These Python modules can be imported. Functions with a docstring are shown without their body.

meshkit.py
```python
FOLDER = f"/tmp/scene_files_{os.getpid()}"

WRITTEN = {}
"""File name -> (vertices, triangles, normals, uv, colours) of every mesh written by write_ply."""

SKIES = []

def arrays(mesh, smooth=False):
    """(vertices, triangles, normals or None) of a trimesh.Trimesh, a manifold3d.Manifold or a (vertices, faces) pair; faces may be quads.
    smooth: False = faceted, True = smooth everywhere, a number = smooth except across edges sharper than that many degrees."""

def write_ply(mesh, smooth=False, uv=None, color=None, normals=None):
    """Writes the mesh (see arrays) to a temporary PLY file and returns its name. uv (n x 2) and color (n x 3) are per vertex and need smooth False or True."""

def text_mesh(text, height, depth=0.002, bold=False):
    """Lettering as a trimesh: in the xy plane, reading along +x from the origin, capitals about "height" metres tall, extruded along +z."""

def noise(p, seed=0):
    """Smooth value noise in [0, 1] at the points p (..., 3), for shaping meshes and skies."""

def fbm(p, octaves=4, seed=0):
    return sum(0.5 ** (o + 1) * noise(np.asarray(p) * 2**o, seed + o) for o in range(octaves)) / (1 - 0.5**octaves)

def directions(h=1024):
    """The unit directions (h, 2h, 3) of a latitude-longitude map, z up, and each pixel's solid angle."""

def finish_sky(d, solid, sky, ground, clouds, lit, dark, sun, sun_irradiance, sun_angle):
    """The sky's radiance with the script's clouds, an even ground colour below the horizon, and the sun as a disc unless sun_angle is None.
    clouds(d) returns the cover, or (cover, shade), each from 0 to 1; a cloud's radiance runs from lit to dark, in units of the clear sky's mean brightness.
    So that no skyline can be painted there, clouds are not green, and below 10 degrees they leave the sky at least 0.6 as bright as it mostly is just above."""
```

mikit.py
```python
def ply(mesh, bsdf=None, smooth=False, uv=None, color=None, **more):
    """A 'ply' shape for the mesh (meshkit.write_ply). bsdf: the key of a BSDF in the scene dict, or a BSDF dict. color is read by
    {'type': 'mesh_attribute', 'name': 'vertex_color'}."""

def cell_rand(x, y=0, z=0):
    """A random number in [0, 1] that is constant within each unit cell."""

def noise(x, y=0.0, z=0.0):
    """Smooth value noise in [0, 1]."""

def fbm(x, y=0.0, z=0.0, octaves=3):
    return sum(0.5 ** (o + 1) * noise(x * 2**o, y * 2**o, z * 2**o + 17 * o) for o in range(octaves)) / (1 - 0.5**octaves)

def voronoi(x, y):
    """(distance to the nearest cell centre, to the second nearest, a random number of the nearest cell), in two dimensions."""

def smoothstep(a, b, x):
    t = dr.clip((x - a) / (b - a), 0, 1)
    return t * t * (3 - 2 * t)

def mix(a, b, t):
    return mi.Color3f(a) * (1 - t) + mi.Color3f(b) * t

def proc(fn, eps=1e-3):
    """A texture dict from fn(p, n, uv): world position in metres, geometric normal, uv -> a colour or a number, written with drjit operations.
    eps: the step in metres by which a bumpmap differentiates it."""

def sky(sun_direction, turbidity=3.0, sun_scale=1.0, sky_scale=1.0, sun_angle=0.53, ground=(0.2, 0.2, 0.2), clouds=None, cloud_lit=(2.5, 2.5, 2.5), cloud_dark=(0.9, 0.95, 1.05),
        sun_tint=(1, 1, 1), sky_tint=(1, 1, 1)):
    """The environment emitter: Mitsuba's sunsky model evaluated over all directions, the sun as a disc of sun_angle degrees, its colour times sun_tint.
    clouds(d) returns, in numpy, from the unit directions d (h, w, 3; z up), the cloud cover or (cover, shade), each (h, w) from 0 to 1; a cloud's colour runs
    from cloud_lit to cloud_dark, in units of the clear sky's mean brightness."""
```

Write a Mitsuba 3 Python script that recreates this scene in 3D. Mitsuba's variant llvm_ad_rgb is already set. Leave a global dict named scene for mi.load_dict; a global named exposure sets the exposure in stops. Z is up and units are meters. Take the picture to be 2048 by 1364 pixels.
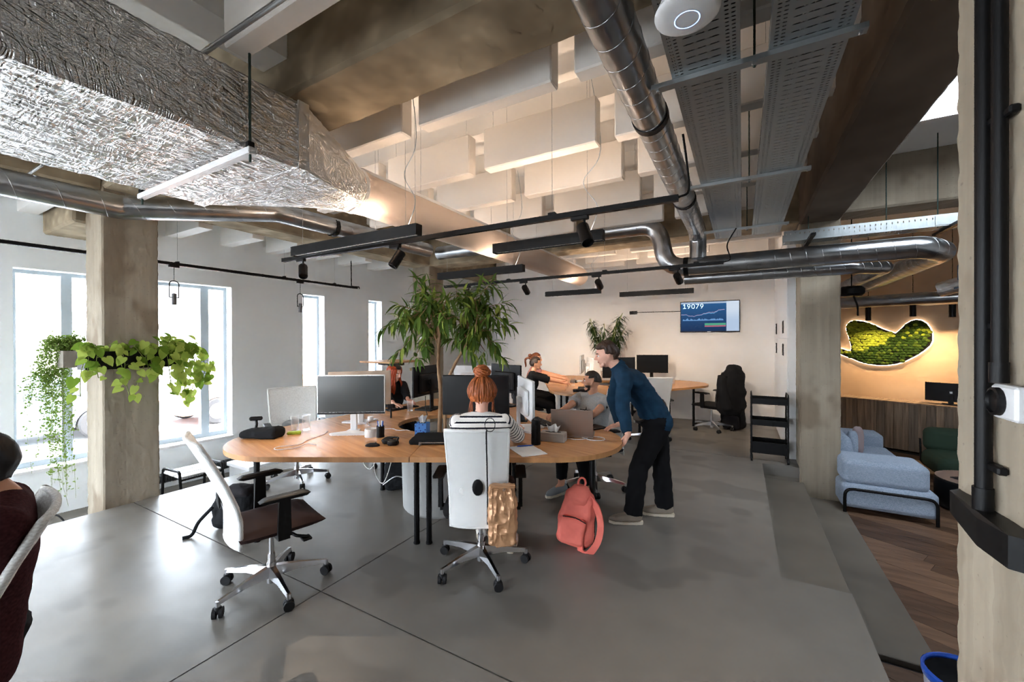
import math, random
import numpy as np, trimesh, mitsuba as mi, mikit, meshkit
from manifold3d import Manifold, CrossSection
from shapely.geometry import Polygon, LineString, Point, box as sbox
from shapely.ops import unary_union
T = mi.ScalarTransform4f
scene, labels = {}, {}
rnd = random.Random(7)
pi = math.pi

# ---------------------------------------------------------------- camera, sky, exposure
exposure = 2.75
PANEL, LOUNGE, SPOT_A, SPOT_B, LAMP = 2.2, 1.1, 0.5, 1.7, 15.0      # strengths of the lounge pendants, front and rear spotlights, linear uplights
YAW, PIT, ROL = (math.radians(a) for a in (29.54, -0.21, -0.2))
_r = np.array([math.cos(YAW), math.sin(YAW), 0]); _f = np.array([-math.sin(YAW), math.cos(YAW), 0]); _u = np.array([0, 0, 1.0])
_fw = _f * math.cos(PIT) + _u * math.sin(PIT); _up = _u * math.cos(PIT) - _f * math.sin(PIT)
_up = -_r * math.sin(ROL) + _up * math.cos(ROL)
scene['camera'] = {'type': 'perspective', 'fov': math.degrees(2 * math.atan(1024 / 812)), 'fov_axis': 'x', 'near_clip': 0.05, 'far_clip': 300.0,
                   'to_world': T().look_at(origin=[0, 0, 1.5], target=[float(v) for v in np.array([0, 0, 1.5]) + _fw], up=[float(v) for v in _up])}


def _clouds(d):
    n = meshkit.fbm(d * 3.0, 4, 5)
    return 0.86 + 0.14 * n, 0.25 * n


scene['sky'] = mikit.sky([0.5, 0.35, 0.75], turbidity=4.0, sun_scale=1.5, sky_scale=22.0, clouds=_clouds, cloud_lit=(1.02, 1.12, 1.22), cloud_dark=(0.9, 0.98, 1.05), ground=(0.35, 0.35, 0.35))


# ---------------------------------------------------------------- helpers
def lin(*c):
    return [(v / 255 / 12.92 if v <= 10 else ((v / 255 + 0.055) / 1.055) ** 2.4) for v in c]


def taken(key):
    return key in scene or key in labels or any(k.startswith(key + '__') for k in scene)


def numbered(key):
    if not taken(key):
        return key
    i = 1
    while taken(f'{key}_{i:03d}'):
        i += 1
    return f'{key}_{i:03d}'


def ref(m):
    return {'type': 'ref', 'id': m}


def thing(name, label, cat, group=None):
    key = numbered(name)
    labels[key] = {'label': label, 'category': cat}
    if group:
        labels[key]['group'] = group
    return key


def put(parent, name, mesh, mat, smooth=False, label=None, color=None, **kw):
    key = numbered(f'{parent}__{name}')
    scene[key] = mikit.ply(mesh, mat, smooth, color=color, **kw)
    if label:
        labels[key] = {'label': label}
    return key


def single(name, label, cat, mesh, mat, smooth=False, group=None, **kw):
    key = numbered(name)
    scene[key] = mikit.ply(mesh, mat, smooth, **kw)
    labels[key] = {'label': label, 'category': cat}
    if group:
        labels[key]['group'] = group
    return key


def struct(name, mesh, mat, smooth=False, label=None):
    key = numbered(name)
    if mesh is not None:
        scene[key] = mikit.ply(mesh, mat, smooth)
    labels[key] = {'kind': 'structure'}
    if label:
        labels[key]['label'] = label
    return key


class Kit:
    """Parts built once (name path, ply dict, label) and placed many times."""
    def __init__(self):
        self.parts = []

    def add(self, name, mesh, mat, smooth=False, label=None):
        n = name
        i = 1
        while any(p[0] == n for p in self.parts):
            n = f'{name}_{i:03d}'
            i += 1
        self.parts.append((n, mikit.ply(mesh, mat, smooth), label))
        return n

    def place(self, name, label, cat, loc, rz=0.0, group=None, scale=None, swap=None, skip=()):
        key = thing(name, label, cat, group)
        m = T().translate([float(v) for v in loc]).rotate([0, 0, 1], float(math.degrees(rz)))
        if scale:
            m = m @ T().scale(scale)
        for n, d, lb in self.parts:
            if n in skip:
                continue
            d = {**d, 'to_world': m}
            if swap and d['bsdf']['id'] in swap:
                d['bsdf'] = ref(swap[d['bsdf']['id']])
            scene[f'{key}__{n}'] = d
            if lb:
                labels[f'{key}__{n}'] = {'label': lb}
        return key


def cat(*ms):
    ms = [m for m in ms if m is not None]
    return trimesh.util.concatenate(ms)


def hull(pts):
    return trimesh.convex.convex_hull(np.asarray(pts, float))


def bx(lo, hi, ch=0.0):
    """Box from corner lo to corner hi with chamfered edges."""
    lo, hi = np.minimum(lo, hi).astype(float), np.maximum(lo, hi).astype(float)
    if ch <= 0:
        return trimesh.creation.box(bounds=[lo, hi])
    ch = min(ch, (hi - lo).min() * 0.49)
    pts = []
    for k in range(3):
        a, b = lo + ch, hi - ch
        a[k], b[k] = lo[k], hi[k]
        for i in range(8):
            pts.append([b[j] if i >> j & 1 else a[j] for j in range(3)])
    return hull(pts)


def cbx(c, s, ch=0.0):
    c, s = np.array(c, float), np.array(s, float)
    return bx(c - s / 2, c + s / 2, ch)


def rbx(lo, hi, r, n=3):
    """Rounded box (hull of spheres)."""
    lo, hi = np.array(lo, float), np.array(hi, float)
    r = min(r, (hi - lo).min() * 0.499)
    s = trimesh.creation.icosphere(subdivisions=n - 1 if n > 1 else 1).vertices * r
    return hull(np.vstack([s + [(hi if i >> k & 1 else lo)[k] + (-r if i >> k & 1 else r) for k in range(3)] for i in range(8)]))


def xf(m, loc=(0, 0, 0), rx=0, ry=0, rz=0, s=None):
    m = m.copy()
    M = np.eye(4)
    if s is not None:
        M = np.diag(list(np.broadcast_to(s, 3)) + [1.0])
    for ang, ax in ((rx, (1, 0, 0)), (ry, (0, 1, 0)), (rz, (0, 0, 1))):
        if ang:
            M = trimesh.transformations.rotation_matrix(ang, ax) @ M
    M = trimesh.transformations.translation_matrix(loc) @ M
    m.apply_transform(M)
    return m


def cyl(p0, p1, r, n=16, r1=None):
    p0, p1 = np.array(p0, float), np.array(p1, float)
    return tube([p0, p1], [r, r if r1 is None else r1], n)


def tube(pts, r, n=10, closed=False, cap=True):
    """Round tube along a polyline; r a number or one per point."""
    P = np.array(pts, float)
    N = len(P)
    r = np.broadcast_to(r, N)
    if closed:
        tg = np.roll(P, -1, 0) - np.roll(P, 1, 0)
    else:
        d = np.diff(P, axis=0)
        d /= np.maximum(np.linalg.norm(d, axis=1, keepdims=True), 1e-9)
        tg = np.vstack([d[:1], d[1:] + d[:-1], d[-1:]])
    tg /= np.maximum(np.linalg.norm(tg, axis=1, keepdims=True), 1e-9)
    up = np.array([0, 0, 1.0]) if abs(tg[0][2]) < 0.9 else np.array([1.0, 0, 0])
    rings = []
    a = np.arange(n) * 2 * pi / n
    u = np.cross(up, tg[0]); u /= np.linalg.norm(u)
    for i in range(N):
        u = u - tg[i] * (u @ tg[i])
        u /= max(np.linalg.norm(u), 1e-9)
        w = np.cross(tg[i], u)
        k = 1.0
        if 0 < i < N - 1 and not closed:
            c = float(np.clip(d[i - 1] @ d[i], -0.9, 1))
            k = 1 / max(math.sqrt((1 + c) / 2), 0.5)
        rings.append(P[i] + r[i] * (np.cos(a)[:, None] * u + np.sin(a)[:, None] * w) * (1 if k == 1 else k ** 0.5))
    v = np.vstack(rings)
    f = []
    i = np.arange(n)
    j = (i + 1) % n
    for s in range(N if closed else N - 1):
        o, q = s * n, ((s + 1) % N) * n
        f += [np.stack([o + i, o + j, q + j], 1), np.stack([o + i, q + j, q + i], 1)]
    if cap and not closed:
        v = np.vstack([v, P[0], P[-1]])
        f += [np.stack([j, i, np.full(n, N * n)], 1), np.stack([(N - 1) * n + i, (N - 1) * n + j, np.full(n, N * n + 1)], 1)]
    return trimesh.Trimesh(v, np.vstack(f), process=False)


def lathe(prof, n=24, loc=(0, 0, 0), axis=None):
    """Revolve (radius, height) pairs about z."""
    prof = np.array(prof, float)
    a = np.arange(n) * 2 * pi / n
    v = np.concatenate([np.stack([r * np.cos(a), r * np.sin(a), np.full(n, z)], 1) for r, z in prof])
    f = []
    i = np.arange(n)
    j = (i + 1) % n
    for s in range(len(prof) - 1):
        o, q = s * n, (s + 1) * n
        f += [np.stack([o + i, o + j, q + j], 1), np.stack([o + i, q + j, q + i], 1)]
    m = trimesh.Trimesh(v, np.vstack(f), process=False)
    if axis is not None:
        m.apply_transform(trimesh.geometry.align_vectors([0, 0, 1], np.array(axis, float)))
    m.apply_translation(loc)
    return m


def prism(poly, z0, z1, holes=None):
    p = poly if hasattr(poly, 'area') else Polygon(poly, holes)
    ps = p.geoms if hasattr(p, 'geoms') else [p]
    m = cat(*[trimesh.creation.extrude_polygon(g, z1 - z0, engine='earcut') for g in ps if g.area > 1e-9])
    m.apply_translation([0, 0, z0])
    return m


def plate(poly, thick, origin, ux, uy):
    """A 2-D outline extruded by thick along ux x uy, its plane spanned by ux, uy at origin."""
    m = prism(poly, 0, thick)
    ux, uy = np.array(ux, float), np.array(uy, float)
    M = np.eye(4)
    M[:3, 0], M[:3, 1], M[:3, 2], M[:3, 3] = ux, uy, np.cross(ux, uy), origin
    m.apply_transform(M)
    return m


def bez(p0, p1, p2, p3, n=12):
    t = np.linspace(0, 1, n)[:, None]
    p0, p1, p2, p3 = (np.array(p, float) for p in (p0, p1, p2, p3))
    return (1 - t) ** 3 * p0 + 3 * (1 - t) ** 2 * t * p1 + 3 * (1 - t) * t * t * p2 + t ** 3 * p3


def spline(pts, n=8):
    """Catmull-Rom through the points."""
    P = np.array(pts, float)
    P = np.vstack([2 * P[0] - P[1], P, 2 * P[-1] - P[-2]])
    out = []
    for i in range(1, len(P) - 2):
        t = np.linspace(0, 1, n, endpoint=False)[:, None]
        a, b, c, d = P[i - 1], P[i], P[i + 1], P[i + 2]
        out.append(0.5 * (2 * b + (c - a) * t + (2 * a - 5 * b + 4 * c - d) * t ** 2 + (3 * b - a - 3 * c + d) * t ** 3))
    out.append(P[-2][None])
    return np.vstack(out)


def fillet(pts, r, n=6):
    """Round the inner corners of a polyline."""
    P = [np.array(p, float) for p in pts]
    out = [P[0]]
    for i in range(1, len(P) - 1):
        a, b, c = P[i - 1], P[i], P[i + 1]
        d1, d2 = (a - b) / np.linalg.norm(a - b), (c - b) / np.linalg.norm(c - b)
        ang = math.acos(float(np.clip(d1 @ d2, -1, 1)))
        L = min(r / math.tan(ang / 2), np.linalg.norm(a - b) * 0.49, np.linalg.norm(c - b) * 0.49)
        p, q = b + d1 * L, b + d2 * L
        for t in np.linspace(0, 1, n):
            out.append((1 - t) ** 2 * p + 2 * t * (1 - t) * b + t * t * q)
    out.append(P[-1])
    return np.array(out)


def rpoly(x0, y0, x1, y1, r, n=6):
    return sbox(x0 + r, y0 + r, x1 - r, y1 - r).buffer(r, quad_segs=n)


def subdiv(m, L):
    v, f = trimesh.remesh.subdivide_to_size(m.vertices, m.faces, L, max_iter=12)
    m = trimesh.Trimesh(v, f, process=False)
    m.merge_vertices()
    return m


def rough(m, amp, freq, seed=0, L=None):
    """Displace along normals with noise."""
    if L:
        m = subdiv(m, L)
    n = m.vertex_normals
    d = meshkit.fbm(np.array(m.vertices) * freq, 3, seed) - 0.5
    m = m.copy()
    m.vertices = m.vertices + n * (d * 2 * amp)[:, None]
    return m


# ---------------------------------------------------------------- materials
import drjit as dr
fbm, noise, cell, mix, sstep = mikit.fbm, mikit.noise, mikit.cell_rand, mikit.mix, mikit.smoothstep


def mat(name, base, rough=0.6, metal=0.0, spec=0.5, bump=None, bscale=1.0, two=True, eps=1e-3, **kw):
    col = {'type': 'rgb', 'value': base} if isinstance(base, (list, tuple)) else mikit.proc(base)
    d = {'type': 'principled', 'base_color': col, 'roughness': rough, 'metallic': metal, 'specular': spec, **kw}
    if bump:
        d = {'type': 'bumpmap', 'arbitrary': mikit.proc(bump, eps), 'scale': bscale, 'bsdf': d}
    if two:
        d = {'type': 'twosided', 'bsdf': d}
    scene[name] = d
    return name


def diffuse(name, *c):
    scene[name] = {'type': 'twosided', 'bsdf': {'type': 'diffuse', 'reflectance': {'type': 'rgb', 'value': lin(*c)}}}
    return name
def _board(p, n, uv):          # cast concrete with vertical board marks
    h = p.x + p.y * 1.003
    b = cell(h * 9.0, 3)
    g = fbm(p.x * 2.5, p.y * 2.5, p.z * 1.2, 4)
    s = fbm(h * 26, p.z * 1.3, 5, 3)
    pit = sstep(0.84, 0.92, noise(p.x * 85, p.y * 85, p.z * 70)) * 0.30
    st = sstep(0.52, 0.75, fbm(h * 4, p.z * 3.0, 9.0, 3))
    c = mix(lin(112, 101, 86), lin(176, 165, 147), g * 0.55 + s * 0.3 + b * 0.18)
    return mix(mix(c, lin(112, 95, 76), st * 0.6), lin(92, 82, 70), pit)


def _board_b(p, n, uv):
    h = p.x + p.y * 1.003
    return 0.004 * fbm(h * 24, p.z * 4, p.y * 3, 3) + 0.003 * sstep(0.75, 0.95, noise(p.x * 60, p.y * 60, p.z * 60)) + 0.003 * cell(h * 9.0, 3)


mat('concrete_column', _board, 0.85, spec=0.3, bump=_board_b)


def _beam(p, n, uv):
    g = fbm(p.x * 1.7, p.y * 1.7, p.z * 2, 4)
    g2 = fbm(p.x * 6 + 3, p.y * 6, p.z * 6, 3)
    sp = sstep(0.62, 0.75, g2)
    c = mix(lin(104, 92, 74), lin(168, 154, 130), sstep(0.25, 0.75, g * 0.6 + g2 * 0.4))
    return mix(c, lin(190, 178, 156), sp * 0.3)


def _beam_b(p, n, uv):
    return 0.006 * fbm(p.x * 12, p.y * 12, p.z * 12, 3) + 0.004 * sstep(0.72, 0.85, noise(p.x * 30, p.y * 30, p.z * 30))


mat('concrete_beam', _beam, 0.9, spec=0.25, bump=_beam_b)


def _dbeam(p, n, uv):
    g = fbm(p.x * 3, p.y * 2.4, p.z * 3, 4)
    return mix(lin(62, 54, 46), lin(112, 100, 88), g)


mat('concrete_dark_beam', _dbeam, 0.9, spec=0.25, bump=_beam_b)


def _floor(p, n, uv):
    g = fbm(p.x * 0.9, p.y * 0.9, 1.0, 4)
    g2 = fbm(p.x * 5, p.y * 5 + 9, 2.0, 3)
    stain = sstep(0.60, 0.72, fbm(p.x * 1.9 + 4, p.y * 2.6, 7.0, 3))
    c = mix(lin(96, 93, 88), lin(130, 126, 119), g * 0.7 + g2 * 0.3)
    return mix(c, lin(88, 85, 80), stain * 0.5)


def _floor_r(p, n, uv):
    return 0.30 + 0.16 * fbm(p.x * 3, p.y * 3, 3.0, 3)


scene['polished_concrete'] = {'type': 'twosided', 'bsdf': {'type': 'principled', 'base_color': mikit.proc(_floor), 'roughness': mikit.proc(_floor_r), 'specular': 0.5, 'clearcoat': 0.12, 'clearcoat_gloss': 0.8}}


def _step(p, n, uv):
    g = fbm(p.x * 2, p.y * 2, p.z * 2, 4)
    return mix(lin(78, 74, 68), lin(120, 114, 104), g)


mat('step_concrete', _step, 0.5, spec=0.4)


def _oak(p, n, uv):
    y = p.y + 0.25 * p.x
    lam = cell(y * 12.0, dr.floor(p.x * 0.9 + cell(y * 12.0, 5) * 3))
    g = fbm(p.x * 2.2, y * 40, 1.0, 3)
    return mix(mix(lin(164, 112, 68), lin(204, 152, 102), g), lin(184, 130, 82), lam * 0.5)


mat('oak', _oak, 0.38, spec=0.5)


def _planks(p, n, uv):
    g = fbm(p.x * 3, p.y * 30, 1.0, 3)
    return mix(lin(58, 42, 32), lin(96, 72, 56), g)


mat('dark_plank', _planks, 0.5, spec=0.4)
mat('dark_plank_light', lambda p, n, uv: mix(lin(86, 66, 52), lin(120, 92, 72), fbm(p.x * 3, p.y * 34, 2.0, 3)), 0.5, spec=0.4)


def _barn(p, n, uv):
    h = p.x - p.y * 0.5
    g = fbm(h * 40, p.z * 2.5, 1.0, 4)
    return mix(lin(92, 76, 62), lin(164, 142, 120), g)


mat('old_board', _barn, 0.8, spec=0.3)
mat('old_board_grey', lambda p, n, uv: mix(lin(84, 72, 62), lin(140, 124, 108), fbm((p.x - p.y * 0.5) * 46, p.z * 2.5, 4.0, 4)), 0.8, spec=0.3)
mat('moss_plaster', lambda p, n, uv: mix(lin(176, 150, 124), lin(214, 190, 164), fbm(p.x * 2, p.y * 2, p.z * 2, 4)), 0.8, spec=0.2)


def _foil_b(p, n, uv):
    a = fbm(p.x * 5 + 5, p.y * 5, p.z * 5, 3)
    r1 = dr.abs(noise(p.x * 110 + a * 9, p.y * 9, p.z * 70 + p.y * 22) - 0.5)
    r2 = dr.abs(noise(p.x * 14 + 3, p.y * 130 + a * 12, p.z * 16 + 2) - 0.5)
    r3 = noise(p.x * 70, p.y * 70, p.z * 70)
    return 0.0045 * sstep(0.0, 0.22, r1) * a + 0.0045 * sstep(0.0, 0.22, r2) * (1.2 - a) + 0.0012 * r3


mat('foil', lin(232, 230, 228), 0.24, metal=1.0, bump=_foil_b, bscale=1.0, eps=0.0012)
mat('galvanised', lambda p, n, uv: mix(lin(150, 153, 156), lin(186, 188, 190), noise(p.x * 14, p.y * 14, p.z * 14)), 0.26, metal=1.0)
mat('zinc_tray', lin(160, 166, 168), 0.42, metal=1.0)
mat('steel_rod', lin(60, 76, 72), 0.4, metal=0.8)
mat('chrome', lin(215, 215, 218), 0.09, metal=1.0)
mat('steel', lin(180, 182, 184), 0.25, metal=1.0)
mat('white_plaster', lambda p, n, uv: mix(lin(228, 225, 221), lin(238, 235, 232), fbm(p.x * 3, p.y * 3, p.z * 3, 3)), 0.8, spec=0.2)
mat('window_wall_plaster', lin(240, 243, 244), 0.55, spec=0.35)
diffuse('white_ceiling', 236, 234, 230)
diffuse('baffle_felt', 226, 221, 214)
mat('fabric_duct', lin(206, 190, 178), 0.75, spec=0.2)
mat('window_frame', lin(176, 186, 192), 0.4)
mat('white_paint', lin(226, 226, 226), 0.4)
mat('black_metal', lin(9, 9, 10), 0.42, spec=0.22)
mat('black_plastic', lin(10, 10, 11), 0.45, spec=0.26)
mat('black_screen', lin(14, 15, 17), 0.22, spec=0.5)
mat('grey_screen', lin(52, 56, 56), 0.24, spec=0.6)
mat('black_fabric', lin(24, 25, 27), 0.9, spec=0.2)
mat('dark_fabric', lin(38, 36, 38), 0.9, spec=0.2)
mat('rubber', lin(22, 22, 23), 0.6, spec=0.3)
mat('white_plastic', lin(222, 222, 222), 0.35)
mat('silver_plastic', lin(196, 198, 200), 0.3, metal=0.5)
mat('paper', lin(232, 230, 226), 0.8, spec=0.2)
scene['glass_pane'] = {'type': 'thindielectric', 'int_ior': 1.5}
scene['clear_glass'] = {'type': 'thindielectric', 'int_ior': 1.5}
mat('street_ground', lambda p, n, uv: mix(lin(150, 148, 146), lin(176, 174, 172), fbm(p.x * 0.7, p.y * 0.7, 1.0, 3)), 0.9, spec=0.2)
# ---------------------------------------------------------------- the room
WD = np.array([math.sin(math.radians(3.6)), math.cos(math.radians(3.6)), 0])      # along the window wall
WN = np.array([WD[1], -WD[0], 0])                                                # its inward normal
W0 = np.array([-6.25, 1.28, 0.0])
Z = np.array([0, 0, 1.0])
CEIL, LOW = 3.45, -0.31


def wall_pt(y, off=0.0, z=0.0):
    return W0 + WD * ((y - W0[1]) / WD[1]) + WN * off + Z * z


def ws(y):
    return (y - W0[1]) / WD[1]


# floor slabs of the raised platform, open saw-cut joints between them
plat = Polygon([(-4.92, -3.6), (0.56, -3.6), (0.56, 3.05), (0.21, 3.05), (0.21, 5.73), (0.60, 5.73), (0.60, 9.2), (-4.92, 9.2)])
struct('floor', None, None, label='polished grey concrete floor of the raised office level')
g = 0.004
for a, b, c, d in ((-6, -4, -2.19 - g, 1.54 - g), (-2.19 + g, -4, 2, 1.54 - g), (-6, 1.54 + g, -2.19 - g, 5.9 - g), (-2.19 + g, 1.54 + g, 2, 5.9 - g), (-6, 5.9 + g, -2.19 - g, 10), (-2.19 + g, 5.9 + g, 2, 10)):
    put('floor', 'slab', prism(plat.intersection(sbox(a, b, c, d)).buffer(-0.0001, join_style=2), -0.12, 0), 'polished_concrete')
put('floor', 'substrate', prism(plat.buffer(-0.006, join_style=2), LOW, -0.03), 'step_concrete')
struct('floor_window_aisle', bx((-6.9, -3.6, LOW - 0.1), (-4.92, 9.2, LOW)), 'step_concrete', label='lower concrete floor strip under the windows')
struct('step_upper', bx((0.21, 3.05, LOW), (0.612, 5.69, -0.155), 0.004), 'step_concrete', label='upper concrete step tread beside the platform edge')
struct('step_lower', bx((0.612, 3.05, LOW - 0.1), (0.95, 5.69, -0.305), 0.004), 'step_concrete', label='lower concrete step tread meeting the wooden floor')

# dark plank floor of the lounge
struct('floor_lounge', bx((0.56, -3.6, LOW - 0.12), (6.5, 11.5, LOW - 0.03)), 'dark_fabric', label='dark wooden plank floor of the sunken lounge')
reg = Polygon([(0.95, 3.05), (0.565, 3.04), (0.565, 0.4), (3.0, 0.4), (4.2, 7.6), (1.0, 9.25), (0.95, 9.2)]).difference(sbox(0.5, 3.0, 0.952, 9.3))
ang = math.atan2(-0.46, 0.888)
pd, pn = np.array([math.cos(ang), math.sin(ang)]), np.array([-math.sin(ang), math.cos(ang)])
pr = random.Random(3)
for i in range(-4, 75):
    w = 0.145
    o = -2.2 + i * w
    x0 = -6 + pr.random() * 1.5
    while x0 < 6:
        L = 1.9
        q = [pd * x0 + pn * o, pd * (x0 + L - 0.003) + pn * o, pd * (x0 + L - 0.003) + pn * (o + w - 0.003), pd * x0 + pn * (o + w - 0.003)]
        pg = Polygon(q).intersection(reg)
        if pg.area > 0.002:
            put('floor_lounge', 'plank', prism(pg, LOW - 0.03, LOW - 0.01 + 0.001 * pr.random()), 'dark_plank_light' if pr.random() < 0.35 else 'dark_plank')
        x0 += L

# window wall with its openings
wins = [(1.06, 1.78, 1.406, 1.487), (1.98, 2.977, 2.671, 2.762), (3.978, 4.35, None, None), (5.221, 5.52, None, None), (-0.35, 0.62, 0.30, 0.38), (-1.75, -0.75, -0.10, -0.1), (-3.1, -2.1, None, None)]
wp = Polygon([(ws(-3.6), LOW - 0.1), (ws(9.3), LOW - 0.1), (ws(9.3), CEIL), (ws(-3.6), CEIL)])
for a, b, _, _ in wins:
    wp = wp.difference(sbox(ws(a), 0.19, ws(b), 2.235))
struct('wall_left', plate(wp, 0.30, W0 - WN * 0.30, WD, Z), 'window_wall_plaster', label='pale plastered window wall')
for i, (a, b, m0, m1) in enumerate(wins):
    key = f'window_{i + 1}'
    labels[key] = {'kind': 'structure'}
    s0, s1, z0, z1 = ws(a), ws(b), 0.19, 2.235
    fr = sbox(s0, z0, s1, z1).difference(sbox(s0 + 0.035, z0 + 0.06, s1 - 0.035, z1 - 0.035))
    put(key, 'frame', plate(fr, 0.07, W0 - WN * 0.24, WD, Z), 'window_frame')
    if m0 is not None and m1 > m0:
        put(key, 'mullion', plate(sbox(ws(m0), z0 + 0.05, ws(m1), z1 - 0.03), 0.085, W0 - WN * 0.245, WD, Z), 'window_frame')
        panes = [(s0 + 0.03, ws(m0) + 0.01), (ws(m1) - 0.01, s1 - 0.03)]
    else:
        panes = [(s0 + 0.03, s1 - 0.03)]
    for p0, p1 in panes:
        v = [W0 - WN * 0.21 + WD * p + Z * z for p, z in ((p0, z0 + 0.05), (p1, z0 + 0.05), (p1, z1 - 0.03), (p0, z1 - 0.03))]
        put(key, 'pane', (np.array(v), [[0, 1, 2, 3]]), 'glass_pane')
    put(key, 'sill', plate(sbox(s0 - 0.01, 0.165, s1 + 0.01, 0.195), 0.20, W0 - WN * 0.17, WD, Z), 'white_paint')

# back wall, niche, cabinet wall, lounge walls, wall behind the camera
b = math.radians(4.4)
BD = np.array([math.cos(b), math.sin(b), 0])
B0 = np.array([-1.134, 8.206, 0])


def strip_wall(p, q, z0, z1, th):
    p, q = np.array(p, float), np.array(q, float)
    d = q - p
    L = np.linalg.norm(d)
    d = d / L
    n = np.array([-d[1], d[0]])
    return prism(Polygon([p, q, q + n * th, p + n * th]), z0, z1)


bl, br_ = B0 - BD * (4.83 - 1.134) / BD[0], B0 + BD * (0.50 + 1.134) / BD[0]
struct('wall_back', strip_wall(bl[:2], br_[:2], LOW, CEIL, 0.2), 'white_plaster', label='white back wall carrying the screen')
struct('wall_niche_side', bx((-4.90, bl[1] + 0.01, LOW), (-4.83, 9.2, CEIL)), 'white_plaster')
struct('wall_niche_back', bx((-6.4, 9.0, LOW), (-4.83, 9.2, CEIL)), 'white_plaster')
struct('wall_lounge_side', bx((0.62, 8.45, LOW - 0.1), (0.95, 11.3, CEIL)), 'white_plaster')
struct('wall_lounge', strip_wall((0.7, 11.16), (6.4, 8.33), LOW - 0.1, CEIL, 0.2), 'moss_plaster', label='beige plaster wall of the lounge with the moss picture')
struct('wall_right', bx((6.3, -3.6, LOW - 0.1), (6.5, 9.0, CEIL)), 'white_plaster')
fw_ = sbox(-6.9, LOW - 0.1, 6.5, CEIL)
fwin = ((-5.9, -3.9), (-3.0, -1.2))
for a, b_ in fwin:
    fw_ = fw_.difference(sbox(a, 0.19, b_, 2.6))
struct('wall_front', plate(fw_, 0.2, (0, -3.6, 0), (1, 0, 0), (0, 0, 1)), 'white_plaster')
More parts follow.
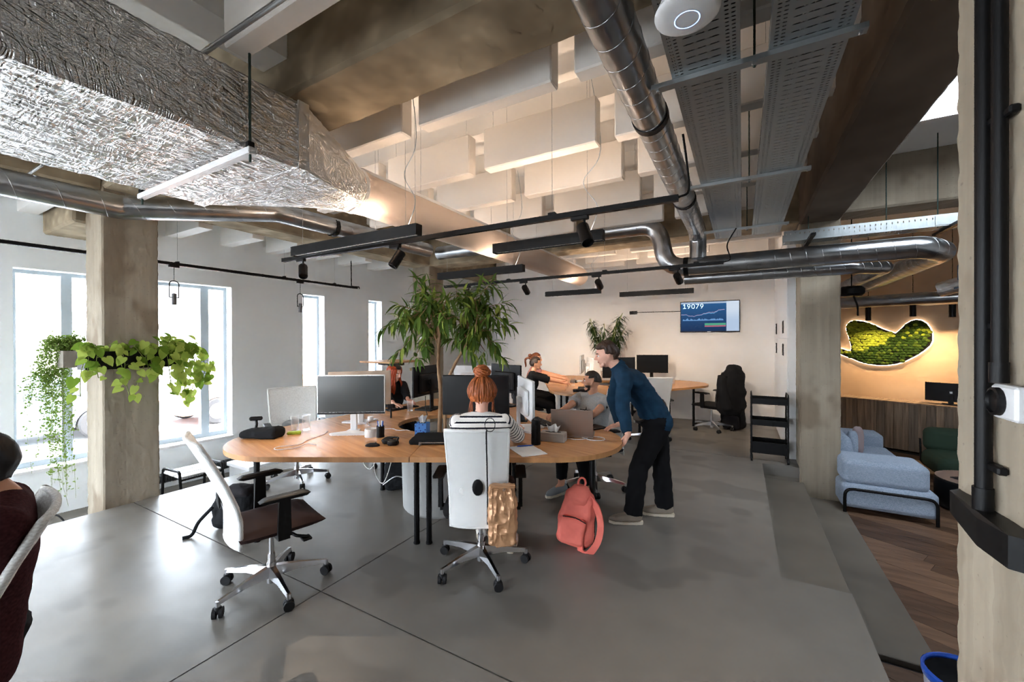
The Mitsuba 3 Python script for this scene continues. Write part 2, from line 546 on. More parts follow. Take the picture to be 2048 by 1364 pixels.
for i, (a, b_) in enumerate(fwin):
    key = f'window_{8 + i}'
    labels[key] = {'kind': 'structure'}
    put(key, 'frame', plate(sbox(a, 0.19, b_, 2.6).difference(unary_union([sbox(a + 0.05, 0.25, (a + b_) / 2 - 0.03, 2.54), sbox((a + b_) / 2 + 0.03, 0.25, b_ - 0.05, 2.54)])), 0.07, (0, -3.65, 0), (1, 0, 0), (0, 0, 1)), 'window_frame')
    for x0, x1 in ((a + 0.04, (a + b_) / 2 - 0.02), ((a + b_) / 2 + 0.02, b_ - 0.04)):
        put(key, 'pane', (np.array([[x0, -3.69, 0.24], [x1, -3.69, 0.24], [x1, -3.69, 2.55], [x0, -3.69, 2.55]]), [[0, 1, 2, 3]]), 'glass_pane')
struct('ceiling', bx((-6.95, -3.8, CEIL), (6.5, 11.6, CEIL + 0.15)), 'white_ceiling')
for y0 in [2.26 + 0.585 * k for k in range(-9, 12)]:                 # ribs between the window wall and the columns
    if 1.1 < y0 < 1.8 or 5.55 < y0 < 6.1:
        continue
    put('ceiling', 'rib', bx((-6.6 if y0 < 3 else -6.5, y0, 2.79), (-5.36, y0 + 0.14, CEIL)), 'white_ceiling')
for y0 in [-3.2 + 0.585 * k for k in range(8)]:                     # ribs of the bay over the camera
    if y0 < 0.8:
        put('ceiling', 'rib', bx((-4.95, y0, 3.06), (0.57, y0 + 0.14, CEIL)), 'white_ceiling')
for y0 in [1.98 + 0.7 * k for k in range(5)] + [6.45 + 0.55 * k for k in range(4)]:
    put('ceiling', 'rib', bx((-4.95, y0 + 0.2, 3.25), (0.57, y0 + 0.32, CEIL)), 'white_ceiling')
put('ceiling', 'cross_rib', bx((-2.42, -3.6, 3.06), (-2.19, 1.35, CEIL)), 'white_ceiling')


def beam(name, lo, hi, m, label, L=0.05, amp=0.006):
    struct(name, rough(bx(lo, hi, 0.02), amp, 14, hash(name) % 50 if False else len(name), L), m, 25, label)


beam('beam_middle', (-4.97, 1.35, 2.865), (0.60, 1.75, CEIL + 0.02), 'concrete_beam', 'raw brown concrete beam across the middle of the ceiling')
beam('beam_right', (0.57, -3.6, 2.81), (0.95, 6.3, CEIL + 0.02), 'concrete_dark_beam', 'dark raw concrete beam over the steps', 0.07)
beam('beam_left', (-5.36, 1.74, 2.84), (-4.95, 9.1, CEIL + 0.02), 'concrete_beam', 'raw concrete beam along the window side', 0.09)
beam('beam_left_front', (-5.36, -3.6, 2.84), (-4.95, 1.36, CEIL + 0.02), 'concrete_beam', None, 0.12)
beam('beam_window', (-6.5, 1.26, 2.60), (-5.34, 1.75, CEIL + 0.02), 'concrete_beam', 'short concrete beam between left column and window wall')
beam('beam_back', (-4.97, 5.70, 2.84), (0.60, 6.10, CEIL + 0.02), 'concrete_beam', 'raw concrete beam across the back of the ceiling', 0.09)
beam('beam_lounge', (0.94, 5.75, 2.90), (6.4, 6.15, CEIL + 0.02), 'concrete_column', 'grey concrete beam over the lounge', 0.09)
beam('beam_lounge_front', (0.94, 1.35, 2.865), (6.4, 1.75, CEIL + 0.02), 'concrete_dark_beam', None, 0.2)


def column(name, x0, y0, z0, label, L=0.03, w=0.41, d=0.403):
    struct(name, rough(bx((x0, y0, z0), (x0 + w, y0 + d, CEIL), 0.012), 0.006, 20, len(name), L), 'concrete_column', 25, label)


column('column_left', -5.36, 1.346, LOW, 'raw concrete column by the windows carrying planters')
column('column_right', 0.578, 5.69, LOW - 0.02, 'raw concrete column beside the steps', w=0.372)
column('column_near', 0.57, 1.352, LOW - 0.02, 'raw concrete column close to the camera at right', L=0.016, w=0.38, d=0.398)
column('column_back', -5.36, 5.69, LOW, 'raw concrete column at the back behind the tree', L=0.06)
# white ceiling panel seen beyond the dark beam
t = thing('light_panel', 'white glowing ceiling light panel beyond the dark beam at the upper right', 'lamp')
put(t, 'frame', prism(sbox(1.15, 3.55, 2.95, 4.62).difference(sbox(1.18, 3.58, 2.92, 4.585)), 3.29, 3.32), 'white_paint')
k = put(t, 'panel', (np.array([[1.18, 3.58, 3.295], [1.18, 4.585, 3.295], [2.92, 4.585, 3.295], [2.92, 3.58, 3.295]]), [[0, 1, 2, 3]]), 'white_paint')
scene[k]['emitter'] = {'type': 'area', 'radiance': {'type': 'rgb', 'value': [PANEL * 0.86, PANEL * 0.96, PANEL * 1.06]}}
for x in (1.3, 2.8):
    put(t, 'wire', cyl((x, 4.0, 3.3), (x, 4.0, CEIL), 0.002, 5), 'white_paint')

# outside: street, pavement, cars and trees built in the last section
struct('ground_outside', bx((-60, -60, LOW - 0.5), (-6.95, 60, LOW - 0.32)), 'street_ground')
struct('ground_outside_front', bx((-6.95, -60, LOW - 0.5), (40, -3.85, LOW - 0.32)), 'street_ground')
# ---------------------------------------------------------------- ducts
def path_frames(P):
    P = np.array(P, float)
    seg = np.linalg.norm(np.diff(P, axis=0), axis=1)
    s = np.concatenate([[0], np.cumsum(seg)])
    return P, s


def helix(P, r, pitch, rt=0.0035, n=18):
    P, s = path_frames(P)
    tot = s[-1]
    m = int(tot / pitch * n)
    ss = np.linspace(0, tot, m)
    c = np.stack([np.interp(ss, s, P[:, k]) for k in range(3)], 1)
    tg = np.gradient(c, axis=0)
    tg /= np.linalg.norm(tg, axis=1, keepdims=True)
    out = []
    u = np.cross([0, 0, 1.0], tg[0])
    u /= np.linalg.norm(u)
    for i in range(m):
        u = u - tg[i] * (u @ tg[i])
        u /= np.linalg.norm(u)
        w = np.cross(tg[i], u)
        a = 2 * pi * i / n
        out.append(c[i] + r * (math.cos(a) * u + math.sin(a) * w))
    return tube(out, rt, 4)


def ring(c, axis, r, w, t=0.004, n=32):
    return lathe([(r, -w / 2), (r + t, -w / 2), (r + t, w / 2), (r, w / 2)], n, c, axis)


def spiral_duct(label, pts, r, pitch=0.11, bend=0.2, group=None, collars=(), rt=0.003):
    P = fillet(pts, bend, 12)
    t = thing('spiral_duct', label, 'duct', group)
    put(t, 'pipe', tube(P, r, 32), 'galvanised', 40)
    put(t, 'seam', helix(P, r, pitch, rt), 'galvanised', True)
    for c, ax in collars:
        put(t, 'collar', ring(c, ax, r, 0.05, 0.006), 'black_metal', 30)
    return t


spiral_duct('long spiral duct running beside the cable trays from the top of the photo', [(-0.43, -1.5, 2.70), (-0.43, 4.78, 2.70), (-0.43, 5.0, 2.66), (-0.43, 5.0, 2.40)], 0.088, 0.14, 0.12,
            collars=[((-0.43, 2.28, 2.70), (0, 1, 0)), ((-0.43, 3.75, 2.70), (0, 1, 0))])
spiral_duct('spiral duct with a double bend crossing under the back beam to the lounge', [(-4.15, 5.0, 2.86), (-0.86, 5.0, 2.84), (-0.76, 5.0, 2.32), (1.42, 5.0, 2.32), (1.62, 5.25, 2.30), (1.62, 9.0, 2.30)], 0.10, 0.13, 0.25,
            collars=[((-0.55, 5.0, 2.32), (1, 0, 0))])
spiral_duct('spiral duct passing in front of the left column below the foil duct', [(-4.61, -2.5, 2.64), (-4.61, 1.385, 2.64), (-4.15, 2.42, 2.81), (-4.15, 4.75, 2.86)], 0.10, 0.24, 0.15, collars=[((-4.15, 3.1, 2.815), (0, 1, 0))])
spiral_duct('thinner spiral duct behind the big one above the cable trays end', [(-0.6, 5.28, 2.22), (0.98, 5.28, 2.22), (1.3, 5.6, 2.24), (1.3, 8.3, 2.26)], 0.07, 0.12, 0.12)
spiral_duct('warm lit spiral duct over the reception desk', [(0.98, 8.75, 2.08), (4.2, 7.2, 2.08)], 0.09, 0.13, 0.12)

# insulated foil duct with its reducer
t = thing('foil_duct', 'big rectangular ventilation duct wrapped in wrinkled silver foil', 'duct')
FX0, FX1, FZ0, FZ1 = -3.19, -2.05, 2.42, 2.775
def crumple(m, amp, seed=0):
    v = np.array(m.vertices)
    a = meshkit.fbm(v * 6, 3, seed)[:, None]
    w = v + 0.05 * (a - 0.5)
    r1 = 1 - np.abs(2 * meshkit.noise(w * [34, 7, 24] + v[:, 1:2] * [0, 0, 6], seed + 3) - 1)
    r2 = 1 - np.abs(2 * meshkit.noise(w * [8, 42, 10], seed + 7) - 1)
    r3 = 1 - np.abs(2 * meshkit.noise(w * [60, 60, 60], seed + 9) - 1)
    k = np.clip(meshkit.fbm(v * 2.2, 2, seed + 5) * 2 - 0.5, 0, 1)
    d = amp * (r1 ** 3 * (0.4 + 0.6 * k) + r2 ** 3 * (1 - 0.6 * k) + 0.35 * r3 ** 2)
    m = m.copy()
    m.vertices = v + np.array(m.vertex_normals) * (d - amp)[:, None]
    return m


near = subdiv(bx((FX0, -0.45, FZ0), (FX1, 1.36, FZ1), 0.02), 0.022)
put(t, 'body', crumple(near, 0.007, 3), 'foil', 50)
put(t, 'body', bx((FX0 + 0.004, -2.5, FZ0 + 0.004), (FX1 - 0.004, -0.44, FZ1 - 0.004), 0.02), 'foil')
n = 40
a = np.arange(n) * 2 * pi / n
sq = []
for k in a:                                                           # rectangle outline by angle
    c, s_ = math.cos(k), math.sin(k)
    hx, hz = (FX1 - FX0) / 2, (FZ1 - FZ0) / 2
    q = min(hx / max(abs(c), 1e-6), hz / max(abs(s_), 1e-6))
    sq.append(((FX0 + FX1) / 2 + c * q, (FZ0 + FZ1) / 2 + s_ * q))
rings = []
CX, CZ, CR = -2.42, 2.57, 0.16
corner = np.array(sq)
# walk along the rectangle evenly by arc so that the corners stay square
rect = np.array(Polygon([(FX0, FZ0), (FX1, FZ0), (FX1, FZ1), (FX0, FZ1)]).exterior.segmentize(0.06).coords)[:-1]
th = np.arctan2((rect[:, 1] - (FZ0 + FZ1) / 2) * 3.2, rect[:, 0] - (FX0 + FX1) / 2)
circ = np.stack([CX + CR * np.cos(th), CZ + CR * np.sin(th)], 1)
N = len(rect)
vs, fs = [], []
steps = 10
for i in range(steps + 1):
    k = i / steps
    q = rect * (1 - k) + circ * k
    vs.append(np.stack([q[:, 0], np.full(N, 1.36 + 0.60 * k), q[:, 1]], 1))
for i in range(steps):
    for j in range(N):
        a0, a1 = i * N + j, i * N + (j + 1) % N
        fs.append([a0, a0 + N, a1 + N, a1])
red = trimesh.Trimesh(np.vstack(vs), np.vstack([np.array(fs)[:, [0, 1, 2]], np.array(fs)[:, [0, 2, 3]]]), process=False)
put(t, 'reducer', crumple(subdiv(red, 0.025), 0.004, 5), 'foil', 50)
for y in (0.02, 1.35):
    put(t, 'tape_band', cat(bx((FX0 - 0.004, y - 0.03, FZ0 - 0.006), (FX1 + 0.006, y + 0.03, FZ0 + 0.002)), bx((FX1 - 0.002, y - 0.03, FZ0 - 0.006), (FX1 + 0.008, y + 0.03, FZ1))), 'foil')
for i, y in enumerate((0.18, 1.06)):
    h = thing('duct_hanger', f'bracket with threaded rods carrying the foil duct, {"nearer the left edge" if i == 0 else "close to the reducer"}', 'hanger', 'foil duct hangers')
    put(h, 'channel', bx((FX0 - 0.05, y - 0.02, FZ0 - 0.045), (FX1 + 0.06, y + 0.02, FZ0 - 0.014), 0.004), 'white_paint')
    for x in (FX0 - 0.03, FX1 + 0.035):
        put(h, 'rod', cyl((x, y, FZ0 - 0.08), (x, y, CEIL), 0.006, 8), 'steel_rod')
        put(h, 'nut', cbx((x, y, FZ0), (0.03, 0.03, 0.03), 0.004), 'black_metal')

# fabric duct after the reducer
t = thing('fabric_duct', 'beige textile air duct running from the foil duct to the back wall', 'duct')
put(t, 'sleeve', tube([(CX, 1.93, CZ), (CX, 2.1, CZ), (CX, 6.62, CZ), (CX, 6.66, CZ)], [CR + 0.004, CR - 0.01, CR - 0.01, CR - 0.03], 36), 'fabric_duct', 40)
put(t, 'rail', bx((CX + 0.06, 1.98, CZ + CR - 0.035), (CX + 0.085, 6.6, CZ + CR - 0.012)), 'white_paint')
put(t, 'clamp', ring((CX, 1.97, CZ), (0, 1, 0), CR, 0.03), 'silver_plastic', 30)
for y in (2.6, 3.7, 4.8, 6.1):
    put(t, 'wire', cyl((CX + 0.07, y, CZ + CR - 0.02), (CX + 0.07, y, CEIL), 0.0015, 5), 'steel')

# ---------------------------------------------------------------- cable trays
def slots(w, L, rows, pitch, slot, along):
    hs = []
    for x in rows:
        for y in np.arange(pitch / 2, L, pitch):
            a, b_ = (slot[0] / 2, slot[1] / 2)
            if along:
                a, b_ = b_, a
            hs.append([(x - a, y - b_ * 0.5), (x - a * 0.6, y - b_), (x + a * 0.6, y - b_), (x + a, y - b_ * 0.5), (x + a, y + b_ * 0.5), (x + a * 0.6, y + b_), (x - a * 0.6, y + b_), (x - a, y + b_ * 0.5)])
    return hs


def tray_mesh(w, L, side=0.055):
    """One perforated length along +y, its bottom at z=0."""
    cs = [0.0, -w * 0.17, w * 0.17]
    hs = slots(w, L, cs, 0.0415, (0.038, 0.007), False) + slots(w, L, [-w * 0.42, -w * 0.34, w * 0.34, w * 0.42], 0.0208, (0.007, 0.014), True)
    bot = prism(Polygon([(-w / 2, 0), (w / 2, 0), (w / 2, L), (-w / 2, L)], hs), 0, 0.002)
    sh = slots(side, L, [side * 0.35, side * 0.7], 0.0415, (0.008, 0.02), True)
    sd = plate(Polygon([(0, 0), (side, 0), (side, L), (0, L)], sh), 0.0015, (0, 0, 0), (0, 0, 1), (0, 1, 0))
    l, r_ = sd.copy(), sd.copy()
    l.apply_translation([-w / 2 + 0.0015, 0, 0])
    r_.apply_translation([w / 2, 0, 0])
    lips = cat(bx((-w / 2, 0, side), (-w / 2 + 0.008, L, side + 0.0015)), bx((w / 2 - 0.008, 0, side), (w / 2, L, side + 0.0015)))
    return cat(bot, l, r_, lips)


seg = tray_mesh(0.262, 0.415)
TRAYZ = 2.645
kit_tray = Kit()
for i in range(15):
    s_ = seg.copy()
    s_.apply_translation([0, -1.0 + i * 0.415, 0])
    kit_tray.add('length', s_, 'zinc_tray')
for x, lb in ((-0.135, 'perforated cable tray beside the spiral duct, the left of the pair'), (0.225, 'perforated cable tray under the dark beam, the right of the pair')):
    tk = kit_tray.place('cable_tray', lb, 'cable tray', (x, 0, TRAYZ))
    cr_ = random.Random(int(x * 1000) + 500)
    cb = [tube(spline([(x + q + cr_.uniform(-.012, .012), yy, TRAYZ + 0.012 + cr_.uniform(0, 0.012)) for yy in (-1, 0.2, 1.4, 2.6, 3.8, 5.1)], 3), 0.0085, 6) for q in np.arange(-0.118, 0.12, 0.0125)]
    bk = put(tk, 'cables', cat(*cb), 'black_plastic', True)
    labels[bk] = {'kind': 'stuff'}
where = ('nearest, just beyond the white disc', 'second along', 'third along', 'last, over the big duct', 'above the camera')
for i, y in enumerate((1.93, 3.33, 4.80, 5.2, 0.6)):
    if i == 3:
        continue
    h = thing('tray_strut', f'zinc strut rail under both cable trays, {where[i]}', 'strut', 'struts under the cable trays')
    put(h, 'channel', cat(bx((-0.355, y - 0.02, TRAYZ - 0.022), (0.40, y + 0.02, TRAYZ - 0.018)), bx((-0.355, y - 0.02, TRAYZ - 0.022), (0.40, y - 0.017, TRAYZ - 0.001)), bx((-0.355, y + 0.017, TRAYZ - 0.022), (0.40, y + 0.02, TRAYZ - 0.001))), 'zinc_tray')
    for x in (0.045,):
        put(h, 'rod', cyl((x, y, TRAYZ - 0.04), (x, y, CEIL), 0.005, 6), 'steel_rod')
        put(h, 'nut', cbx((x, y, TRAYZ - 0.028), (0.02, 0.02, 0.012), 0.003), 'steel')
    for x in (-0.33, 0.38):
        put(h, 'bolt', cbx((x, y, TRAYZ - 0.026), (0.014, 0.014, 0.01), 0.003), 'steel')
# cross tray over the big duct towards the lounge
t = thing('cable_tray', 'bright perforated cable tray crossing towards the lounge above the big duct', 'cable tray')
for i in range(5):
    s_ = tray_mesh(0.20, 0.415, 0.11)
    s_.apply_transform(trimesh.transformations.rotation_matrix(-pi / 2, (0, 0, 1)))
    s_.apply_translation([0.40 + i * 0.415, 5.45, 2.56])
    put(t, 'length', s_, 'zinc_tray')
put(t, 'joint_plate', bx((1.60, 5.343, 2.57), (2.05, 5.348, 2.66)), 'zinc_tray')
for x in (0.62, 1.25, 1.62):
    put(t, 'rod', cyl((x, 5.36, 2.55), (x, 5.36, CEIL), 0.005, 6), 'steel_rod')
for x in (0.62, 1.7):
    put(t, 'bracket', cat(bx((x - 0.02, 5.0, 2.53), (x + 0.02, 5.7, 2.555))), 'black_metal')

# wireless access point under the near tray
t = thing('access_point', 'round white wireless access point with a glowing blue ring', 'access point')
AX, AY, AZ = -0.155, 1.44, 2.545
put(t, 'body', lathe([(0.0, -0.002), (0.03, -0.0015), (0.06, 0.001), (0.085, 0.006), (0.098, 0.014), (0.101, 0.022), (0.097, 0.03), (0.085, 0.034)], 48, (AX, AY, AZ)), 'white_plastic', 60)
put(t, 'base', lathe([(0.0, 0.034), (0.088, 0.034), (0.088, 0.05), (0.07, 0.055), (0.0, 0.055)], 40, (AX, AY, AZ)), 'white_plastic', 30)
put(t, 'mount', bx((AX - 0.03, AY - 0.02, AZ + 0.05), (AX + 0.03, AY + 0.02, TRAYZ)), 'black_plastic')
k = put(t, 'light_ring', lathe([(0.036, -0.0022), (0.0395, -0.0022)], 48, (AX, AY, AZ - 0.001)), 'white_plastic', label='glowing blue ring')
scene[k]['emitter'] = {'type': 'area', 'radiance': {'type': 'rgb', 'value': [0.12, 0.26, 0.75]}}

# ---------------------------------------------------------------- acoustic baffles
BZ0, BZ1 = 2.85, 3.17
slotsx = [(-2.87, -1.90), (-1.78, -0.87), (-0.74, 0.18)]
rowsy = [1.95, 2.70, 3.39, 4.08, 4.82]
kit_b = Kit()
felt = bx((-0.46, 0, 0), (0.46, 0.10, BZ1 - BZ0), 0.008)
kit_b.add('panel', felt, 'baffle_felt')
for x in (-0.40, 0.40):
    kit_b.add('wire', cyl((x, 0.05, BZ1 - BZ0), (x, 0.05, CEIL - BZ0), 0.0018, 5), 'steel')
    kit_b.add('hook', lathe([(0.006, 0), (0.008, 0.01), (0.0, 0.02)], 8, (x, 0.05, BZ1 - BZ0)), 'black_metal')
cols = ('left', 'middle', 'right')
rws = ('first', 'second', 'third', 'fourth', 'fifth')
for j, y in enumerate(rowsy):
    for i, (x0, x1) in enumerate(slotsx):
        off = 0.09 if j == 4 else 0
        kit_b.place('acoustic_baffle', f'white acoustic baffle, {cols[i]} one of the {rws[j]} row behind the brown beam', 'acoustic baffle', ((x0 + x1) / 2 + off, y, BZ0), 0, 'acoustic baffles')
    if j in (1, 2, 3):
        kit_b.place('acoustic_baffle', f'white acoustic baffle left of the fabric duct, {rws[j]} row behind the brown beam', 'acoustic baffle', (-3.42, y, BZ0), 0, 'acoustic baffles')
rws2 = ('nearest', 'middle', 'farthest')
for j, (y, xs) in enumerate(((6.38, (-3.3, -2.2, -1.05, 0.0)), (6.93, (-3.1, -1.97, -0.9)), (7.46, (-2.33, -1.2, -0.1)))):
    for i, x in enumerate(xs):
        kit_b.place('acoustic_baffle', f'white acoustic baffle over the back desk, {rws[i]} from left in the {rws2[j]} row', 'acoustic baffle', (x, y, BZ0), 0, 'acoustic baffles')
for y, x, lb in ((0.98, -1.62, 'big white baffle in front of the brown beam at the top of the photo'), (0.98, -0.62, 'white baffle in front of the brown beam near the long spiral duct')):
    kit_b.place('acoustic_baffle', lb, 'acoustic baffle', (x, y, BZ0), 0, 'acoustic baffles')
single('conduit_pipe', 'grey steel conduit pipe beside the big white baffle at the top', 'pipe', tube([(-4.9, 0.90, 2.80), (0.5, 0.93, 2.80)], 0.011, 10), 'steel', 40)
t = thing('conduit_pipe', 'steel conduit with an elbow under the ribs beside the brown beam', 'pipe')
put(t, 'pipe', tube(fillet([(-1.45, 0.3, 3.0), (-1.10, 1.06, 2.98), (-1.10, 1.06, 3.40)], 0.03), 0.010, 10), 'steel', 40)
put(t, 'joint', lathe([(0.014, -0.02), (0.016, 0), (0.014, 0.03)], 12, (-1.10, 1.06, 3.0)), 'steel', 30)

# ---------------------------------------------------------------- linear lamps and spot tracks
WARM = [1.0, 0.74, 0.54]


def linear_lamp(x0, x1, y, z, label, power=LAMP):
    t = thing('linear_lamp', label, 'pendant lamp', 'black linear pendant lamps')
    put(t, 'housing', cat(bx((x0, y, z), (x1, y + 0.006, z + 0.075)), bx((x0, y + 0.054, z), (x1, y + 0.06, z + 0.075)), bx((x0, y, z + 0.012), (x1, y + 0.06, z + 0.06)), bx((x0, y, z), (x0 + 0.006, y + 0.06, z + 0.075)), bx((x1 - 0.006, y, z), (x1, y + 0.06, z + 0.075))), 'black_metal')
    put(t, 'diffuser', bx((x0 + 0.01, y + 0.01, z + 0.008), (x1 - 0.01, y + 0.05, z + 0.012)), 'white_plastic')
    v = np.array([[x0 + 0.02, y + 0.012, z + 0.066], [x1 - 0.02, y + 0.012, z + 0.066], [x1 - 0.02, y + 0.048, z + 0.066], [x0 + 0.02, y + 0.048, z + 0.066]])
    k = put(t, 'uplight', (v, [[0, 1, 2, 3]]), 'white_plastic', label='warm light strip on top')
    scene[k]['emitter'] = {'type': 'area', 'radiance': {'type': 'rgb', 'value': [power * c for c in WARM]}}
    for x in (x0 + 0.12, x1 - 0.12):
        put(t, 'wire', cyl((x, y + 0.03, z + 0.06), (x, y + 0.03, CEIL), 0.0015, 5), 'steel')
    c = spline([(x1 - 0.1, y + 0.03, z + 0.07), (x1 - 0.05, y + 0.05, z + 0.25), (x1 - 0.16, y + 0.06, z + 0.45), (x1 - 0.02, y + 0.03, z + 0.65), (x1 - 0.1, y + 0.03, CEIL)], 6)
    put(t, 'cable', tube(c, 0.0028, 6), 'window_frame', True)
    return t


LZ = 2.2
linear_lamp(-3.26, -1.88, 2.03, LZ, 'long black linear lamp under the fabric duct, nearest of the linear lamps')
linear_lamp(-1.76, -0.85, 2.79, LZ, 'black linear lamp in the middle of the photo, right of the fabric duct')
linear_lamp(-3.08, -1.96, 3.68, LZ, 'black linear lamp above the indoor tree crown')
linear_lamp(-2.79, -1.87, 6.02, LZ, 'black linear lamp before the back wall, left of the pair')
linear_lamp(-1.76, -0.64, 6.71, LZ, 'black linear lamp before the back wall, beside the screen')


def spot_head(t, pos, aim, power, beam=34):
    """Cylinder spot hanging from a track adapter; its lamp shines from the front of the cylinder."""
    p = np.array(pos, float)
    a = np.array(aim, float)
    a /= np.linalg.norm(a)
    put(t, 'adapter', cbx(p + [0, 0, -0.012], (0.11, 0.032, 0.026), 0.004), 'black_plastic')
    put(t, 'stem', cyl(p + [0.03, 0, -0.02], p + [0.03, 0, -0.075], 0.008, 8), 'black_metal', 40)
    c = p + [0.03, 0, -0.105]
    b0, b1 = c - a * 0.055, c + a * 0.085
    put(t, 'head', lathe([(0.0, 0), (0.036, 0), (0.038, 0.006), (0.038, 0.135), (0.036, 0.14), (0.032, 0.14), (0.030, 0.12), (0, 0.118)], 24, b0, a), 'black_metal', 30)
    e = b0 + a * 0.145
    if power:
        scene[numbered(f'{t}__light')] = {'type': 'spot', 'to_world': T().look_at(origin=[float(v) for v in e], target=[float(v) for v in e + a], up=[0.1, 0.9, 0.3]), 'intensity': {'type': 'rgb', 'value': [power, power * 0.80, power * 0.60]}, 'cutoff_angle': float(beam), 'beam_width': float(beam * 0.4)}


def spot(pos, aim, label, power=0.0, beam=34):
    t = thing('spotlight', label, 'spotlight', 'black track spotlights')
    spot_head(t, pos, aim, power, beam)


def track(p, q, label, wires, hook=None):
    t = thing('light_track', label, 'light track', 'black light tracks')
    p, q = np.array(p, float), np.array(q, float)
    d = (q - p) / np.linalg.norm(q - p)
    s_ = np.array([-d[1], d[0], 0])
    h = hull([v + s_ * a + Z * z for v in (p, q) for a in (-0.017, 0.017) for z in (0, 0.033)])
    put(t, 'rail', h, 'black_metal')
    for w in wires:
        c = p + (q - p) * w
        put(t, 'clip', cbx(c + Z * 0.04, (0.05, 0.03, 0.018), 0.003), 'black_plastic')
        put(t, 'wire', cyl(c + Z * 0.04, (c[0], c[1], CEIL), 0.0018, 5), 'steel')
    if hook is not None:
        put(t, 'cable', tube(hook, 0.006, 8), 'black_plastic', True)


track((-3.83, 2.31, 2.25), (-0.30, 2.37, 2.25), 'long black spotlight track in front of the linear lamps', (0.35, 0.47, 0.79), spline([(-0.30, 2.37, 2.27), (-0.25, 2.38, 2.3), (-0.26, 2.40, 2.45), (-0.28, 2.40, 2.62)], 6))
track((-3.75, 4.64, 2.25), (-0.16, 4.60, 2.25), 'black spotlight track behind the tree, crossing under the big duct', (0.3, 0.66, 0.93), spline([(-0.16, 4.60, 2.27), (-0.1, 4.6, 2.30), (-0.13, 4.65, 2.45), (-0.05, 4.7, 2.62)], 6))
track((-5.72, -1.6, 2.37), (-5.70, 4.72, 2.37), 'black track with pendant lamps along the window wall', (0.3, 0.6, 0.8, 0.93), None)
t = thing('cable_conduit', 'thin black conduit dropping to the end of the window track', 'conduit')
put(t, 'pipe', tube(fillet([(-5.70, 4.60, 2.83), (-5.70, 4.60, 2.40), (-5.70, 4.76, 2.41), (-5.70, 4.76, 2.375)], 0.03), 0.009, 8), 'black_plastic', True)
# ---------------------------------------------------------------- clover desks
mat('desk_edge', lambda p, n, uv: mix(lin(150, 106, 66), lin(196, 146, 96), fbm(p.x * 14 + p.y * 14, p.z * 60, 1.0, 3)), 0.5)
mat('grey_pot', lin(150, 150, 148), 0.7)
mat('soil', lin(52, 42, 34), 0.95)


def clover(center, rot, d=1.1, r=0.555, hole=0.385):
    cs = [(math.cos(rot + k * 2 * pi / 3) * 2 * (d - r), math.sin(rot + k * 2 * pi / 3) * 2 * (d - r)) for k in range(3)]
    return Polygon(cs).buffer(r, quad_segs=16), Point(0, 0).buffer(hole, quad_segs=20)


def desk(label, center, rot, legs=True):
    t = thing('clover_desk', label, 'table')
    full, hole = clover(center, rot)
    for k in range(3):
        a = rot + k * 2 * pi / 3
        wedge = Polygon([(0, 0)] + [(4 * math.cos(a + s), 4 * math.sin(a + s)) for s in (-pi / 3, -pi / 6, 0, pi / 6, pi / 3)])
        pg = full.intersection(wedge).difference(hole).buffer(-0.002, join_style=2)
        top = prism(pg, 0.706, 0.74)
        top.apply_translation([center[0], center[1], 0])
        key = put(t, 'desk_top', top, 'oak')
        for s in (-1, 1):
            for rr, da in ((0.735, 0.985), (0.0, 0)):
                if rr:
                    e = a + s * da
                    p = np.array([center[0] + rr * math.cos(e) , center[1] + rr * math.sin(e)])
                    put(t, 'leg', cat(cyl((*p, 0.012), (*p, 0.706), 0.020, 16), cyl((*p, 0.0), (*p, 0.012), 0.024, 16)), 'black_metal', 40)
        e = a + 0.0
        p = np.array([center[0] + 1.448 * math.cos(a), center[1] + 1.448 * math.sin(a)]) if False else np.array(center) + np.array([math.cos(a), math.sin(a)]) * 1.44
        put(t, 'leg', cat(cyl((*p, 0.012), (*p, 0.706), 0.020, 16), cyl((*p, 0.0), (*p, 0.012), 0.024, 16)), 'black_metal', 40)
        put(t, 'frame', cat(*[tube([np.array([center[0] + 0.5 * math.cos(a + q), center[1] + 0.5 * math.sin(a + q), 0.69]), np.array([center[0] + 1.3 * math.cos(a + q * 0.3), center[1] + 1.3 * math.sin(a + q * 0.3), 0.69])], 0.016, 6) for q in (-0.8, 0.8)]), 'black_metal')
    return t


C1, C2 = (-2.40, 2.92), (-2.0, 6.95)
desk('large oak clover-shaped desk with a tree growing through its middle', C1, math.radians(-1.5))
desk('oak clover-shaped desk further back before the white wall', C2, math.radians(-92))
t = thing('tree_planter', 'grey round planter under the middle of the large oak desk', 'planter')
put(t, 'pot', lathe([(0.0, 0), (0.33, 0), (0.345, 0.02), (0.36, 0.58), (0.355, 0.60), (0.33, 0.60), (0.325, 0.54), (0.0, 0.54)], 40, (C1[0], C1[1], 0)), 'grey_pot', 30)
put(t, 'soil', lathe([(0.325, 0.548), (0.2, 0.565), (0.0, 0.575)], 30, (C1[0], C1[1], 0)), 'soil', True)

# ---------------------------------------------------------------- office chairs
mat('chair_white', lin(216, 215, 212), 0.55)
mat('chair_mesh', lambda p, n, uv: mix(lin(206, 204, 198), lin(222, 221, 216), sstep(0.4, 0.6, noise(p.x * 150, p.y * 150, p.z * 220))), 0.7)
mat('seat_brown', lin(50, 35, 33), 0.85, spec=0.2)
mat('chair_black', lin(28, 28, 30), 0.8, spec=0.3)


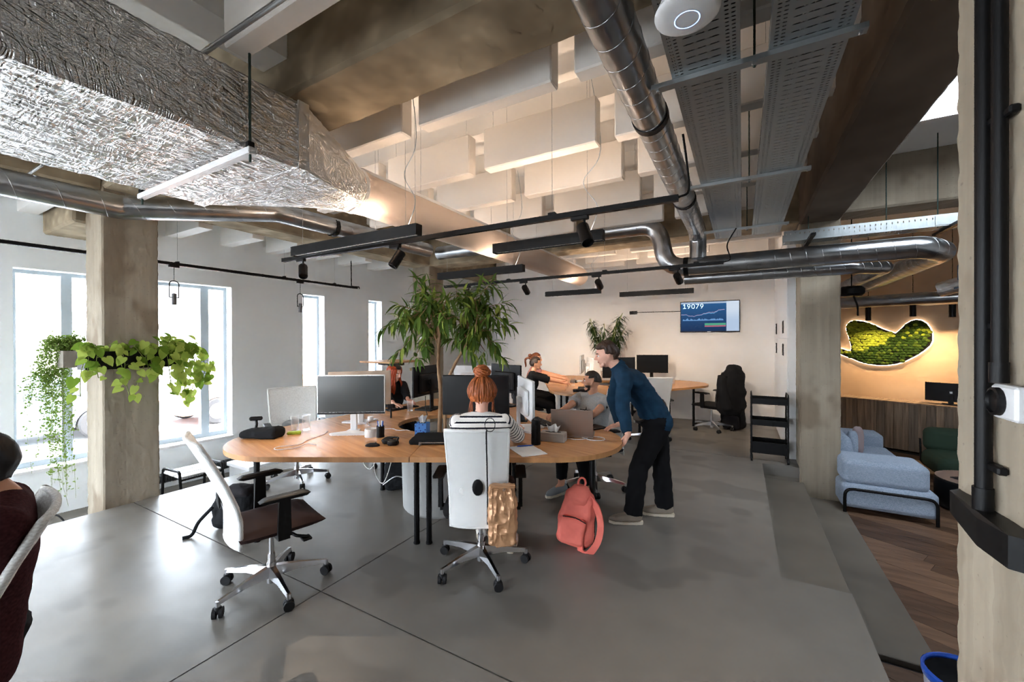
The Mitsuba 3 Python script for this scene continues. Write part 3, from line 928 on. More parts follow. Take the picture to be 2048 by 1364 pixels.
def loft(rows):
    """Closed shell from a grid of front points and one of back points."""
    F, B = rows
    n, m = F.shape[:2]
    v = np.vstack([F.reshape(-1, 3), B.reshape(-1, 3)])
    f = []
    for i in range(n - 1):
        for j in range(m - 1):
            a, b_, c, d = i * m + j, i * m + j + 1, (i + 1) * m + j + 1, (i + 1) * m + j
            f += [[a, b_, c], [a, c, d]]
            o = n * m
            f += [[o + a, o + c, o + b_], [o + a, o + d, o + c]]
    o = n * m
    rim = [i for i in range(m)] + [i * m + m - 1 for i in range(1, n)] + [(n - 1) * m + j for j in range(m - 2, -1, -1)] + [i * m for i in range(n - 2, 0, -1)]
    for k in range(len(rim)):
        a, b_ = rim[k], rim[(k + 1) % len(rim)]
        f += [[a, o + a, b_], [b_, o + a, o + b_]]
    return trimesh.Trimesh(v, f, process=False)


def chair_kit(back='chair_white', seat='seat_brown', legoff=0.0, bw=0.2, arms=True, seat_z=0.43, recl=0.0, see=False):
    k = Kit()
    for i in range(5):
        a = legoff + i * 2 * pi / 5
        d = np.array([math.cos(a), math.sin(a), 0])
        s = np.array([-d[1], d[0], 0])
        pts = []
        for q, w, z0, z1 in ((0.02, 0.026, 0.075, 0.135), (0.16, 0.017, 0.085, 0.118), (0.30, 0.012, 0.072, 0.092)):
            for sw in (-1, 1):
                pts.append([d * q + s * sw * w + Z * z0, d * q + s * sw * w * 0.6 + Z * z1])
        h1 = hull(np.array(pts[:4]).reshape(-1, 3))
        h2 = hull(np.array(pts[2:]).reshape(-1, 3))
        tip = cyl(d * 0.302 + Z * 0.05, d * 0.302 + Z * 0.09, 0.012, 12)
        k.add('base_leg', cat(h1, h2, tip), 'chrome', 25)
        c = d * 0.302
        ca = a + 0.9 + i * 0.5
        ax = np.array([math.cos(ca), math.sin(ca), 0])
        w = cat(*[cyl(c + ax * o0 + Z * 0.028, c + ax * o1 + Z * 0.028, 0.028, 18) for o0, o1 in ((-0.024, -0.007), (0.007, 0.024))], cyl(c - ax * 0.008 + Z * 0.03, c + ax * 0.008 + Z * 0.03, 0.012, 8))
        hd = lathe([(0.0, 0.034), (0.017, 0.032), (0.02, 0.02), (0.02, 0.008)], 12, c + Z * 0.028)
        k.add('caster', cat(w, hd), 'rubber', 30)
    k.add('gas_lift', cat(cyl((0, 0, 0.035), (0, 0, 0.16), 0.026, 20), cyl((0, 0, 0.16), (0, 0, 0.21), 0.020, 16), cyl((0, 0, 0.2), (0, 0, seat_z - 0.06), 0.014, 16)), 'chrome', 30)
    k.add('mechanism', cat(bx((-0.07, -0.15, seat_z - 0.085), (0.07, 0.12, seat_z - 0.035), 0.015), tube(fillet([(0.05, 0.05, seat_z - 0.07), (0.2, 0.08, seat_z - 0.075), (0.23, 0.14, seat_z - 0.09)], 0.03), 0.009, 8), bx((0.2, 0.10, seat_z - 0.1), (0.26, 0.15, seat_z - 0.085), 0.004)), 'black_plastic', 30)
    # seat cushion: waterfall front
    n = 12
    gx, gy = np.meshgrid(np.linspace(-1, 1, n), np.linspace(-1, 1, n), indexing='ij')
    X = gx * 0.235 * (1 - 0.10 * np.abs(gy) ** 4)
    Y = gy * 0.225 + 0.02
    edge = np.maximum(np.abs(gx), np.abs(gy)) ** 8
    zt = seat_z + 0.012 - 0.03 * np.clip(gy - 0.5, 0, 1) ** 2 * 4 * 0.4 - 0.022 * edge - 0.006 * (1 - gx ** 2)
    top = np.stack([X, Y, zt], -1)
    bot = np.stack([X * 0.94, Y * 0.95, np.full_like(X, seat_z - 0.045) + 0.012 * edge], -1)
    k.add('seat', loft((top, bot)), seat, 50)
    # backrest: two-part curve bent at the lumbar
    prof = np.array([(-0.245, 0.365), (-0.232, 0.44), (-0.222, 0.52), (-0.228, 0.60), (-0.255, 0.72), (-0.29, 0.84), (-0.325, 0.94), (-0.335, 0.965)])
    prof[:, 0] -= recl * (prof[:, 1] - 0.5)
    us = np.linspace(-1, 1, 9)
    F, B = [], []
    for y, z in prof:
        w = bw * (0.92 + 0.12 * (z - 0.365) / 0.6)
        F.append([[u * w, y + 0.03 * u * u + 0.012, z] for u in us])
        B.append([[u * (w + 0.004), y + 0.03 * u * u - 0.010, z] for u in us])
    F, B = np.array(F), np.array(B)
    k.add('backrest', loft((F, B)), back, 40)
    rim = [B[0, j] * 0.5 + F[0, j] * 0.5 for j in range(9)] + [B[i, 8] * 0.5 + F[i, 8] * 0.5 for i in range(1, 8)] + [B[7, j] * 0.5 + F[7, j] * 0.5 for j in range(7, -1, -1)] + [B[i, 0] * 0.5 + F[i, 0] * 0.5 for i in range(6, 0, -1)]
    k.add('back_frame', tube(rim, 0.0125, 8, closed=True), back, True)
    k.add('back_bracket', cat(xf(lathe([(0, -0.004), (0.9, -0.004), (1.0, 0.0), (0.95, 0.006), (0.6, 0.010), (0, 0.008)], 24).apply_scale([0.034, 0.052, 1.0]), (0, -0.246 - 0.1 * recl, 0.605), rx=pi / 2 + 0.10), tube(fillet([(0, -0.1, seat_z - 0.06), (0, -0.222, seat_z - 0.05), (0, -0.215, 0.43)], 0.05), 0.016, 8)), 'black_plastic', 40)
    lum = lathe([(0, 0), (0.11, 0.0), (0.12, 0.006), (0.11, 0.012), (0, 0.012)], 24)
    lum.apply_scale([1, 0.42, 1])
    k.add('lumbar_pad', xf(lum, (0, -0.203 if see else -0.216, 0.58), rx=pi / 2 + 0.02), 'grey_pot' if see else back, 40)
    if arms:
        for s in (-1, 1):
            x = s * 0.265
            k.add('arm_post', cat(hull([(x + a, b_, z) for a in (-0.012, 0.012) for b_, z in ((-0.035, seat_z - 0.03), (0.035, seat_z - 0.03), (-0.028, 0.61), (0.03, 0.61))]), hull([(s * 0.08, b_, seat_z - 0.06 + z) for b_ in (-0.03, 0.03) for z in (0, 0.02)] + [(x, b_, seat_z - 0.05 + z) for b_ in (-0.03, 0.03) for z in (0, 0.025)])), 'black_plastic', 30)
            k.add('armrest', hull(np.vstack([np.array([[x + dx, y, z] for dx in (-0.035, 0.035) for z in (0.612, 0.628)]) for y in (-0.10, 0.11)] + [np.array([[x + dx, y, 0.62] for dx in (-0.022, 0.022)]) for y in (-0.125, 0.135)] + [np.array([[x + dx, y, 0.636] for dx in (-0.025, 0.025)]) for y in (-0.09, 0.10)])), 'black_plastic', 40)
    return k


R = math.radians
G = 'office chairs'
kA = chair_kit(legoff=R(58 + 16), recl=0.15)
kA.place('office_chair', 'empty office chair with white back and brown seat in the foreground left', 'chair', (-2.49, 1.42, 0), R(-16), G)
kB = chair_kit(legoff=R(36 - 30), seat='chair_black', bw=0.178)
chairB = kB.place('office_chair', 'white backed office chair of the woman in the striped top, seen from behind', 'chair', (-1.515, 2.243, 0), R(30), G)
kC = chair_kit(back='chair_mesh', seat='chair_black', legoff=R(20), see=True, bw=0.225)
kC.place('office_chair', 'empty pale mesh office chair at the far left side of the large desk', 'chair', (-4.12, 2.62, 0), R(-115), G)
kD = chair_kit(back='chair_white', seat='chair_black', legoff=R(10))
kD.place('office_chair', 'white backed office chair of the man in the grey T-shirt', 'chair', (-1.30, 3.98, 0), R(138), G)
kD.place('office_chair', 'empty white backed office chair at the back desk behind the standing man', 'chair', (-1.16, 6.12, 0), R(28), G)
kE = chair_kit(back='chair_black', seat='chair_black', legoff=R(15))
kE.place('office_chair', 'black office chair with a jacket over its back, by the white wall', 'chair', (-0.44, 7.47, 0), R(62), G)
kE.place('office_chair', 'office chair of the woman with long red hair', 'chair', (-3.78, 3.62, 0), R(-95), G)
kE.place('office_chair', 'black office chair of the woman with a ponytail at the back desk', 'chair', (-2.98, 5.75, 0), R(-58), G)
kE.place('office_chair', 'black office chair of the bearded man at the back desk', 'chair', (-3.30, 6.42, 0), R(-62), G)

# things hanging from the chairs
t = thing('paper_bag', 'crumpled shiny copper brown bag hanging behind the white chair', 'bag')
bag = rbx((-0.075, -0.035, 0), (0.075, 0.035, 0.36), 0.02, 3)
bag = subdiv(bag, 0.012)
v = np.array(bag.vertices)
v[:, 1] *= 0.45 + 0.55 * np.clip((0.36 - v[:, 2]) / 0.2, 0, 1)
v[:, 0] *= 1 + 0.12 * np.sin(v[:, 2] * 9)
rg_ = 1 - np.abs(2 * meshkit.noise(v * [22, 22, 15] + 0.6 * meshkit.fbm(v * 9, 2, 4)[:, None], 3) - 1)
rg2_ = 1 - np.abs(2 * meshkit.noise(v * [40, 40, 28], 8) - 1)
v += ((rg_ ** 2 - 0.4) * 0.012 + (rg2_ ** 2 - 0.4) * 0.005)[:, None] * np.array(bag.vertex_normals)
bag.vertices = v
mat('copper_paper', lambda p, n, uv: mix(lin(172, 126, 90), lin(196, 150, 112), fbm(p.x * 30, p.y * 30, p.z * 30, 3)), 0.34, metal=0.35)
bq = np.array([-1.245, 2.075, 0.275])
put(t, 'body', xf(bag, bq, rz=R(32)), 'copper_paper', False)
put(t, 'flap', xf(bx((-0.078, -0.016, 0.345), (0.076, 0.016, 0.368), 0.006), bq, rz=R(32), rx=0.05), 'copper_paper')
put(t, 'eyelet', xf(lathe([(0.006, 0), (0.009, 0.003), (0.006, 0.006)], 12, (0.01, -0.03, 0.34), (0, -1, 0)), bq, rz=R(32)), 'steel', True)
dB = np.array([math.cos(R(30)), math.sin(R(30)), 0]); fB = np.array([-math.sin(R(30)), math.cos(R(30)), 0]); oB = np.array([-1.515, 2.243, 0])
cord = [oB + dB * 0.06 + fB * q + Z * z for q, z in ((-0.31, 0.94), (-0.35, 0.972), (-0.375, 0.94), (-0.33, 0.80), (-0.275, 0.62), (-0.268, 0.48), (-0.29, 0.40))]
t = thing('bag_cord', 'thin black cord looped over the white chair back', 'cord')
put(t, 'strand', tube(spline(cord, 6), 0.004, 6), 'black_fabric', True)
lp = [oB + dB * (0.06 + 0.03 * math.sin(a) + 0.02) + fB * -0.345 + Z * (1.005 - 0.04 * math.cos(a)) for a in np.linspace(0, 2 * pi, 16)[:-1]]
put(t, 'loop', tube(lp, 0.0022, 6, closed=True), 'black_fabric', True)
t = thing('jacket', 'black jacket draped over the black office chair by the wall', 'jacket')
jk = subdiv(rbx((-0.27, -0.47, 0.30), (0.27, -0.20, 1.08), 0.12, 3), 0.05)
v = np.array(jk.vertices)
k_ = np.clip((v[:, 2] - 0.3) / 0.78, 0, 1)
v[:, 0] *= 1.0 - 0.55 * np.clip(k_ - 0.7, 0, 1) / 0.3
v[:, 1] = -0.30 + (v[:, 1] + 0.32) * (1.05 - 0.45 * k_) - 0.06 * k_
v += ((meshkit.fbm(v * 9, 3, 8) - 0.5) * 0.07)[:, None] * np.array(jk.vertex_normals)
jk.vertices = v
put(t, 'body', xf(jk, (-0.44, 7.47, 0), rz=R(62)), 'black_fabric', True)
put(t, 'sleeve', xf(tube(spline([(-0.24, -0.33, 0.92), (-0.29, -0.34, 0.75), (-0.27, -0.38, 0.55), (-0.25, -0.42, 0.40)], 5), [0.07] * 15 + [0.055], 12), (-0.44, 7.47, 0), rz=R(62)), 'black_fabric', True)
put(t, 'hood', xf(rough(rbx((-0.13, -0.46, 0.90), (0.13, -0.27, 1.09), 0.08, 3), 0.02, 9, 2, 0.04), (-0.44, 7.47, 0), rz=R(62)), 'black_fabric', True)

# ---------------------------------------------------------------- monitors
def monitor_kit(back, screen='black_screen', w=0.54, h=0.32, z0=0.155, stand='black_plastic', foot='arc'):
    """Screen faces +y, foot at the origin."""
    k = Kit()
    k.add('casing', cat(bx((-w / 2, -0.012, z0), (w / 2, 0.010, z0 + h), 0.004), bx((-w * 0.33, -0.038, z0 + 0.03), (w * 0.33, -0.010, z0 + h * 0.75), 0.014)), back)
    k.add('screen', bx((-w / 2 + 0.008, 0.0085, z0 + 0.018), (w / 2 - 0.008, 0.0115, z0 + h - 0.008)), screen)
    k.add('chin', bx((-w / 2 + 0.002, 0.009, z0 + 0.002), (w / 2 - 0.002, 0.0125, z0 + 0.016)), 'black_plastic')
    k.add('neck', cat(bx((-0.028, -0.075, 0.0), (0.028, -0.05, z0 + h * 0.55), 0.008), bx((-0.03, -0.06, z0 + h * 0.38), (0.03, -0.03, z0 + h * 0.52), 0.006)), stand)
    if foot == 'arc':
        ft = Polygon([(-0.16, 0.055), (-0.13, 0.09), (0.13, 0.09), (0.16, 0.055), (0.05, -0.02), (0.045, -0.09), (-0.045, -0.09), (-0.05, -0.02)])
    else:
        ft = rpoly(-0.13, -0.13, 0.13, 0.08, 0.02)
    k.add('foot', prism(ft, 0.0, 0.014), stand)
    k.add('vent', cat(*[bx((-0.1 + i * 0.05, -0.0385, z0 + h * 0.55), (-0.06 + i * 0.05, -0.037, z0 + h * 0.56)) for i in range(4)]), 'window_frame' if back == 'white_plastic' else 'dark_fabric')
    return k


def face(dx, dy):            # rotation that turns +y towards (dx, dy)
    return math.atan2(-dx, dy)


TZ = 0.74
GM = 'monitors on the desks'
mon_white_front = monitor_kit('white_plastic', 'grey_screen', stand='white_plastic')
mon_white_front.place('monitor', 'switched-off monitor with a grey reflecting screen on the left of the desk', 'monitor', (-2.78, 2.24, TZ), face(0.56, -0.83), GM)
mon_silver = monitor_kit('desk_beige', 'black_screen', stand='white_plastic')
mat('desk_beige', lin(206, 186, 166), 0.5)
mon_silver.place('monitor', 'beige backed monitor just behind the grey screen on the large desk', 'monitor', (-3.05, 2.555, TZ), face(-0.80, 0.6), GM)
mon_black = monitor_kit('black_plastic', 'black_screen', stand='black_plastic', foot='plate')
mon_black.place('monitor', 'black monitor with a yellow sticker, before the woman with long red hair', 'monitor', (-3.02, 3.42, TZ), face(-0.86, -0.15), GM)
mon_black.place('monitor', 'black monitor in front of the woman in the striped top', 'monitor', (-1.86, 2.69, TZ), face(0.42, -0.9), GM)
mon_white = monitor_kit('white_plastic', 'black_screen', stand='white_plastic', z0=0.12)
mon_white.place('monitor', 'white backed monitor beside the steel thermos, its screen to the man in grey', 'monitor', (-1.56, 2.98, TZ), face(0.72, 0.62), GM)
mon_black.place('monitor', 'wide black monitor behind the striped woman, right of the tree trunk', 'monitor', (-2.36, 4.02, TZ), face(0.35, 0.9), GM)
mon_white.place('monitor', 'white backed monitor half behind the tree crown and the hair bun', 'monitor', (-2.86, 4.12, TZ), face(-0.3, 0.95), GM)
mon_black.place('monitor', 'black monitor standing at the back desk against the white wall', 'monitor', (-1.40, 7.56, TZ), face(0.35, -0.92), GM)
mon_sl = monitor_kit('silver_plastic', 'black_screen', stand='silver_plastic')
mon_sl.place('monitor', 'thin grey monitor seen edge-on at the back desk, the left of two', 'monitor', (-2.50, 6.95, TZ), face(-0.9, -0.22), GM)
mon_white.place('monitor', 'thin white monitor seen edge-on at the back desk, the right of two', 'monitor', (-2.30, 6.82, TZ), face(0.88, 0.5), GM)
mon_black.place('monitor', 'black monitor between the two men at the back desk', 'monitor', (-1.68, 6.36, TZ), face(0.62, -0.75), GM)

# ---------------------------------------------------------------- on the large desk
mat('blue_box', lambda p, n, uv: mix(lin(60, 118, 186), lin(34, 40, 120), sstep(0.36, 0.42, dr.abs(0.5 - mikit.voronoi((p.x + p.y * 0.4) * 32, p.z * 32)[0]) * 1.2)), 0.5)
mat('grey_wood', lambda p, n, uv: mix(lin(140, 132, 124), lin(178, 170, 162), fbm(p.x * 10, p.y * 10, p.z * 60, 3)), 0.7)
mat('tissue', lin(236, 236, 236), 0.9, spec=0.1)
mat('aluminium', lin(168, 152, 142), 0.35, metal=0.7)
mat('blue_pen', lin(24, 74, 160), 0.4)
mat('lime', lin(168, 190, 60), 0.5)
mat('cable_white', lin(226, 224, 220), 0.5)


def tissue_tuft(c, w, h, seed):
    n = 14
    g = np.linspace(-1, 1, n)
    gx, gz = np.meshgrid(g, np.linspace(0, 1, n), indexing='ij')
    top = 0.75 + 0.25 * np.abs(np.sin(gx * 3.3 + seed))
    X = gx * w * (0.5 + 0.5 * gz)
    Y = 0.025 * np.sin(gx * 5 + seed) * (0.3 + gz)
    Zz = gz * h * top
    P = np.stack([X, Y, Zz], -1) + np.array(c)
    return loft((P, P + np.array([0.0, 0.0035, 0])))


def tissue_box(label, c, rz, sx, sy, sz, m, seed):
    t = thing('tissue_box', label, 'tissue box')
    put(t, 'box', xf(bx((-sx / 2, -sy / 2, 0), (sx / 2, sy / 2, sz), 0.003), c, rz=rz), m)
    put(t, 'slot', xf(prism(Point(0, 0).buffer(1).simplify(0.02), sz - 0.001, sz + 0.0015).apply_scale([sx * 0.32, sy * 0.22, 1]), c, rz=rz), 'black_plastic')
    put(t, 'tissue', xf(tissue_tuft((0, 0, sz - 0.005), sx * 0.32, 0.062, seed), c, rz=rz), 'tissue', True)


tissue_box('grey wooden tissue box beside the open laptop', (-1.235, 2.80, TZ), R(8), 0.19, 0.095, 0.066, 'grey_wood', 1.0)
tissue_box('blue patterned cube tissue box by the hole in the large desk', (-2.20, 2.44, TZ), R(24), 0.095, 0.095, 0.105, 'blue_box', 2.3)
t = thing('thermos', 'matt black thermos bottle on the large desk', 'bottle')
put(t, 'body', lathe([(0, 0), (0.030, 0), (0.0335, 0.004), (0.0335, 0.142), (0.031, 0.15)], 28, (-1.30, 2.64, TZ)), 'black_metal', 40)
put(t, 'lid', lathe([(0.031, 0.15), (0.0325, 0.152), (0.0325, 0.172), (0.029, 0.178), (0.0, 0.178)], 28, (-1.30, 2.64, TZ)), 'black_plastic', 40)
put(t, 'loop', tube([(-1.30 + 0.022 * math.cos(a), 2.64, TZ + 0.176 + 0.016 * math.sin(a)) for a in np.linspace(0, pi, 9)], 0.004, 6), 'black_plastic', True)
t = thing('laptop', 'open laptop with a brushed aluminium lid turned to the man in the grey T-shirt', 'laptop')
lp_ = Kit()
put(t, 'keyboard_base', xf(bx((-0.16, -0.11, 0), (0.16, 0.11, 0.014), 0.003), (-1.17, 3.06, TZ), rz=R(15)), 'aluminium')
put(t, 'lid', xf(xf(bx((-0.16, 0, 0), (0.16, 0.008, 0.215), 0.003), rx=R(14)), np.array([-1.17, 3.06, TZ + 0.014]) + np.array([0.11 * math.sin(R(15)), -0.11 * math.cos(R(15)), 0]), rz=R(15)), 'aluminium')
put(t, 'screen', xf(xf(bx((-0.152, 0.008, 0.008), (0.152, 0.0095, 0.207)), rx=R(14)), np.array([-1.17, 3.06, TZ + 0.014]) + np.array([0.11 * math.sin(R(15)), -0.11 * math.cos(R(15)), 0]), rz=R(15)), 'black_screen')
single('desk_mat', 'black drawing tablet lying beside the forearm of the man in grey', 'tablet', xf(bx((-0.13, -0.08, 0), (0.13, 0.08, 0.009), 0.003), (-1.13, 3.345, TZ), rz=R(60)), 'black_plastic')
single('keyboard', 'black keyboard under the hand of the man in grey', 'keyboard', xf(cat(bx((-0.2, -0.06, 0), (0.2, 0.06, 0.012), 0.003), *[bx((-0.19 + i * 0.0255, -0.05 + j * 0.026, 0.012), (-0.168 + i * 0.0255, -0.028 + j * 0.026, 0.017)) for i in range(15) for j in range(4)]), (-1.60, 3.36, TZ), rz=R(-40)), 'black_plastic')
t = thing('notebook', 'open notebook with blank pages beside the striped sleeve', 'notebook')
for s, lb in ((-1, None), (1, None)):
    put(t, 'page', xf(bx((0.002 if s > 0 else -0.125, -0.09, 0.0), (0.125 if s > 0 else -0.002, 0.09, 0.006), 0.002), (-1.275, 2.455, TZ), rz=R(-38)), 'paper')
single('pen', 'blue pen lying across the open notebook', 'pen', tube([(-1.37, 2.49, TZ + 0.012), (-1.30, 2.555, TZ + 0.012), (-1.285, 2.57, TZ + 0.012)], [0.005, 0.005, 0.002], 8), 'blue_pen')
single('charging_cable', 'white charging cable looped beside the laptop', 'cable', tube(spline([(-1.08, 2.98, TZ + 0.008), (-1.0, 2.94, TZ + 0.004), (-0.93, 2.95, TZ + 0.004), (-0.90, 3.01, TZ + 0.004), (-0.96, 3.06, TZ + 0.004), (-1.03, 3.02, TZ + 0.006), (-1.03, 2.95, TZ + 0.006), (-1.09, 2.90, TZ + 0.004), (-1.16, 2.90, TZ + 0.004)], 8), 0.0032, 6), 'cable_white', True)
t = thing('mug', 'white mug half hidden by the striped sleeve', 'mug')
put(t, 'cup', lathe([(0, 0), (0.030, 0), (0.036, 0.01), (0.038, 0.08), (0.035, 0.08), (0.032, 0.012), (0, 0.01)], 24, (-1.50, 2.69, TZ)), 'white_plastic', 40)
put(t, 'handle', tube([(-1.50 + (0.036 + 0.024 * math.sin(a)) * 0.87, 2.69 + (0.036 + 0.024 * math.sin(a)) * 0.49, TZ + 0.042 + 0.022 * math.cos(a)) for a in np.linspace(0, pi, 10)], 0.005, 8), 'white_plastic', True)
t = thing('phone_stand', 'small black folding phone stand behind the white monitor', 'stand')
put(t, 'base', xf(bx((-0.05, -0.04, 0), (0.05, 0.04, 0.008), 0.002), (-1.78, 3.33, TZ), rz=R(20)), 'black_plastic')
put(t, 'arm', xf(xf(bx((-0.03, -0.005, 0), (0.03, 0.005, 0.11), 0.002), rx=R(-25)), (-1.78, 3.33, TZ + 0.006), rz=R(60)), 'black_plastic')
single('papers', 'loose white papers beside the white monitor foot', 'papers', cat(xf(bx((-0.105, -0.075, 0), (0.105, 0.075, 0.004)), (-1.60, 3.17, TZ), rz=R(24)), xf(bx((-0.105, -0.075, 0.004), (0.105, 0.075, 0.007)), (-1.58, 3.19, TZ), rz=R(38))), 'paper')
single('wallet', 'dark blue case lying behind the white monitor', 'case', xf(bx((-0.08, -0.04, 0), (0.08, 0.04, 0.02), 0.006), (-1.88, 3.16, TZ), rz=R(30)), 'blue_pen')
# left half of the desk
t = thing('water_bottle', 'clear square glass bottle on the large desk', 'bottle')
put(t, 'glass', lathe([(0, 0.002), (0.037, 0.002), (0.041, 0.01), (0.041, 0.125), (0.034, 0.143), (0.018, 0.155), (0.0165, 0.178)], 20, (-2.41, 2.11, TZ)), 'clear_glass', 40)
put(t, 'cap', lathe([(0.019, 0.165), (0.02, 0.167), (0.02, 0.19), (0, 0.192)], 20, (-2.41, 2.11, TZ)), 'white_plastic', 40)
put(t, 'label', lathe([(0.0418, 0.04), (0.0418, 0.10)], 20, (-2.41, 2.11, TZ)), 'paper', True)
t = thing('pen_holder', 'black pen cup with blue and white pens', 'pen cup')
put(t, 'cup', lathe([(0, 0), (0.030, 0), (0.030, 0.088), (0.027, 0.088), (0.027, 0.006), (0, 0.006)], 20, (-2.465, 2.255, TZ)), 'black_plastic', 40)
for i, (a, m) in enumerate(((0.3, 'blue_pen'), (1.9, 'white_plastic'), (3.5, 'blue_pen'), (5.0, 'white_plastic'))):
    put(t, 'pen', cyl((-2.465 + 0.008 * math.cos(a), 2.255 + 0.008 * math.sin(a), TZ + 0.01), (-2.465 + 0.022 * math.cos(a), 2.255 + 0.022 * math.sin(a), TZ + 0.125), 0.0045, 8), m)
t = thing('headphones', 'black folded headphones beside the glass bottle', 'headphones')
for p in ((-2.20, 2.13), (-2.27, 2.145)):
    put(t, 'ear_cup', lathe([(0, 0), (0.036, 0.002), (0.042, 0.012), (0.040, 0.03), (0.03, 0.036), (0, 0.036)], 24, (p[0], p[1], TZ)), 'black_plastic', 40)
put(t, 'band', tube(fillet([(-2.16, 2.12, TZ + 0.03), (-2.22, 2.21, TZ + 0.035), (-2.32, 2.18, TZ + 0.03), (-2.30, 2.12, TZ + 0.02)], 0.05), 0.008, 8), 'black_plastic', True)
t = thing('computer_mouse', 'dark computer mouse in front of the headphones', 'mouse')
ms = trimesh.creation.icosphere(subdivisions=3)
ms.apply_scale([0.032, 0.052, 0.02])
ms.vertices[:, 2] = np.maximum(ms.vertices[:, 2], -0.002)
put(t, 'body', xf(ms, (-2.305, 2.035, TZ + 0.003), rz=R(-60)), 'dark_fabric', True)
put(t, 'wheel', xf(cyl((-0.003, 0.022, 0.018), (0.003, 0.022, 0.018), 0.006, 10), (-2.305, 2.035, TZ + 0.003), rz=R(-60)), 'rubber')
t = thing('laptop_sleeve', 'black laptop sleeve with a zip lying on the desk left of the striped woman', 'laptop sleeve')
put(t, 'case', xf(rough(rbx((-0.19, -0.13, 0), (0.19, 0.13, 0.038), 0.018, 3), 0.003, 20, 4, 0.03), (-1.99, 2.38, TZ + 0.001), rz=R(29)), 'black_fabric', True)
put(t, 'zip', xf(cat(bx((-0.10, -0.134, 0.016), (0.18, -0.129, 0.022)), bx((-0.115, -0.142, 0.012), (-0.095, -0.128, 0.024), 0.003), lathe([(0.006, 0), (0.008, 0.002), (0.006, 0.004)], 10, (-0.105, -0.142, 0.006), (0, -1, 0))), (-1.99, 2.38, TZ), rz=R(29)), 'steel')
t = thing('black_pouch', 'black cloth pouch with a small webcam on top, left end of the desk', 'pouch')
po = subdiv(rbx((-0.15, -0.075, 0), (0.15, 0.075, 0.085), 0.03, 3), 0.02)
v = np.array(po.vertices)
v[:, 2] *= 0.72 + 0.4 * v[:, 0] / 0.15 * 0.5 + 0.2 * (1 - (v[:, 1] / 0.075) ** 2)
v += ((meshkit.fbm(v * 22, 3, 6) - 0.5) * 0.02)[:, None] * np.array(po.vertex_normals)
v[:, 2] = np.maximum(v[:, 2], 0.0)
po.vertices = v
put(t, 'bag', xf(po, (-3.27, 1.80, TZ), rz=R(24)), 'black_fabric', True)
put(t, 'webcam', cat(xf(bx((-0.045, -0.016, 0), (0.045, 0.016, 0.03), 0.008), (-3.36, 1.80, TZ + 0.125), rz=R(50)), tube([(-3.36, 1.80, TZ + 0.06), (-3.35, 1.80, TZ + 0.1), (-3.36, 1.80, TZ + 0.13)], 0.01, 8)), 'black_plastic')
t = thing('lighter_pack', 'small lime green packet beside the drinking glasses', 'packet')
put(t, 'body', xf(bx((-0.05, -0.022, 0), (0.05, 0.022, 0.022), 0.005), (-3.16, 1.99, TZ), rz=R(50)), 'lime')
for i, (x, y) in enumerate(((-3.26, 2.06), (-3.20, 2.12))):
    k = single('drinking_glass', ('clear tall drinking glass behind the lime packet, the left one', 'clear tall drinking glass behind the lime packet, the right one')[i], 'glass', lathe([(0, 0.003), (0.028, 0.003), (0.033, 0.13), (0.031, 0.13), (0.0265, 0.008), (0, 0.008)], 20, (x, y, TZ)), 'clear_glass', 40, group='drinking glasses')
single('drinking_glass', 'clear drinking glass in front of the woman with long red hair', 'glass', lathe([(0, 0.003), (0.03, 0.003), (0.034, 0.12), (0.032, 0.12), (0.0285, 0.008), (0, 0.008)], 20, (-3.06, 3.205, TZ)), 'clear_glass', 40, group='drinking glasses')
single('usb_cable', 'thin white cable coiled on the left half of the desk', 'cable', tube(spline([(-3.0, 2.18, TZ + 0.004), (-2.93, 2.09, TZ + 0.004), (-2.86, 1.90, TZ + 0.004), (-2.80, 1.80, TZ + 0.004), (-2.86, 1.68, TZ + 0.006), (-2.80, 1.63, TZ + 0.006), (-2.73, 1.72, TZ + 0.004), (-2.75, 1.83, TZ + 0.008), (-2.68, 1.85, TZ + 0.004)], 8), 0.003, 6), 'cable_white', True)
single('usb_cable', 'white cables running from the grey monitor over the desk to its middle hole', 'cable', tube(spline([(-2.72, 2.33, TZ + 0.1), (-2.68, 2.38, TZ + 0.02), (-2.6, 2.50, TZ + 0.004), (-2.50, 2.48, TZ + 0.004), (-2.42, 2.52, TZ + 0.004), (-2.40, 2.56, TZ - 0.06)], 7), 0.003, 6), 'cable_white', True)
single('usb_cable', 'black cable arching from the red-haired woman\'s monitor into the middle hole', 'cable', tube(spline([(-2.93, 3.30, TZ + 0.16), (-2.84, 3.20, TZ + 0.05), (-2.74, 3.11, TZ + 0.012), (-2.70, 3.05, TZ - 0.01), (-2.69, 3.03, TZ - 0.1)], 7), 0.004, 6), 'black_plastic', True)
for i, pts in enumerate(([(-2.70, 2.4, 0.70), (-2.72, 2.42, 0.4), (-2.62, 2.42, 0.30), (-2.52, 2.42, 0.5), (-2.50, 2.44, 0.70)], [(-2.95, 2.55, 0.70), (-2.97, 2.5, 0.45), (-2.86, 2.5, 0.36), (-2.75, 2.52, 0.55), (-2.72, 2.55, 0.70)])):
    single('hanging_cable', ('white cable hanging in a loop under the large desk, the nearer one', 'white cable hanging in a loop under the large desk, the farther one')[i], 'cable', tube(spline(pts, 8), 0.0035, 6), 'cable_white', True)
single('keyboard', 'black keyboard in front of the woman with long red hair', 'keyboard', xf(cat(bx((-0.19, -0.06, 0), (0.19, 0.06, 0.012), 0.003), *[bx((-0.18 + i * 0.0255, -0.05 + j * 0.026, 0.012), (-0.158 + i * 0.0255, -0.028 + j * 0.026, 0.017)) for i in range(14) for j in range(4)]), (-3.27, 3.30, TZ), rz=R(80)), 'black_plastic')
t = thing('desk_phone_stand', 'dark gadget on a stem beside the grey monitor', 'stand')
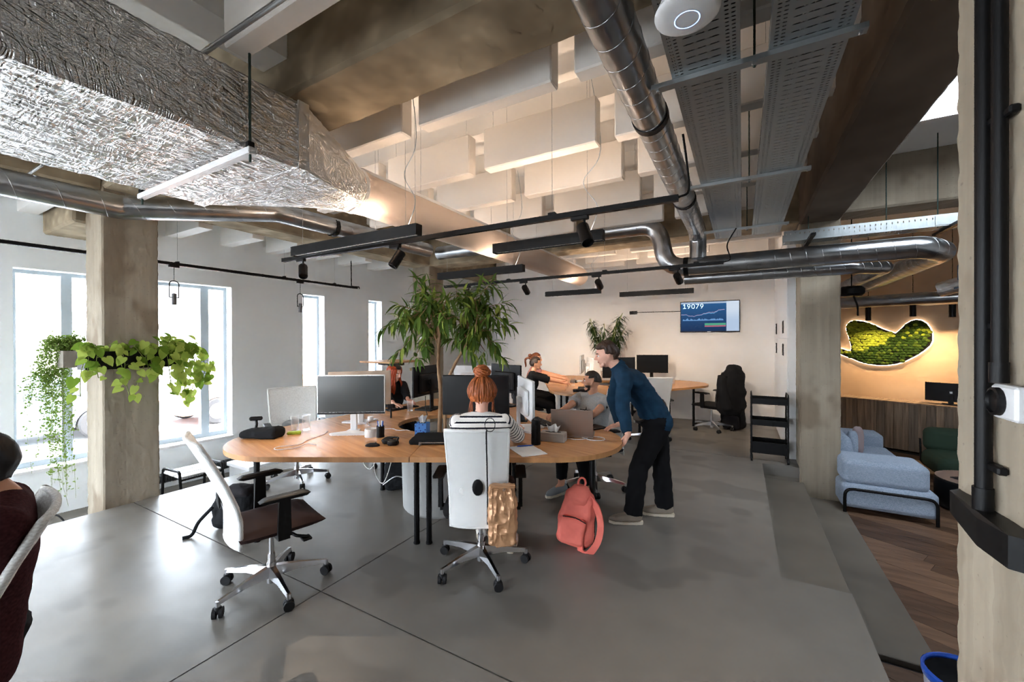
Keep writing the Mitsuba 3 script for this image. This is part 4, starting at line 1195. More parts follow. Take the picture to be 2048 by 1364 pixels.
put(t, 'stem', cyl((-2.98, 2.86, TZ), (-2.98, 2.86, TZ + 0.1), 0.008, 8), 'dark_fabric')
put(t, 'head', xf(bx((-0.04, -0.02, 0), (0.04, 0.02, 0.04), 0.012), (-2.98, 2.86, TZ + 0.095), rz=R(30)), 'dark_fabric')
# sticker on the black monitor
single('sticker', 'small yellow paper sticker on the black monitor corner', 'sticker', bx((-3.056, 3.200, TZ + 0.435), (-3.052, 3.29, TZ + 0.462)), 'sticker_yellow')
mat('sticker_yellow', lin(206, 190, 140), 0.7)
# ---------------------------------------------------------------- cabinet wall, screen, trolley
t = thing('cabinet', 'tall white built-in cabinet with black slot handles beside the right column', 'cabinet')
put(t, 'body', bx((0.505, 6.10, 0.0), (0.87, 8.42, 2.80)), 'white_paint')
ys = (6.10, 6.62, 7.23, 7.83, 8.31)
for i in range(4):
    for z0, z1 in ((0.03, 1.495), (1.505, 2.79)):
        d = put(t, 'door', bx((0.488, ys[i] + 0.002, z0), (0.505, ys[i + 1] - 0.002, z1), 0.002), 'white_paint')
        yy = ys[i] + 0.05 if i % 2 else ys[i + 1] - 0.05
        zz = (1.27, 1.43) if z0 < 1 else (1.57, 1.74)
        put(d, 'handle', bx((0.478, yy - 0.014, zz[0]), (0.489, yy + 0.014, zz[1]), 0.002), 'black_plastic')
struct('trim_cabinet_top', bx((0.49, 6.32, 2.81), (0.87, 8.45, CEIL)), 'white_plaster')

t = thing('wall_screen', 'wall-mounted flat screen showing the number 19079 and charts', 'screen')
def on_back(u, z, off):            # u along the back wall from its anchor
    return B0 + BD * u + np.array([BD[1], -BD[0], 0]) * off + Z * z
u0, u1, z0, z1 = 0.125, 1.10, 1.62, 2.188
BN = np.array([BD[1], -BD[0], 0])
def backbox(a, b_, c, d, o0, o1, ch=0.0):
    return hull([on_back(u, z, o) for u in (a, b_) for z in (c, d) for o in (o0, o1)])
put(t, 'casing', cat(backbox(u0, u1, z0, z1, 0.03, 0.065), backbox(u0 + 0.2, u1 - 0.2, z0 + 0.1, z1 - 0.1, 0.0, 0.03)), 'black_plastic')
def scr(a, b_, c, d, o=0.0665):
    return (np.array([on_back(a, c, o), on_back(b_, c, o), on_back(b_, d, o), on_back(a, d, o)]), [[0, 1, 2, 3]])
def tv(p, n, uv):
    u, v = uv.x, uv.y
    base = mix([0.004, 0.018, 0.06], [0.015, 0.07, 0.18], v)
    bars = dr.select((v > 0.36) & (v < 0.38 + 0.09 * noise(u * 90, 1.0) * (0.6 + 0.4 * noise(u * 14, 3.0))) & (u > 0.03) & (u < 0.74), 1.0, 0.0)
    ln = 0.52 + 0.34 * u * u + 0.08 * (noise(u * 12, 7.0) - 0.5) + 0.03 * noise(u * 50, 2.0)
    line = dr.select((dr.abs(v - ln) < 0.012) & (u < 0.76), 1.0, 0.0)
    line2 = dr.select((dr.abs(v - ln - 0.05 * (noise(u * 9, 4.0) - 0.3)) < 0.008) & (u < 0.76), 1.0, 0.0)
    gr = dr.select((v > 0.20) & (v < 0.27) & (u > 0.42) & (u < 0.78), 1.0, 0.0)
    rd = dr.select((v > 0.15) & (v < 0.19) & (u > 0.42) & (u < 0.78), 1.0, 0.0)
    side = dr.select(u > 0.79, 1.0, 0.0)
    topb = dr.select((v > 0.935) & (u < 0.79), 1.0, 0.0)
    c = mix(base, [0.10, 0.22, 0.42], bars)
    c = mix(c, [0.10, 0.26, 0.45], line)
    c = mix(c, [0.28, 0.16, 0.26], line2)
    c = mix(c, [0.06, 0.26, 0.16], gr)
    c = mix(c, [0.36, 0.10, 0.14], rd)
    c = mix(c, [0.25, 0.32, 0.42], topb)
    sc = mix([0.30, 0.38, 0.50], [0.42, 0.48, 0.56], sstep(0.3, 0.8, v))
    return mix(c, sc, side) * SCREEN_GAIN
SCREEN_GAIN = 0.22
mat('screen_off', lin(8, 8, 9), 0.6, spec=0.1)
q = scr(u0 + 0.012, u1 - 0.012, z0 + 0.02, z1 - 0.012)
k = put(t, 'display', q, 'screen_off', uv=np.array([[0, 0], [1, 0], [1, 1], [0, 1.0]]))
scene[k]['emitter'] = {'type': 'area', 'radiance': mikit.proc(tv)}
tx = meshkit.text_mesh('19079', 0.082, 0.002, bold=True)
M = np.eye(4)
M[:3, 0], M[:3, 1], M[:3, 2] = BD, Z, BN
M[:3, 3] = on_back(u0 + 0.035, z1 - 0.13, 0.0675)
tx.apply_transform(M)
k = put(t, 'digits', tx, 'white_plastic', label='bright number 19079')
scene[k]['emitter'] = {'type': 'area', 'radiance': {'type': 'rgb', 'value': [0.05, 0.11, 0.15]}}
put(t, 'badge', backbox(0.58, 0.64, z0 + 0.005, z0 + 0.014, 0.065, 0.0665), 'silver_plastic')
t = thing('cable_strip', 'thin black cable strip on the white wall leading to the screen', 'cable')
put(t, 'strip', backbox(-0.66, u0, 2.015, 2.027, 0.001, 0.012), 'black_plastic')
t = thing('wall_socket', 'small black socket box at the end of the cable strip', 'socket')
put(t, 'box', backbox(-0.80, -0.66, 1.985, 2.05, 0.001, 0.03), 'black_plastic')
put(t, 'lid', backbox(-0.785, -0.735, 1.995, 2.04, 0.03, 0.036), 'dark_fabric')

t = thing('trolley', 'black three-tier metal trolley beside the right column', 'trolley')
X0, X1, Y0, Y1 = 0.085, 0.485, 5.86, 5.96
X0, X1, Y0, Y1 = 0.10, 0.475, 5.80, 6.08
for i, (za, zb) in enumerate(((0.70, 0.77), (0.44, 0.51), (0.10, 0.24))):
    o = sbox(X0, Y0, X1, Y1)
    put(t, 'tray', cat(prism(o, za, za + 0.006), prism(o.difference(o.buffer(-0.006)), za, zb)), 'black_metal')
for x in (X0, X1):
    for y in (Y0, Y1):
        put(t, 'post', bx((x - 0.009, y - 0.009, 0.07), (x + 0.009, y + 0.009, 0.80), 0.003), 'black_metal')
        put(t, 'caster', cat(cyl((x - 0.01, y, 0.028), (x + 0.01, y, 0.028), 0.028, 16), bx((x - 0.014, y - 0.012, 0.03), (x + 0.014, y + 0.012, 0.075), 0.004)), 'rubber', 30)
for x in (X0, X1):
    put(t, 'handle', tube(fillet([(x, Y0, 0.79), (x, Y0, 0.825), (x, Y1, 0.825), (x, Y1, 0.79)], 0.02), 0.007, 8), 'black_metal', True)
single('phone', 'grey phone lying on the top tier of the trolley', 'phone', xf(bx((-0.07, -0.035, 0), (0.07, 0.035, 0.012), 0.004), (0.36, 5.90, 0.706), rz=0.3), 'silver_plastic')

# ---------------------------------------------------------------- near column fittings
t = thing('conduit', 'thick black conduit down the near concrete column to the floor box', 'conduit')
put(t, 'pipe', cyl((0.547, 1.525, 1.05), (0.547, 1.525, CEIL), 0.0165, 20), 'black_plastic', 40)
put(t, 'sleeve', cyl((0.546, 1.525, 1.03), (0.546, 1.525, 1.11), 0.020, 20), 'black_plastic', 40)
for z in (2.05, 1.53, 1.17):
    put(t, 'clip', bx((0.548, 1.46, z - 0.010), (0.568, 1.545, z + 0.010), 0.004), 'black_plastic')
t = thing('conduit', 'second black conduit ending at the round socket on the near column', 'conduit')
put(t, 'pipe', cyl((0.548, 1.452, 1.40), (0.548, 1.452, CEIL), 0.0145, 20), 'black_plastic', 40)
put(t, 'sleeve', cyl((0.547, 1.452, 1.39), (0.547, 1.452, 1.44), 0.0175, 20), 'black_plastic', 40)
put(t, 'clip', bx((0.548, 1.41, 2.03), (0.568, 1.47, 2.05), 0.004), 'black_plastic')
t = thing('round_socket', 'white square wall socket with a black round insert on the near column', 'socket')
put(t, 'plate', bx((0.540, 1.365, 1.305), (0.567, 1.472, 1.387), 0.006), 'white_plastic')
put(t, 'insert', lathe([(0, 0), (0.034, 0), (0.034, 0.012), (0.028, 0.014), (0.026, 0.008), (0, 0.008)], 28, (0.541, 1.435, 1.346), (-1, 0, 0)), 'black_plastic', 30)
t = thing('floor_box', 'faceted black box mounted on the near concrete column', 'box')
put(t, 'body', hull([(0.575, 1.735, 0.985), (0.575, 1.735, 1.045), (0.575, 1.30, 0.985), (0.575, 1.30, 1.06), (0.54, 1.70, 0.98), (0.54, 1.70, 1.045), (0.515, 1.47, 0.975), (0.515, 1.47, 1.045), (0.515, 1.33, 0.985), (0.515, 1.33, 1.06)]), 'black_plastic')

# ---------------------------------------------------------------- moss picture
MA, MD = np.array([0.7, 11.16, 0]), np.array([5.7, -2.83, 0]) / np.linalg.norm([5.7, -2.83])
MN = np.array([MD[1], -MD[0], 0])             # towards the room
moss = [(0.917, 1.323), (1.078, 1.321), (1.234, 1.285), (1.319, 1.249), (1.377, 1.246), (1.389, 1.329), (1.369, 1.412), (1.344, 1.537), (1.302, 1.684), (1.311, 1.768), (1.369, 1.839), (1.468, 1.852), (1.58, 1.831), (1.722, 1.765), (1.874, 1.671), (1.977, 1.62), (2.05, 1.586), (2.121, 1.666), (2.192, 1.76), (2.261, 1.814), (2.329, 1.834), (2.397, 1.818), (2.463, 1.76), (2.509, 1.675), (2.535, 1.564), (2.535, 1.454), (2.502, 1.362), (2.423, 1.268), (2.316, 1.172), (2.192, 1.082), (2.064, 1.019), (1.933, 0.989), (1.783, 0.981), (1.644, 0.999), (1.516, 1.034), (1.385, 1.101), (1.285, 1.139), (1.183, 1.189), (1.025, 1.239)]
mp = Polygon(moss)
mp = Polygon(mp.buffer(0.012).buffer(-0.012).exterior.coords)
t = thing('moss_picture', 'backlit leaf-shaped picture of light and dark green moss on the lounge wall', 'moss picture')
bd = plate(mp, 0.03, MA + MN * 0.03, MD, Z)
put(t, 'board', bd, 'black_plastic')
ed = np.array(mp.buffer(0.004).exterior.coords)[:-1]
ring_ = tube([MA + MD * u + Z * z + MN * 0.03 for u, z in ed], 0.012, 8, closed=True)
k = put(t, 'led_strip', ring_, 'white_plastic', label='glowing white light strip around the edge')
scene[k]['emitter'] = {'type': 'area', 'radiance': {'type': 'rgb', 'value': [0.9, 0.70, 0.5]}}
for i, (nm, c0, c1) in enumerate((('moss_light', (112, 134, 40), (146, 162, 58)), ('moss_lime', (126, 146, 44), (160, 172, 68)), ('moss_dark', (24, 46, 16), (44, 66, 26)), ('moss_mid', (44, 66, 22), (72, 92, 36)))):
    mat(nm, (lambda a, b_: lambda p, n, uv: mix(lin(*a), lin(*b_), noise(p.x * 160, p.y * 160, p.z * 160)))(c0, c1), 0.95, spec=0.1)
pad = trimesh.creation.icosphere(subdivisions=1)
pads = {m: mikit.ply(pad, m, True) for m in ('moss_light', 'moss_lime', 'moss_dark', 'moss_mid')}
split = LineString([(1.30, 1.20), (1.58, 1.27), (1.86, 1.37), (2.05, 1.57)])
mr = random.Random(5)
sp = 0.058
row = 0
z = 0.98
while z < 1.87:
    u = 0.92 + (0.5 * sp if row % 2 else 0)
    while u < 2.56:
        uu, zz = u + mr.uniform(-0.012, 0.012), z + mr.uniform(-0.01, 0.01)
        pt = Point(uu, zz)
        if mp.buffer(-0.015).contains(pt):
            line_z = np.interp(uu, [1.30, 1.58, 1.86, 2.05], [1.20, 1.27, 1.37, 1.57])
            lt = zz > line_z and uu < 2.05
            m = mr.choice(('moss_light', 'moss_lime', 'moss_light')) if lt else mr.choice(('moss_dark', 'moss_dark', 'moss_mid') if uu < 2.1 or zz < 1.5 else ('moss_mid', 'moss_mid', 'moss_dark', 'moss_light'))
            s = mr.uniform(0.032, 0.042)
            p = MA + MD * uu + Z * zz + MN * 0.058
            scene[numbered(f'{t}__moss_pad')] = {**pads[m], 'to_world': T().translate([float(v) for v in p]).rotate([0, 0, 1], math.degrees(math.atan2(MD[1], MD[0]))).scale([s, s * 0.6, s * 0.85])}
        u += sp
    z += sp * 0.82
    row += 1

# ---------------------------------------------------------------- reception counter
CA, CD = np.array([2.054, 8.928, 0]), np.array([0.896, -0.444, 0])
CN = np.array([-0.444, -0.896, 0])
t = thing('reception_counter', 'reception counter clad in old grey-brown boards', 'counter')
def cbox(a, b_, z0, z1, o0, o1):
    return hull([CA + CD * u + CN * o + Z * z for u in (a, b_) for z in (z0, z1) for o in (o0, o1)])
put(t, 'core', cbox(-0.6, 1.9, LOW, 0.44, -0.35, -0.02), 'black_plastic')
put(t, 'top', cbox(-0.62, 1.92, 0.44, 0.462, -0.37, 0.004), 'old_board')
cr = random.Random(11)
u = -0.6
while u < 1.9:
    w = cr.choice((0.07, 0.09, 0.11))
    put(t, 'board', cbox(u, u + w - 0.003, LOW, 0.44, -0.02, 0.0 + cr.uniform(-0.004, 0.004)), cr.choice(('old_board', 'old_board_grey')))
    u += w
single('glass_vase', 'small round glass vase on the reception counter', 'vase', lathe([(0, 0), (0.02, 0), (0.04, 0.03), (0.042, 0.06), (0.03, 0.09), (0.018, 0.1)], 18, CA + CD * 0.42 + CN * -0.2 + Z * 0.463), 'clear_glass', 40)
t = thing('monitor', 'black monitor seen from behind on the reception counter', 'monitor', GM)
put(t, 'casing', cbox(0.43, 1.02, 0.50, 0.79, -0.35, -0.31), 'black_plastic')
put(t, 'stand', cat(cbox(0.69, 0.75, 0.462, 0.62, -0.31, -0.29), cbox(0.62, 0.84, 0.462, 0.472, -0.36, -0.22)), 'black_plastic')
put(t, 'badge', cbox(0.705, 0.735, 0.63, 0.66, -0.309, -0.3075), 'silver_plastic')

# ---------------------------------------------------------------- sofa group
mat('sofa_fabric', lambda p, n, uv: mix(lin(128, 142, 160), lin(158, 170, 186), noise(p.x * 130, p.y * 130, p.z * 130)), 0.95, spec=0.15)
mat('green_fabric', lin(44, 62, 48), 0.9)
mat('rose_cushion', lin(158, 142, 144), 0.9)
t = thing('sofa', 'blue-grey sofa with a black tube frame beside the right column', 'sofa')
put(t, 'base', rbx((0.90, 5.40, -0.265), (1.655, 7.25, -0.01), 0.05, 3), 'sofa_fabric', True)
put(t, 'near_arm', rbx((0.915, 5.42, -0.02), (1.60, 5.86, 0.235), 0.06, 3), 'sofa_fabric', True)
put(t, 'far_arm', rbx((0.915, 6.85, -0.02), (1.58, 7.2, 0.26), 0.05, 3), 'sofa_fabric', True)
put(t, 'seat_cushion', rbx((0.95, 5.80, -0.03), (1.62, 6.90, 0.10), 0.05, 3), 'sofa_fabric', True)
put(t, 'back_cushion', xf(rbx((-0.08, -0.5, 0), (0.10, 0.5, 0.30), 0.07, 3), (1.02, 6.34, 0.09), ry=-0.18), 'sofa_fabric', True)
put(t, 'frame', tube(fillet([(0.93, 5.385, LOW), (0.93, 5.385, -0.06), (1.63, 5.385, -0.06), (1.63, 5.385, LOW)], 0.08, 8), 0.014, 10), 'black_metal', True)
put(t, 'frame', tube(fillet([(0.93, 7.26, LOW), (0.93, 7.26, -0.06), (1.63, 7.26, -0.06), (1.63, 7.26, LOW)], 0.08, 8), 0.014, 10), 'black_metal', True)
t = thing('cushion', 'pinkish grey cushion leaning on the sofa back', 'cushion', 'sofa cushions')
cu = trimesh.creation.icosphere(subdivisions=3)
v = np.array(cu.vertices)
v = np.sign(v) * np.abs(v) ** 0.6
cu.vertices = v * [0.17, 0.055, 0.17]
put(t, 'body', xf(cu, (1.24, 6.45, 0.235), rz=R(75), ry=0.35), 'rose_cushion', True)
t = thing('cushion', 'blue-grey cushion behind the pinkish one on the sofa', 'cushion', 'sofa cushions')
put(t, 'body', xf(cu, (1.14, 6.20, 0.225), rz=R(80), ry=0.3), 'sofa_fabric', True)
t = thing('armchair', 'dark green rounded lounge armchair beside the coffee table', 'armchair')
put(t, 'seat', rbx((-0.40, -0.35, 0.0), (0.40, 0.35, 0.26), 0.11, 3).copy().apply_translation([2.52, 7.30, LOW + 0.06]), 'green_fabric', True)
put(t, 'back', rbx((-0.36, 0.22, 0.24), (0.36, 0.42, 0.56), 0.09, 3).copy().apply_translation([2.52, 7.30, LOW + 0.04]), 'green_fabric', True)
for s in (-1, 1):
    put(t, 'frame', tube(fillet([(2.52 + s * 0.33, 7.0, LOW), (2.52 + s * 0.33, 7.0, LOW + 0.07), (2.52 + s * 0.37, 7.66, LOW + 0.1), (2.52 + s * 0.37, 7.70, LOW + 0.42)], 0.06), 0.012, 8), 'black_metal', True)
t = thing('coffee_table', 'round dark coffee table in the lounge', 'table')
put(t, 'body', lathe([(0, 0), (0.34, 0), (0.36, 0.01), (0.36, 0.285), (0.345, 0.30), (0, 0.30)], 40, (2.20, 6.15, LOW)), 'black_plastic', 30)
put(t, 'top', lathe([(0, 0.30), (0.35, 0.30), (0.352, 0.306), (0, 0.306)], 40, (2.20, 6.15, LOW)), 'rose_table', 30)
mat('rose_table', lin(120, 104, 98), 0.5)
single('magazine', 'dark magazine on the coffee table', 'magazine', xf(bx((-0.1, -0.07, 0), (0.1, 0.07, 0.008), 0.002), (2.07, 6.12, LOW + 0.307), rz=0.5), 'dark_fabric')
single('rug', 'dark purple-brown rug under the sofa and coffee table', 'rug', prism(rpoly(0.97, 5.22, 3.3, 7.9, 0.03), LOW - 0.008, LOW + 0.003), 'rug')
mat('rug', lin(74, 60, 60), 0.95)
t = thing('bin', 'white bin bag in a bucket with a blue rim at the bottom right', 'bin')
put(t, 'bucket', lathe([(0, 0), (0.11, 0), (0.135, 0.02), (0.15, 0.26), (0.143, 0.26), (0.128, 0.025), (0, 0.02)], 32, (0.885, 2.58, LOW)), 'bag_white', 40)
put(t, 'rim', lathe([(0.147, 0.25), (0.156, 0.255), (0.158, 0.285), (0.148, 0.295), (0.144, 0.28)], 32, (0.885, 2.58, LOW)), 'blue_rim', True)
put(t, 'lining', rough(lathe([(0.145, 0.27), (0.13, 0.24), (0.09, 0.2), (0, 0.19)], 24, (0.885, 2.58, LOW)), 0.008, 18, 2), 'black_fabric', True)
mat('bag_white', lin(196, 206, 222), 0.5)
mat('blue_rim', lin(30, 74, 170), 0.4)
single('dark_bag', 'black bag lying on the lounge floor beside the blue-rimmed bin', 'bag', rough(rbx((0.60, 2.42, LOW), (0.74, 2.66, LOW + 0.12), 0.05, 3), 0.012, 16, 3, 0.02), 'black_fabric', True)

# pendant spots over the counter
for i, (x, y, z0, z1) in enumerate(((2.06, 9.926, 1.832, 2.082), (2.605, 9.656, 1.879, 2.239), (3.03, 9.445, 1.847, 2.094))):
    t = thing('tube_pendant', ('black tube pendant light above the left of the moss picture', 'long black tube pendant light above the middle of the moss picture', 'black tube pendant light at the right of the lounge wall')[i], 'pendant lamp', 'tube pendants in the lounge')
    put(t, 'tube', lathe([(0, z1), (0.04, z1), (0.042, z1 - 0.005), (0.042, z0), (0.036, z0), (0.036, z0 + 0.03), (0, z0 + 0.03)], 24, (x, y, 0)), 'black_metal', 30)
    put(t, 'wire', cyl((x, y, z1), (x, y, CEIL), 0.004, 6), 'black_plastic')
    scene[f'{t}__light'] = {'type': 'spot', 'to_world': T().look_at(origin=[x, y, z0 - 0.01], target=[x + 0.06, y + 0.12, z0 - 1], up=[1, 0, 0]), 'intensity': {'type': 'rgb', 'value': [LOUNGE * 1.0, LOUNGE * 0.66, LOUNGE * 0.36]}, 'cutoff_angle': 62.0, 'beam_width': 30.0}
# dark equipment under the lounge ceiling
t = thing('exhaust_cowl', 'round black ventilation cowl under the lounge ceiling', 'ventilation')
put(t, 'body', lathe([(0, 0), (0.10, 0.0), (0.13, 0.03), (0.13, 0.09), (0.1, 0.12), (0, 0.12)], 28, (1.18, 6.45, 2.02)), 'black_metal', 40)
put(t, 'hose', tube(spline([(1.2, 6.45, 2.02), (1.24, 6.47, 1.9), (1.25, 6.5, 1.78)], 6), 0.01, 8), 'black_plastic', True)
put(t, 'rod', cyl((1.18, 6.45, 2.13), (1.18, 6.45, CEIL), 0.006, 6), 'black_metal')
t = thing('fan_coil', 'blue-grey ceiling ventilation unit over the lounge', 'ventilation unit')
put(t, 'body', bx((2.35, 6.6, 2.22), (3.5, 7.2, 2.42), 0.01), 'blue_panel')
put(t, 'edge', bx((2.33, 6.58, 2.12), (3.52, 7.22, 2.135)), 'blue_panel')
put(t, 'rod', cat(*[cyl((x, y, 2.4), (x, y, CEIL), 0.006, 6) for x in (2.4, 3.45) for y in (6.65, 7.15)]), 'steel_rod')
mat('blue_panel', lin(74, 104, 134), 0.5)
t = thing('flex_duct', 'crinkled foil flexible duct over the reception counter', 'duct')
fp = spline([(2.35, 7.72, 2.16), (2.65, 7.52, 2.24), (3.0, 7.37, 2.27), (3.5, 7.1, 2.25)], 10)
put(t, 'hose', rough(tube(fp, 0.1, 24), 0.012, 20, 4), 'foil', False)
t = thing('plenum_box', 'pale metal air box with foil collar above the counter', 'ventilation unit')
put(t, 'box', xf(bx((-0.2, -0.2, 0), (0.22, 0.2, 0.15), 0.006), (2.52, 8.35, 2.0), rz=math.atan2(CD[1], CD[0])), 'zinc_tray')
put(t, 'collar', xf(rough(tube([(0.22, 0, 0.07), (0.6, 0, 0.07)], 0.07, 20), 0.006, 30, 2), (2.52, 8.35, 2.0), rz=math.atan2(CD[1], CD[0])), 'foil')
spot((1.90, 5.45, 2.558), (0.3, -0.5, -0.7), 'black spotlight by the lounge opening beside the bright tray')

# ---------------------------------------------------------------- things by the windows
mat('radiator_black', lin(30, 34, 36), 0.5)
t = thing('radiator', 'long black ribbed trench radiator under the windows', 'radiator')
put(t, 'core', tube([wall_pt(1.85, 0.17, -0.145), wall_pt(4.6, 0.17, -0.145)], 0.045, 16), 'radiator_black', 40)
fin = [ring(wall_pt(y, 0.17, -0.145), WD, 0.045, 0.010, 0.014, 20) for y in np.arange(1.87, 4.6, 0.026)]
put(t, 'fins', cat(*fin), 'radiator_black', 30)
put(t, 'foot', cat(*[bx(wall_pt(y, 0.15, LOW), wall_pt(y + 0.04, 0.19, -0.16)) for y in (1.95, 3.2, 4.5)]), 'radiator_black')
t = thing('bench', 'low white bench box along the window aisle', 'bench')
put(t, 'seat', bx((-5.55, 2.62, -0.05), (-5.05, 4.1, 0.0), 0.006), 'white_paint')
put(t, 'side', bx((-5.53, 2.64, LOW), (-5.07, 4.08, -0.05), 0.004), 'white_paint')
t = thing('slatted_chair', 'white slatted chair with black tube arms behind the left column', 'chair')
for i in range(3):
    put(t, 'slat', bx((-5.83 + i * 0.15, 2.08, -0.03), (-5.70 + i * 0.15, 2.5, -0.012), 0.004), 'white_paint')
for y in (2.08, 2.50):
    put(t, 'arm', tube(fillet([(-5.83, y, LOW), (-5.80, y, 0.03), (-5.40, y, 0.05), (-5.34, y, LOW)], 0.05), 0.014, 10), 'black_metal', True)
put(t, 'rail', cat(cyl((-5.8, 2.08, -0.05), (-5.8, 2.5, -0.05), 0.011, 8), cyl((-5.4, 2.08, -0.05), (-5.4, 2.5, -0.05), 0.011, 8)), 'black_metal')
for i, (y, zt) in enumerate(((2.16, 2.37), (3.70, 2.37))):
    t = thing('cage_pendant', ('small pendant spot in a wire bow before the wide window', 'small pendant spot in a wire bow before the narrow window')[i], 'pendant lamp', 'pendants on the window track')
    x = -5.71
    put(t, 'adapter', bx((x - 0.016, y - 0.05, 2.345), (x + 0.016, y + 0.05, 2.37), 0.003), 'black_plastic')
    put(t, 'cord', cyl((x, y, 2.35), (x, y, 2.19), 0.003, 6), 'black_plastic')
    put(t, 'bow', tube(fillet([(x, y - 0.045, 2.0), (x, y - 0.045, 2.19), (x, y + 0.045, 2.19), (x, y + 0.045, 2.0)], 0.045, 8), 0.0055, 8), 'black_metal', True)
    put(t, 'head', lathe([(0, 0), (0.022, 0), (0.022, 0.125), (0.018, 0.13), (0.018, 0.01), (0, 0.01)], 20, (x, y, 1.915)), 'pendant_grey', 30)
    put(t, 'axle', cyl((x, y - 0.046, 2.0), (x, y + 0.046, 2.0), 0.005, 6), 'black_metal')
mat('pendant_grey', lin(92, 92, 94), 0.5, metal=0.3)
t = thing('power_strip', 'black power plug and cable on the low floor below the hanging plant', 'cable')
put(t, 'plug', bx((-5.75, 1.02, LOW), (-5.45, 1.10, LOW + 0.045), 0.012), 'black_plastic')
put(t, 'cord', tube(spline([(-5.75, 1.06, LOW + 0.02), (-5.9, 1.12, LOW + 0.1), (-5.8, 1.24, LOW + 0.12), (-5.72, 1.3, LOW + 0.01)], 6), 0.007, 8), 'black_plastic', True)

# spotlights on the tracks
SP = 0.0
spot((-3.55, 2.31, 2.25), (0.55, -0.35, -0.75), 'black spotlight at the left end of the front track', SPOT_A)
spot((-2.38, 2.335, 2.25), (-0.25, -0.45, -0.85), 'black spotlight under the front track where it crosses the fabric duct', SPOT_A)
spot((-0.86, 2.36, 2.25), (0.35, -0.35, -0.8), 'black spotlight near the right end of the front track', SPOT_A)
spot((-3.35, 4.64, 2.25), (0.10, 0.85, -0.45), 'black spotlight behind the tree crown on the rear track', SPOT_B)
spot((-2.45, 4.63, 2.25), (-0.12, 0.85, -0.42), 'black spotlight on the rear track right of the tree', SPOT_B)
spot((-1.48, 4.615, 2.25), (-0.05, 0.9, -0.40), 'black spotlight on the rear track before the linear lamp', SPOT_B)
spot((-0.62, 4.605, 2.25), (0.1, 0.9, -0.40), 'black spotlight on the rear track below the big duct', SPOT_B)
# ---------------------------------------------------------------- plants
def leafmat(name, c, tr=0.55):
    scene[name] = {'type': 'principledthin', 'base_color': {'type': 'rgb', 'value': lin(*c)}, 'roughness': 0.45, 'diff_trans': tr, 'eta': 1.4, 'spec_trans': 0.0}
    return name


leafmat('leaf_dark', (74, 98, 46)); leafmat('leaf_mid', (102, 128, 58)); leafmat('leaf_young', (150, 166, 78))
leafmat('pothos_a', (150, 176, 76), 0.8); leafmat('pothos_b', (178, 196, 96), 0.8); leafmat('pothos_c', (112, 142, 52), 0.8)
leafmat('tiny_leaf', (120, 144, 70), 0.5); leafmat('bamboo_leaf', (50, 68, 36), 0.4)
mat('bark', lambda p, n, uv: mix(lin(120, 92, 68), lin(178, 142, 108), fbm(p.x * 40, p.y * 40, p.z * 12, 3)), 0.85)
mat('vine', lin(120, 130, 60), 0.7)


def blade(L, w, droop=0.3, fold=0.25, n=6, tip=1.3, base=0.7):
    """Narrow leaf along +y from the origin, drooping towards -z."""
    s = np.linspace(0, 1, n + 1)
    hw = w / 2 * np.sin(pi * s ** base) ** 0.8 * (1 - 0.15 * s ** tip)
    hw[0], hw[-1] = w * 0.06, 0.0008
    y = L * (s - 0.12 * droop * s * s)
    z = -L * droop * s ** 2
    v, f = [], []
    for i in range(n + 1):
        v += [[-hw[i], y[i], z[i] + hw[i] * fold], [0, y[i], z[i]], [hw[i], y[i], z[i] + hw[i] * fold]]
    for i in range(n):
        a = i * 3
        f += [[a, a + 1, a + 4], [a, a + 4, a + 3], [a + 1, a + 2, a + 5], [a + 1, a + 5, a + 4]]
    return trimesh.Trimesh(v, f, process=False)


def heart(L):
    """Heart-shaped leaf with its stalk end at the origin, tip along +y."""
    prof = [(0.0, 0.05), (0.10, -0.08), (0.24, -0.10), (0.36, 0.0), (0.42, 0.18), (0.38, 0.42), (0.26, 0.66), (0.12, 0.86), (0.0, 1.0)]
    v, f = [], []
    mid = [(0, 0.05 + 0.95 * i / 8) for i in range(9)]
    for i in range(9):
        x, y = prof[i]
        yy = y
        dz = -0.25 * yy * yy
        v += [[-x * L, yy * L, (dz + 0.10 * x - 0.03) * L], [0, mid[i][1] * L, (-0.25 * mid[i][1] ** 2 - 0.03) * L], [x * L, yy * L, (dz + 0.10 * x - 0.03) * L]]
    for i in range(8):
        a = i * 3
        f += [[a, a + 1, a + 4], [a, a + 4, a + 3], [a + 1, a + 2, a + 5], [a + 1, a + 5, a + 4]]
    return trimesh.Trimesh(v, f, process=False)


def orient(p, d, up, s=1.0):
    d = unit_(d)
    x = unit_(np.cross(d, up))
    z = np.cross(x, d)
    M = np.eye(4)
    M[:3, 0], M[:3, 1], M[:3, 2], M[:3, 3] = x * s, d * s, z * s, p
    return M


def unit_(v):
    v = np.array(v, float)
    return v / max(np.linalg.norm(v), 1e-9)


def leaves_as_parts(t, mats, meshes, items, limit=300, part='leaf', stuffname='foliage'):
    """items: (matrix, material index, mesh index); the nearest become parts, the rest one mesh of stuff per material."""
    cam_ = np.array([0, 0, 1.5])
    items = sorted(items, key=lambda it: np.linalg.norm(it[0][:3, 3] - cam_))
    plys = {}
    for M, mi_, me in items[:limit]:
        if (mi_, me) not in plys:
            plys[mi_, me] = mikit.ply(meshes[me], mats[mi_], True)
        scene[numbered_fast(f'{t}__{part}')] = {**plys[mi_, me], 'to_world': T([[float(x) for x in r_] for r_ in M])}
    rest = {}
    for M, mi_, me in items[limit:]:
        m = meshes[me].copy()
        m.apply_transform(M)
        rest.setdefault(mi_, []).append(m)
    for mi_, ms in rest.items():
        k = put(t, stuffname, cat(*ms), mats[mi_], True)
        labels[k] = {'kind': 'stuff'}


_count = {}


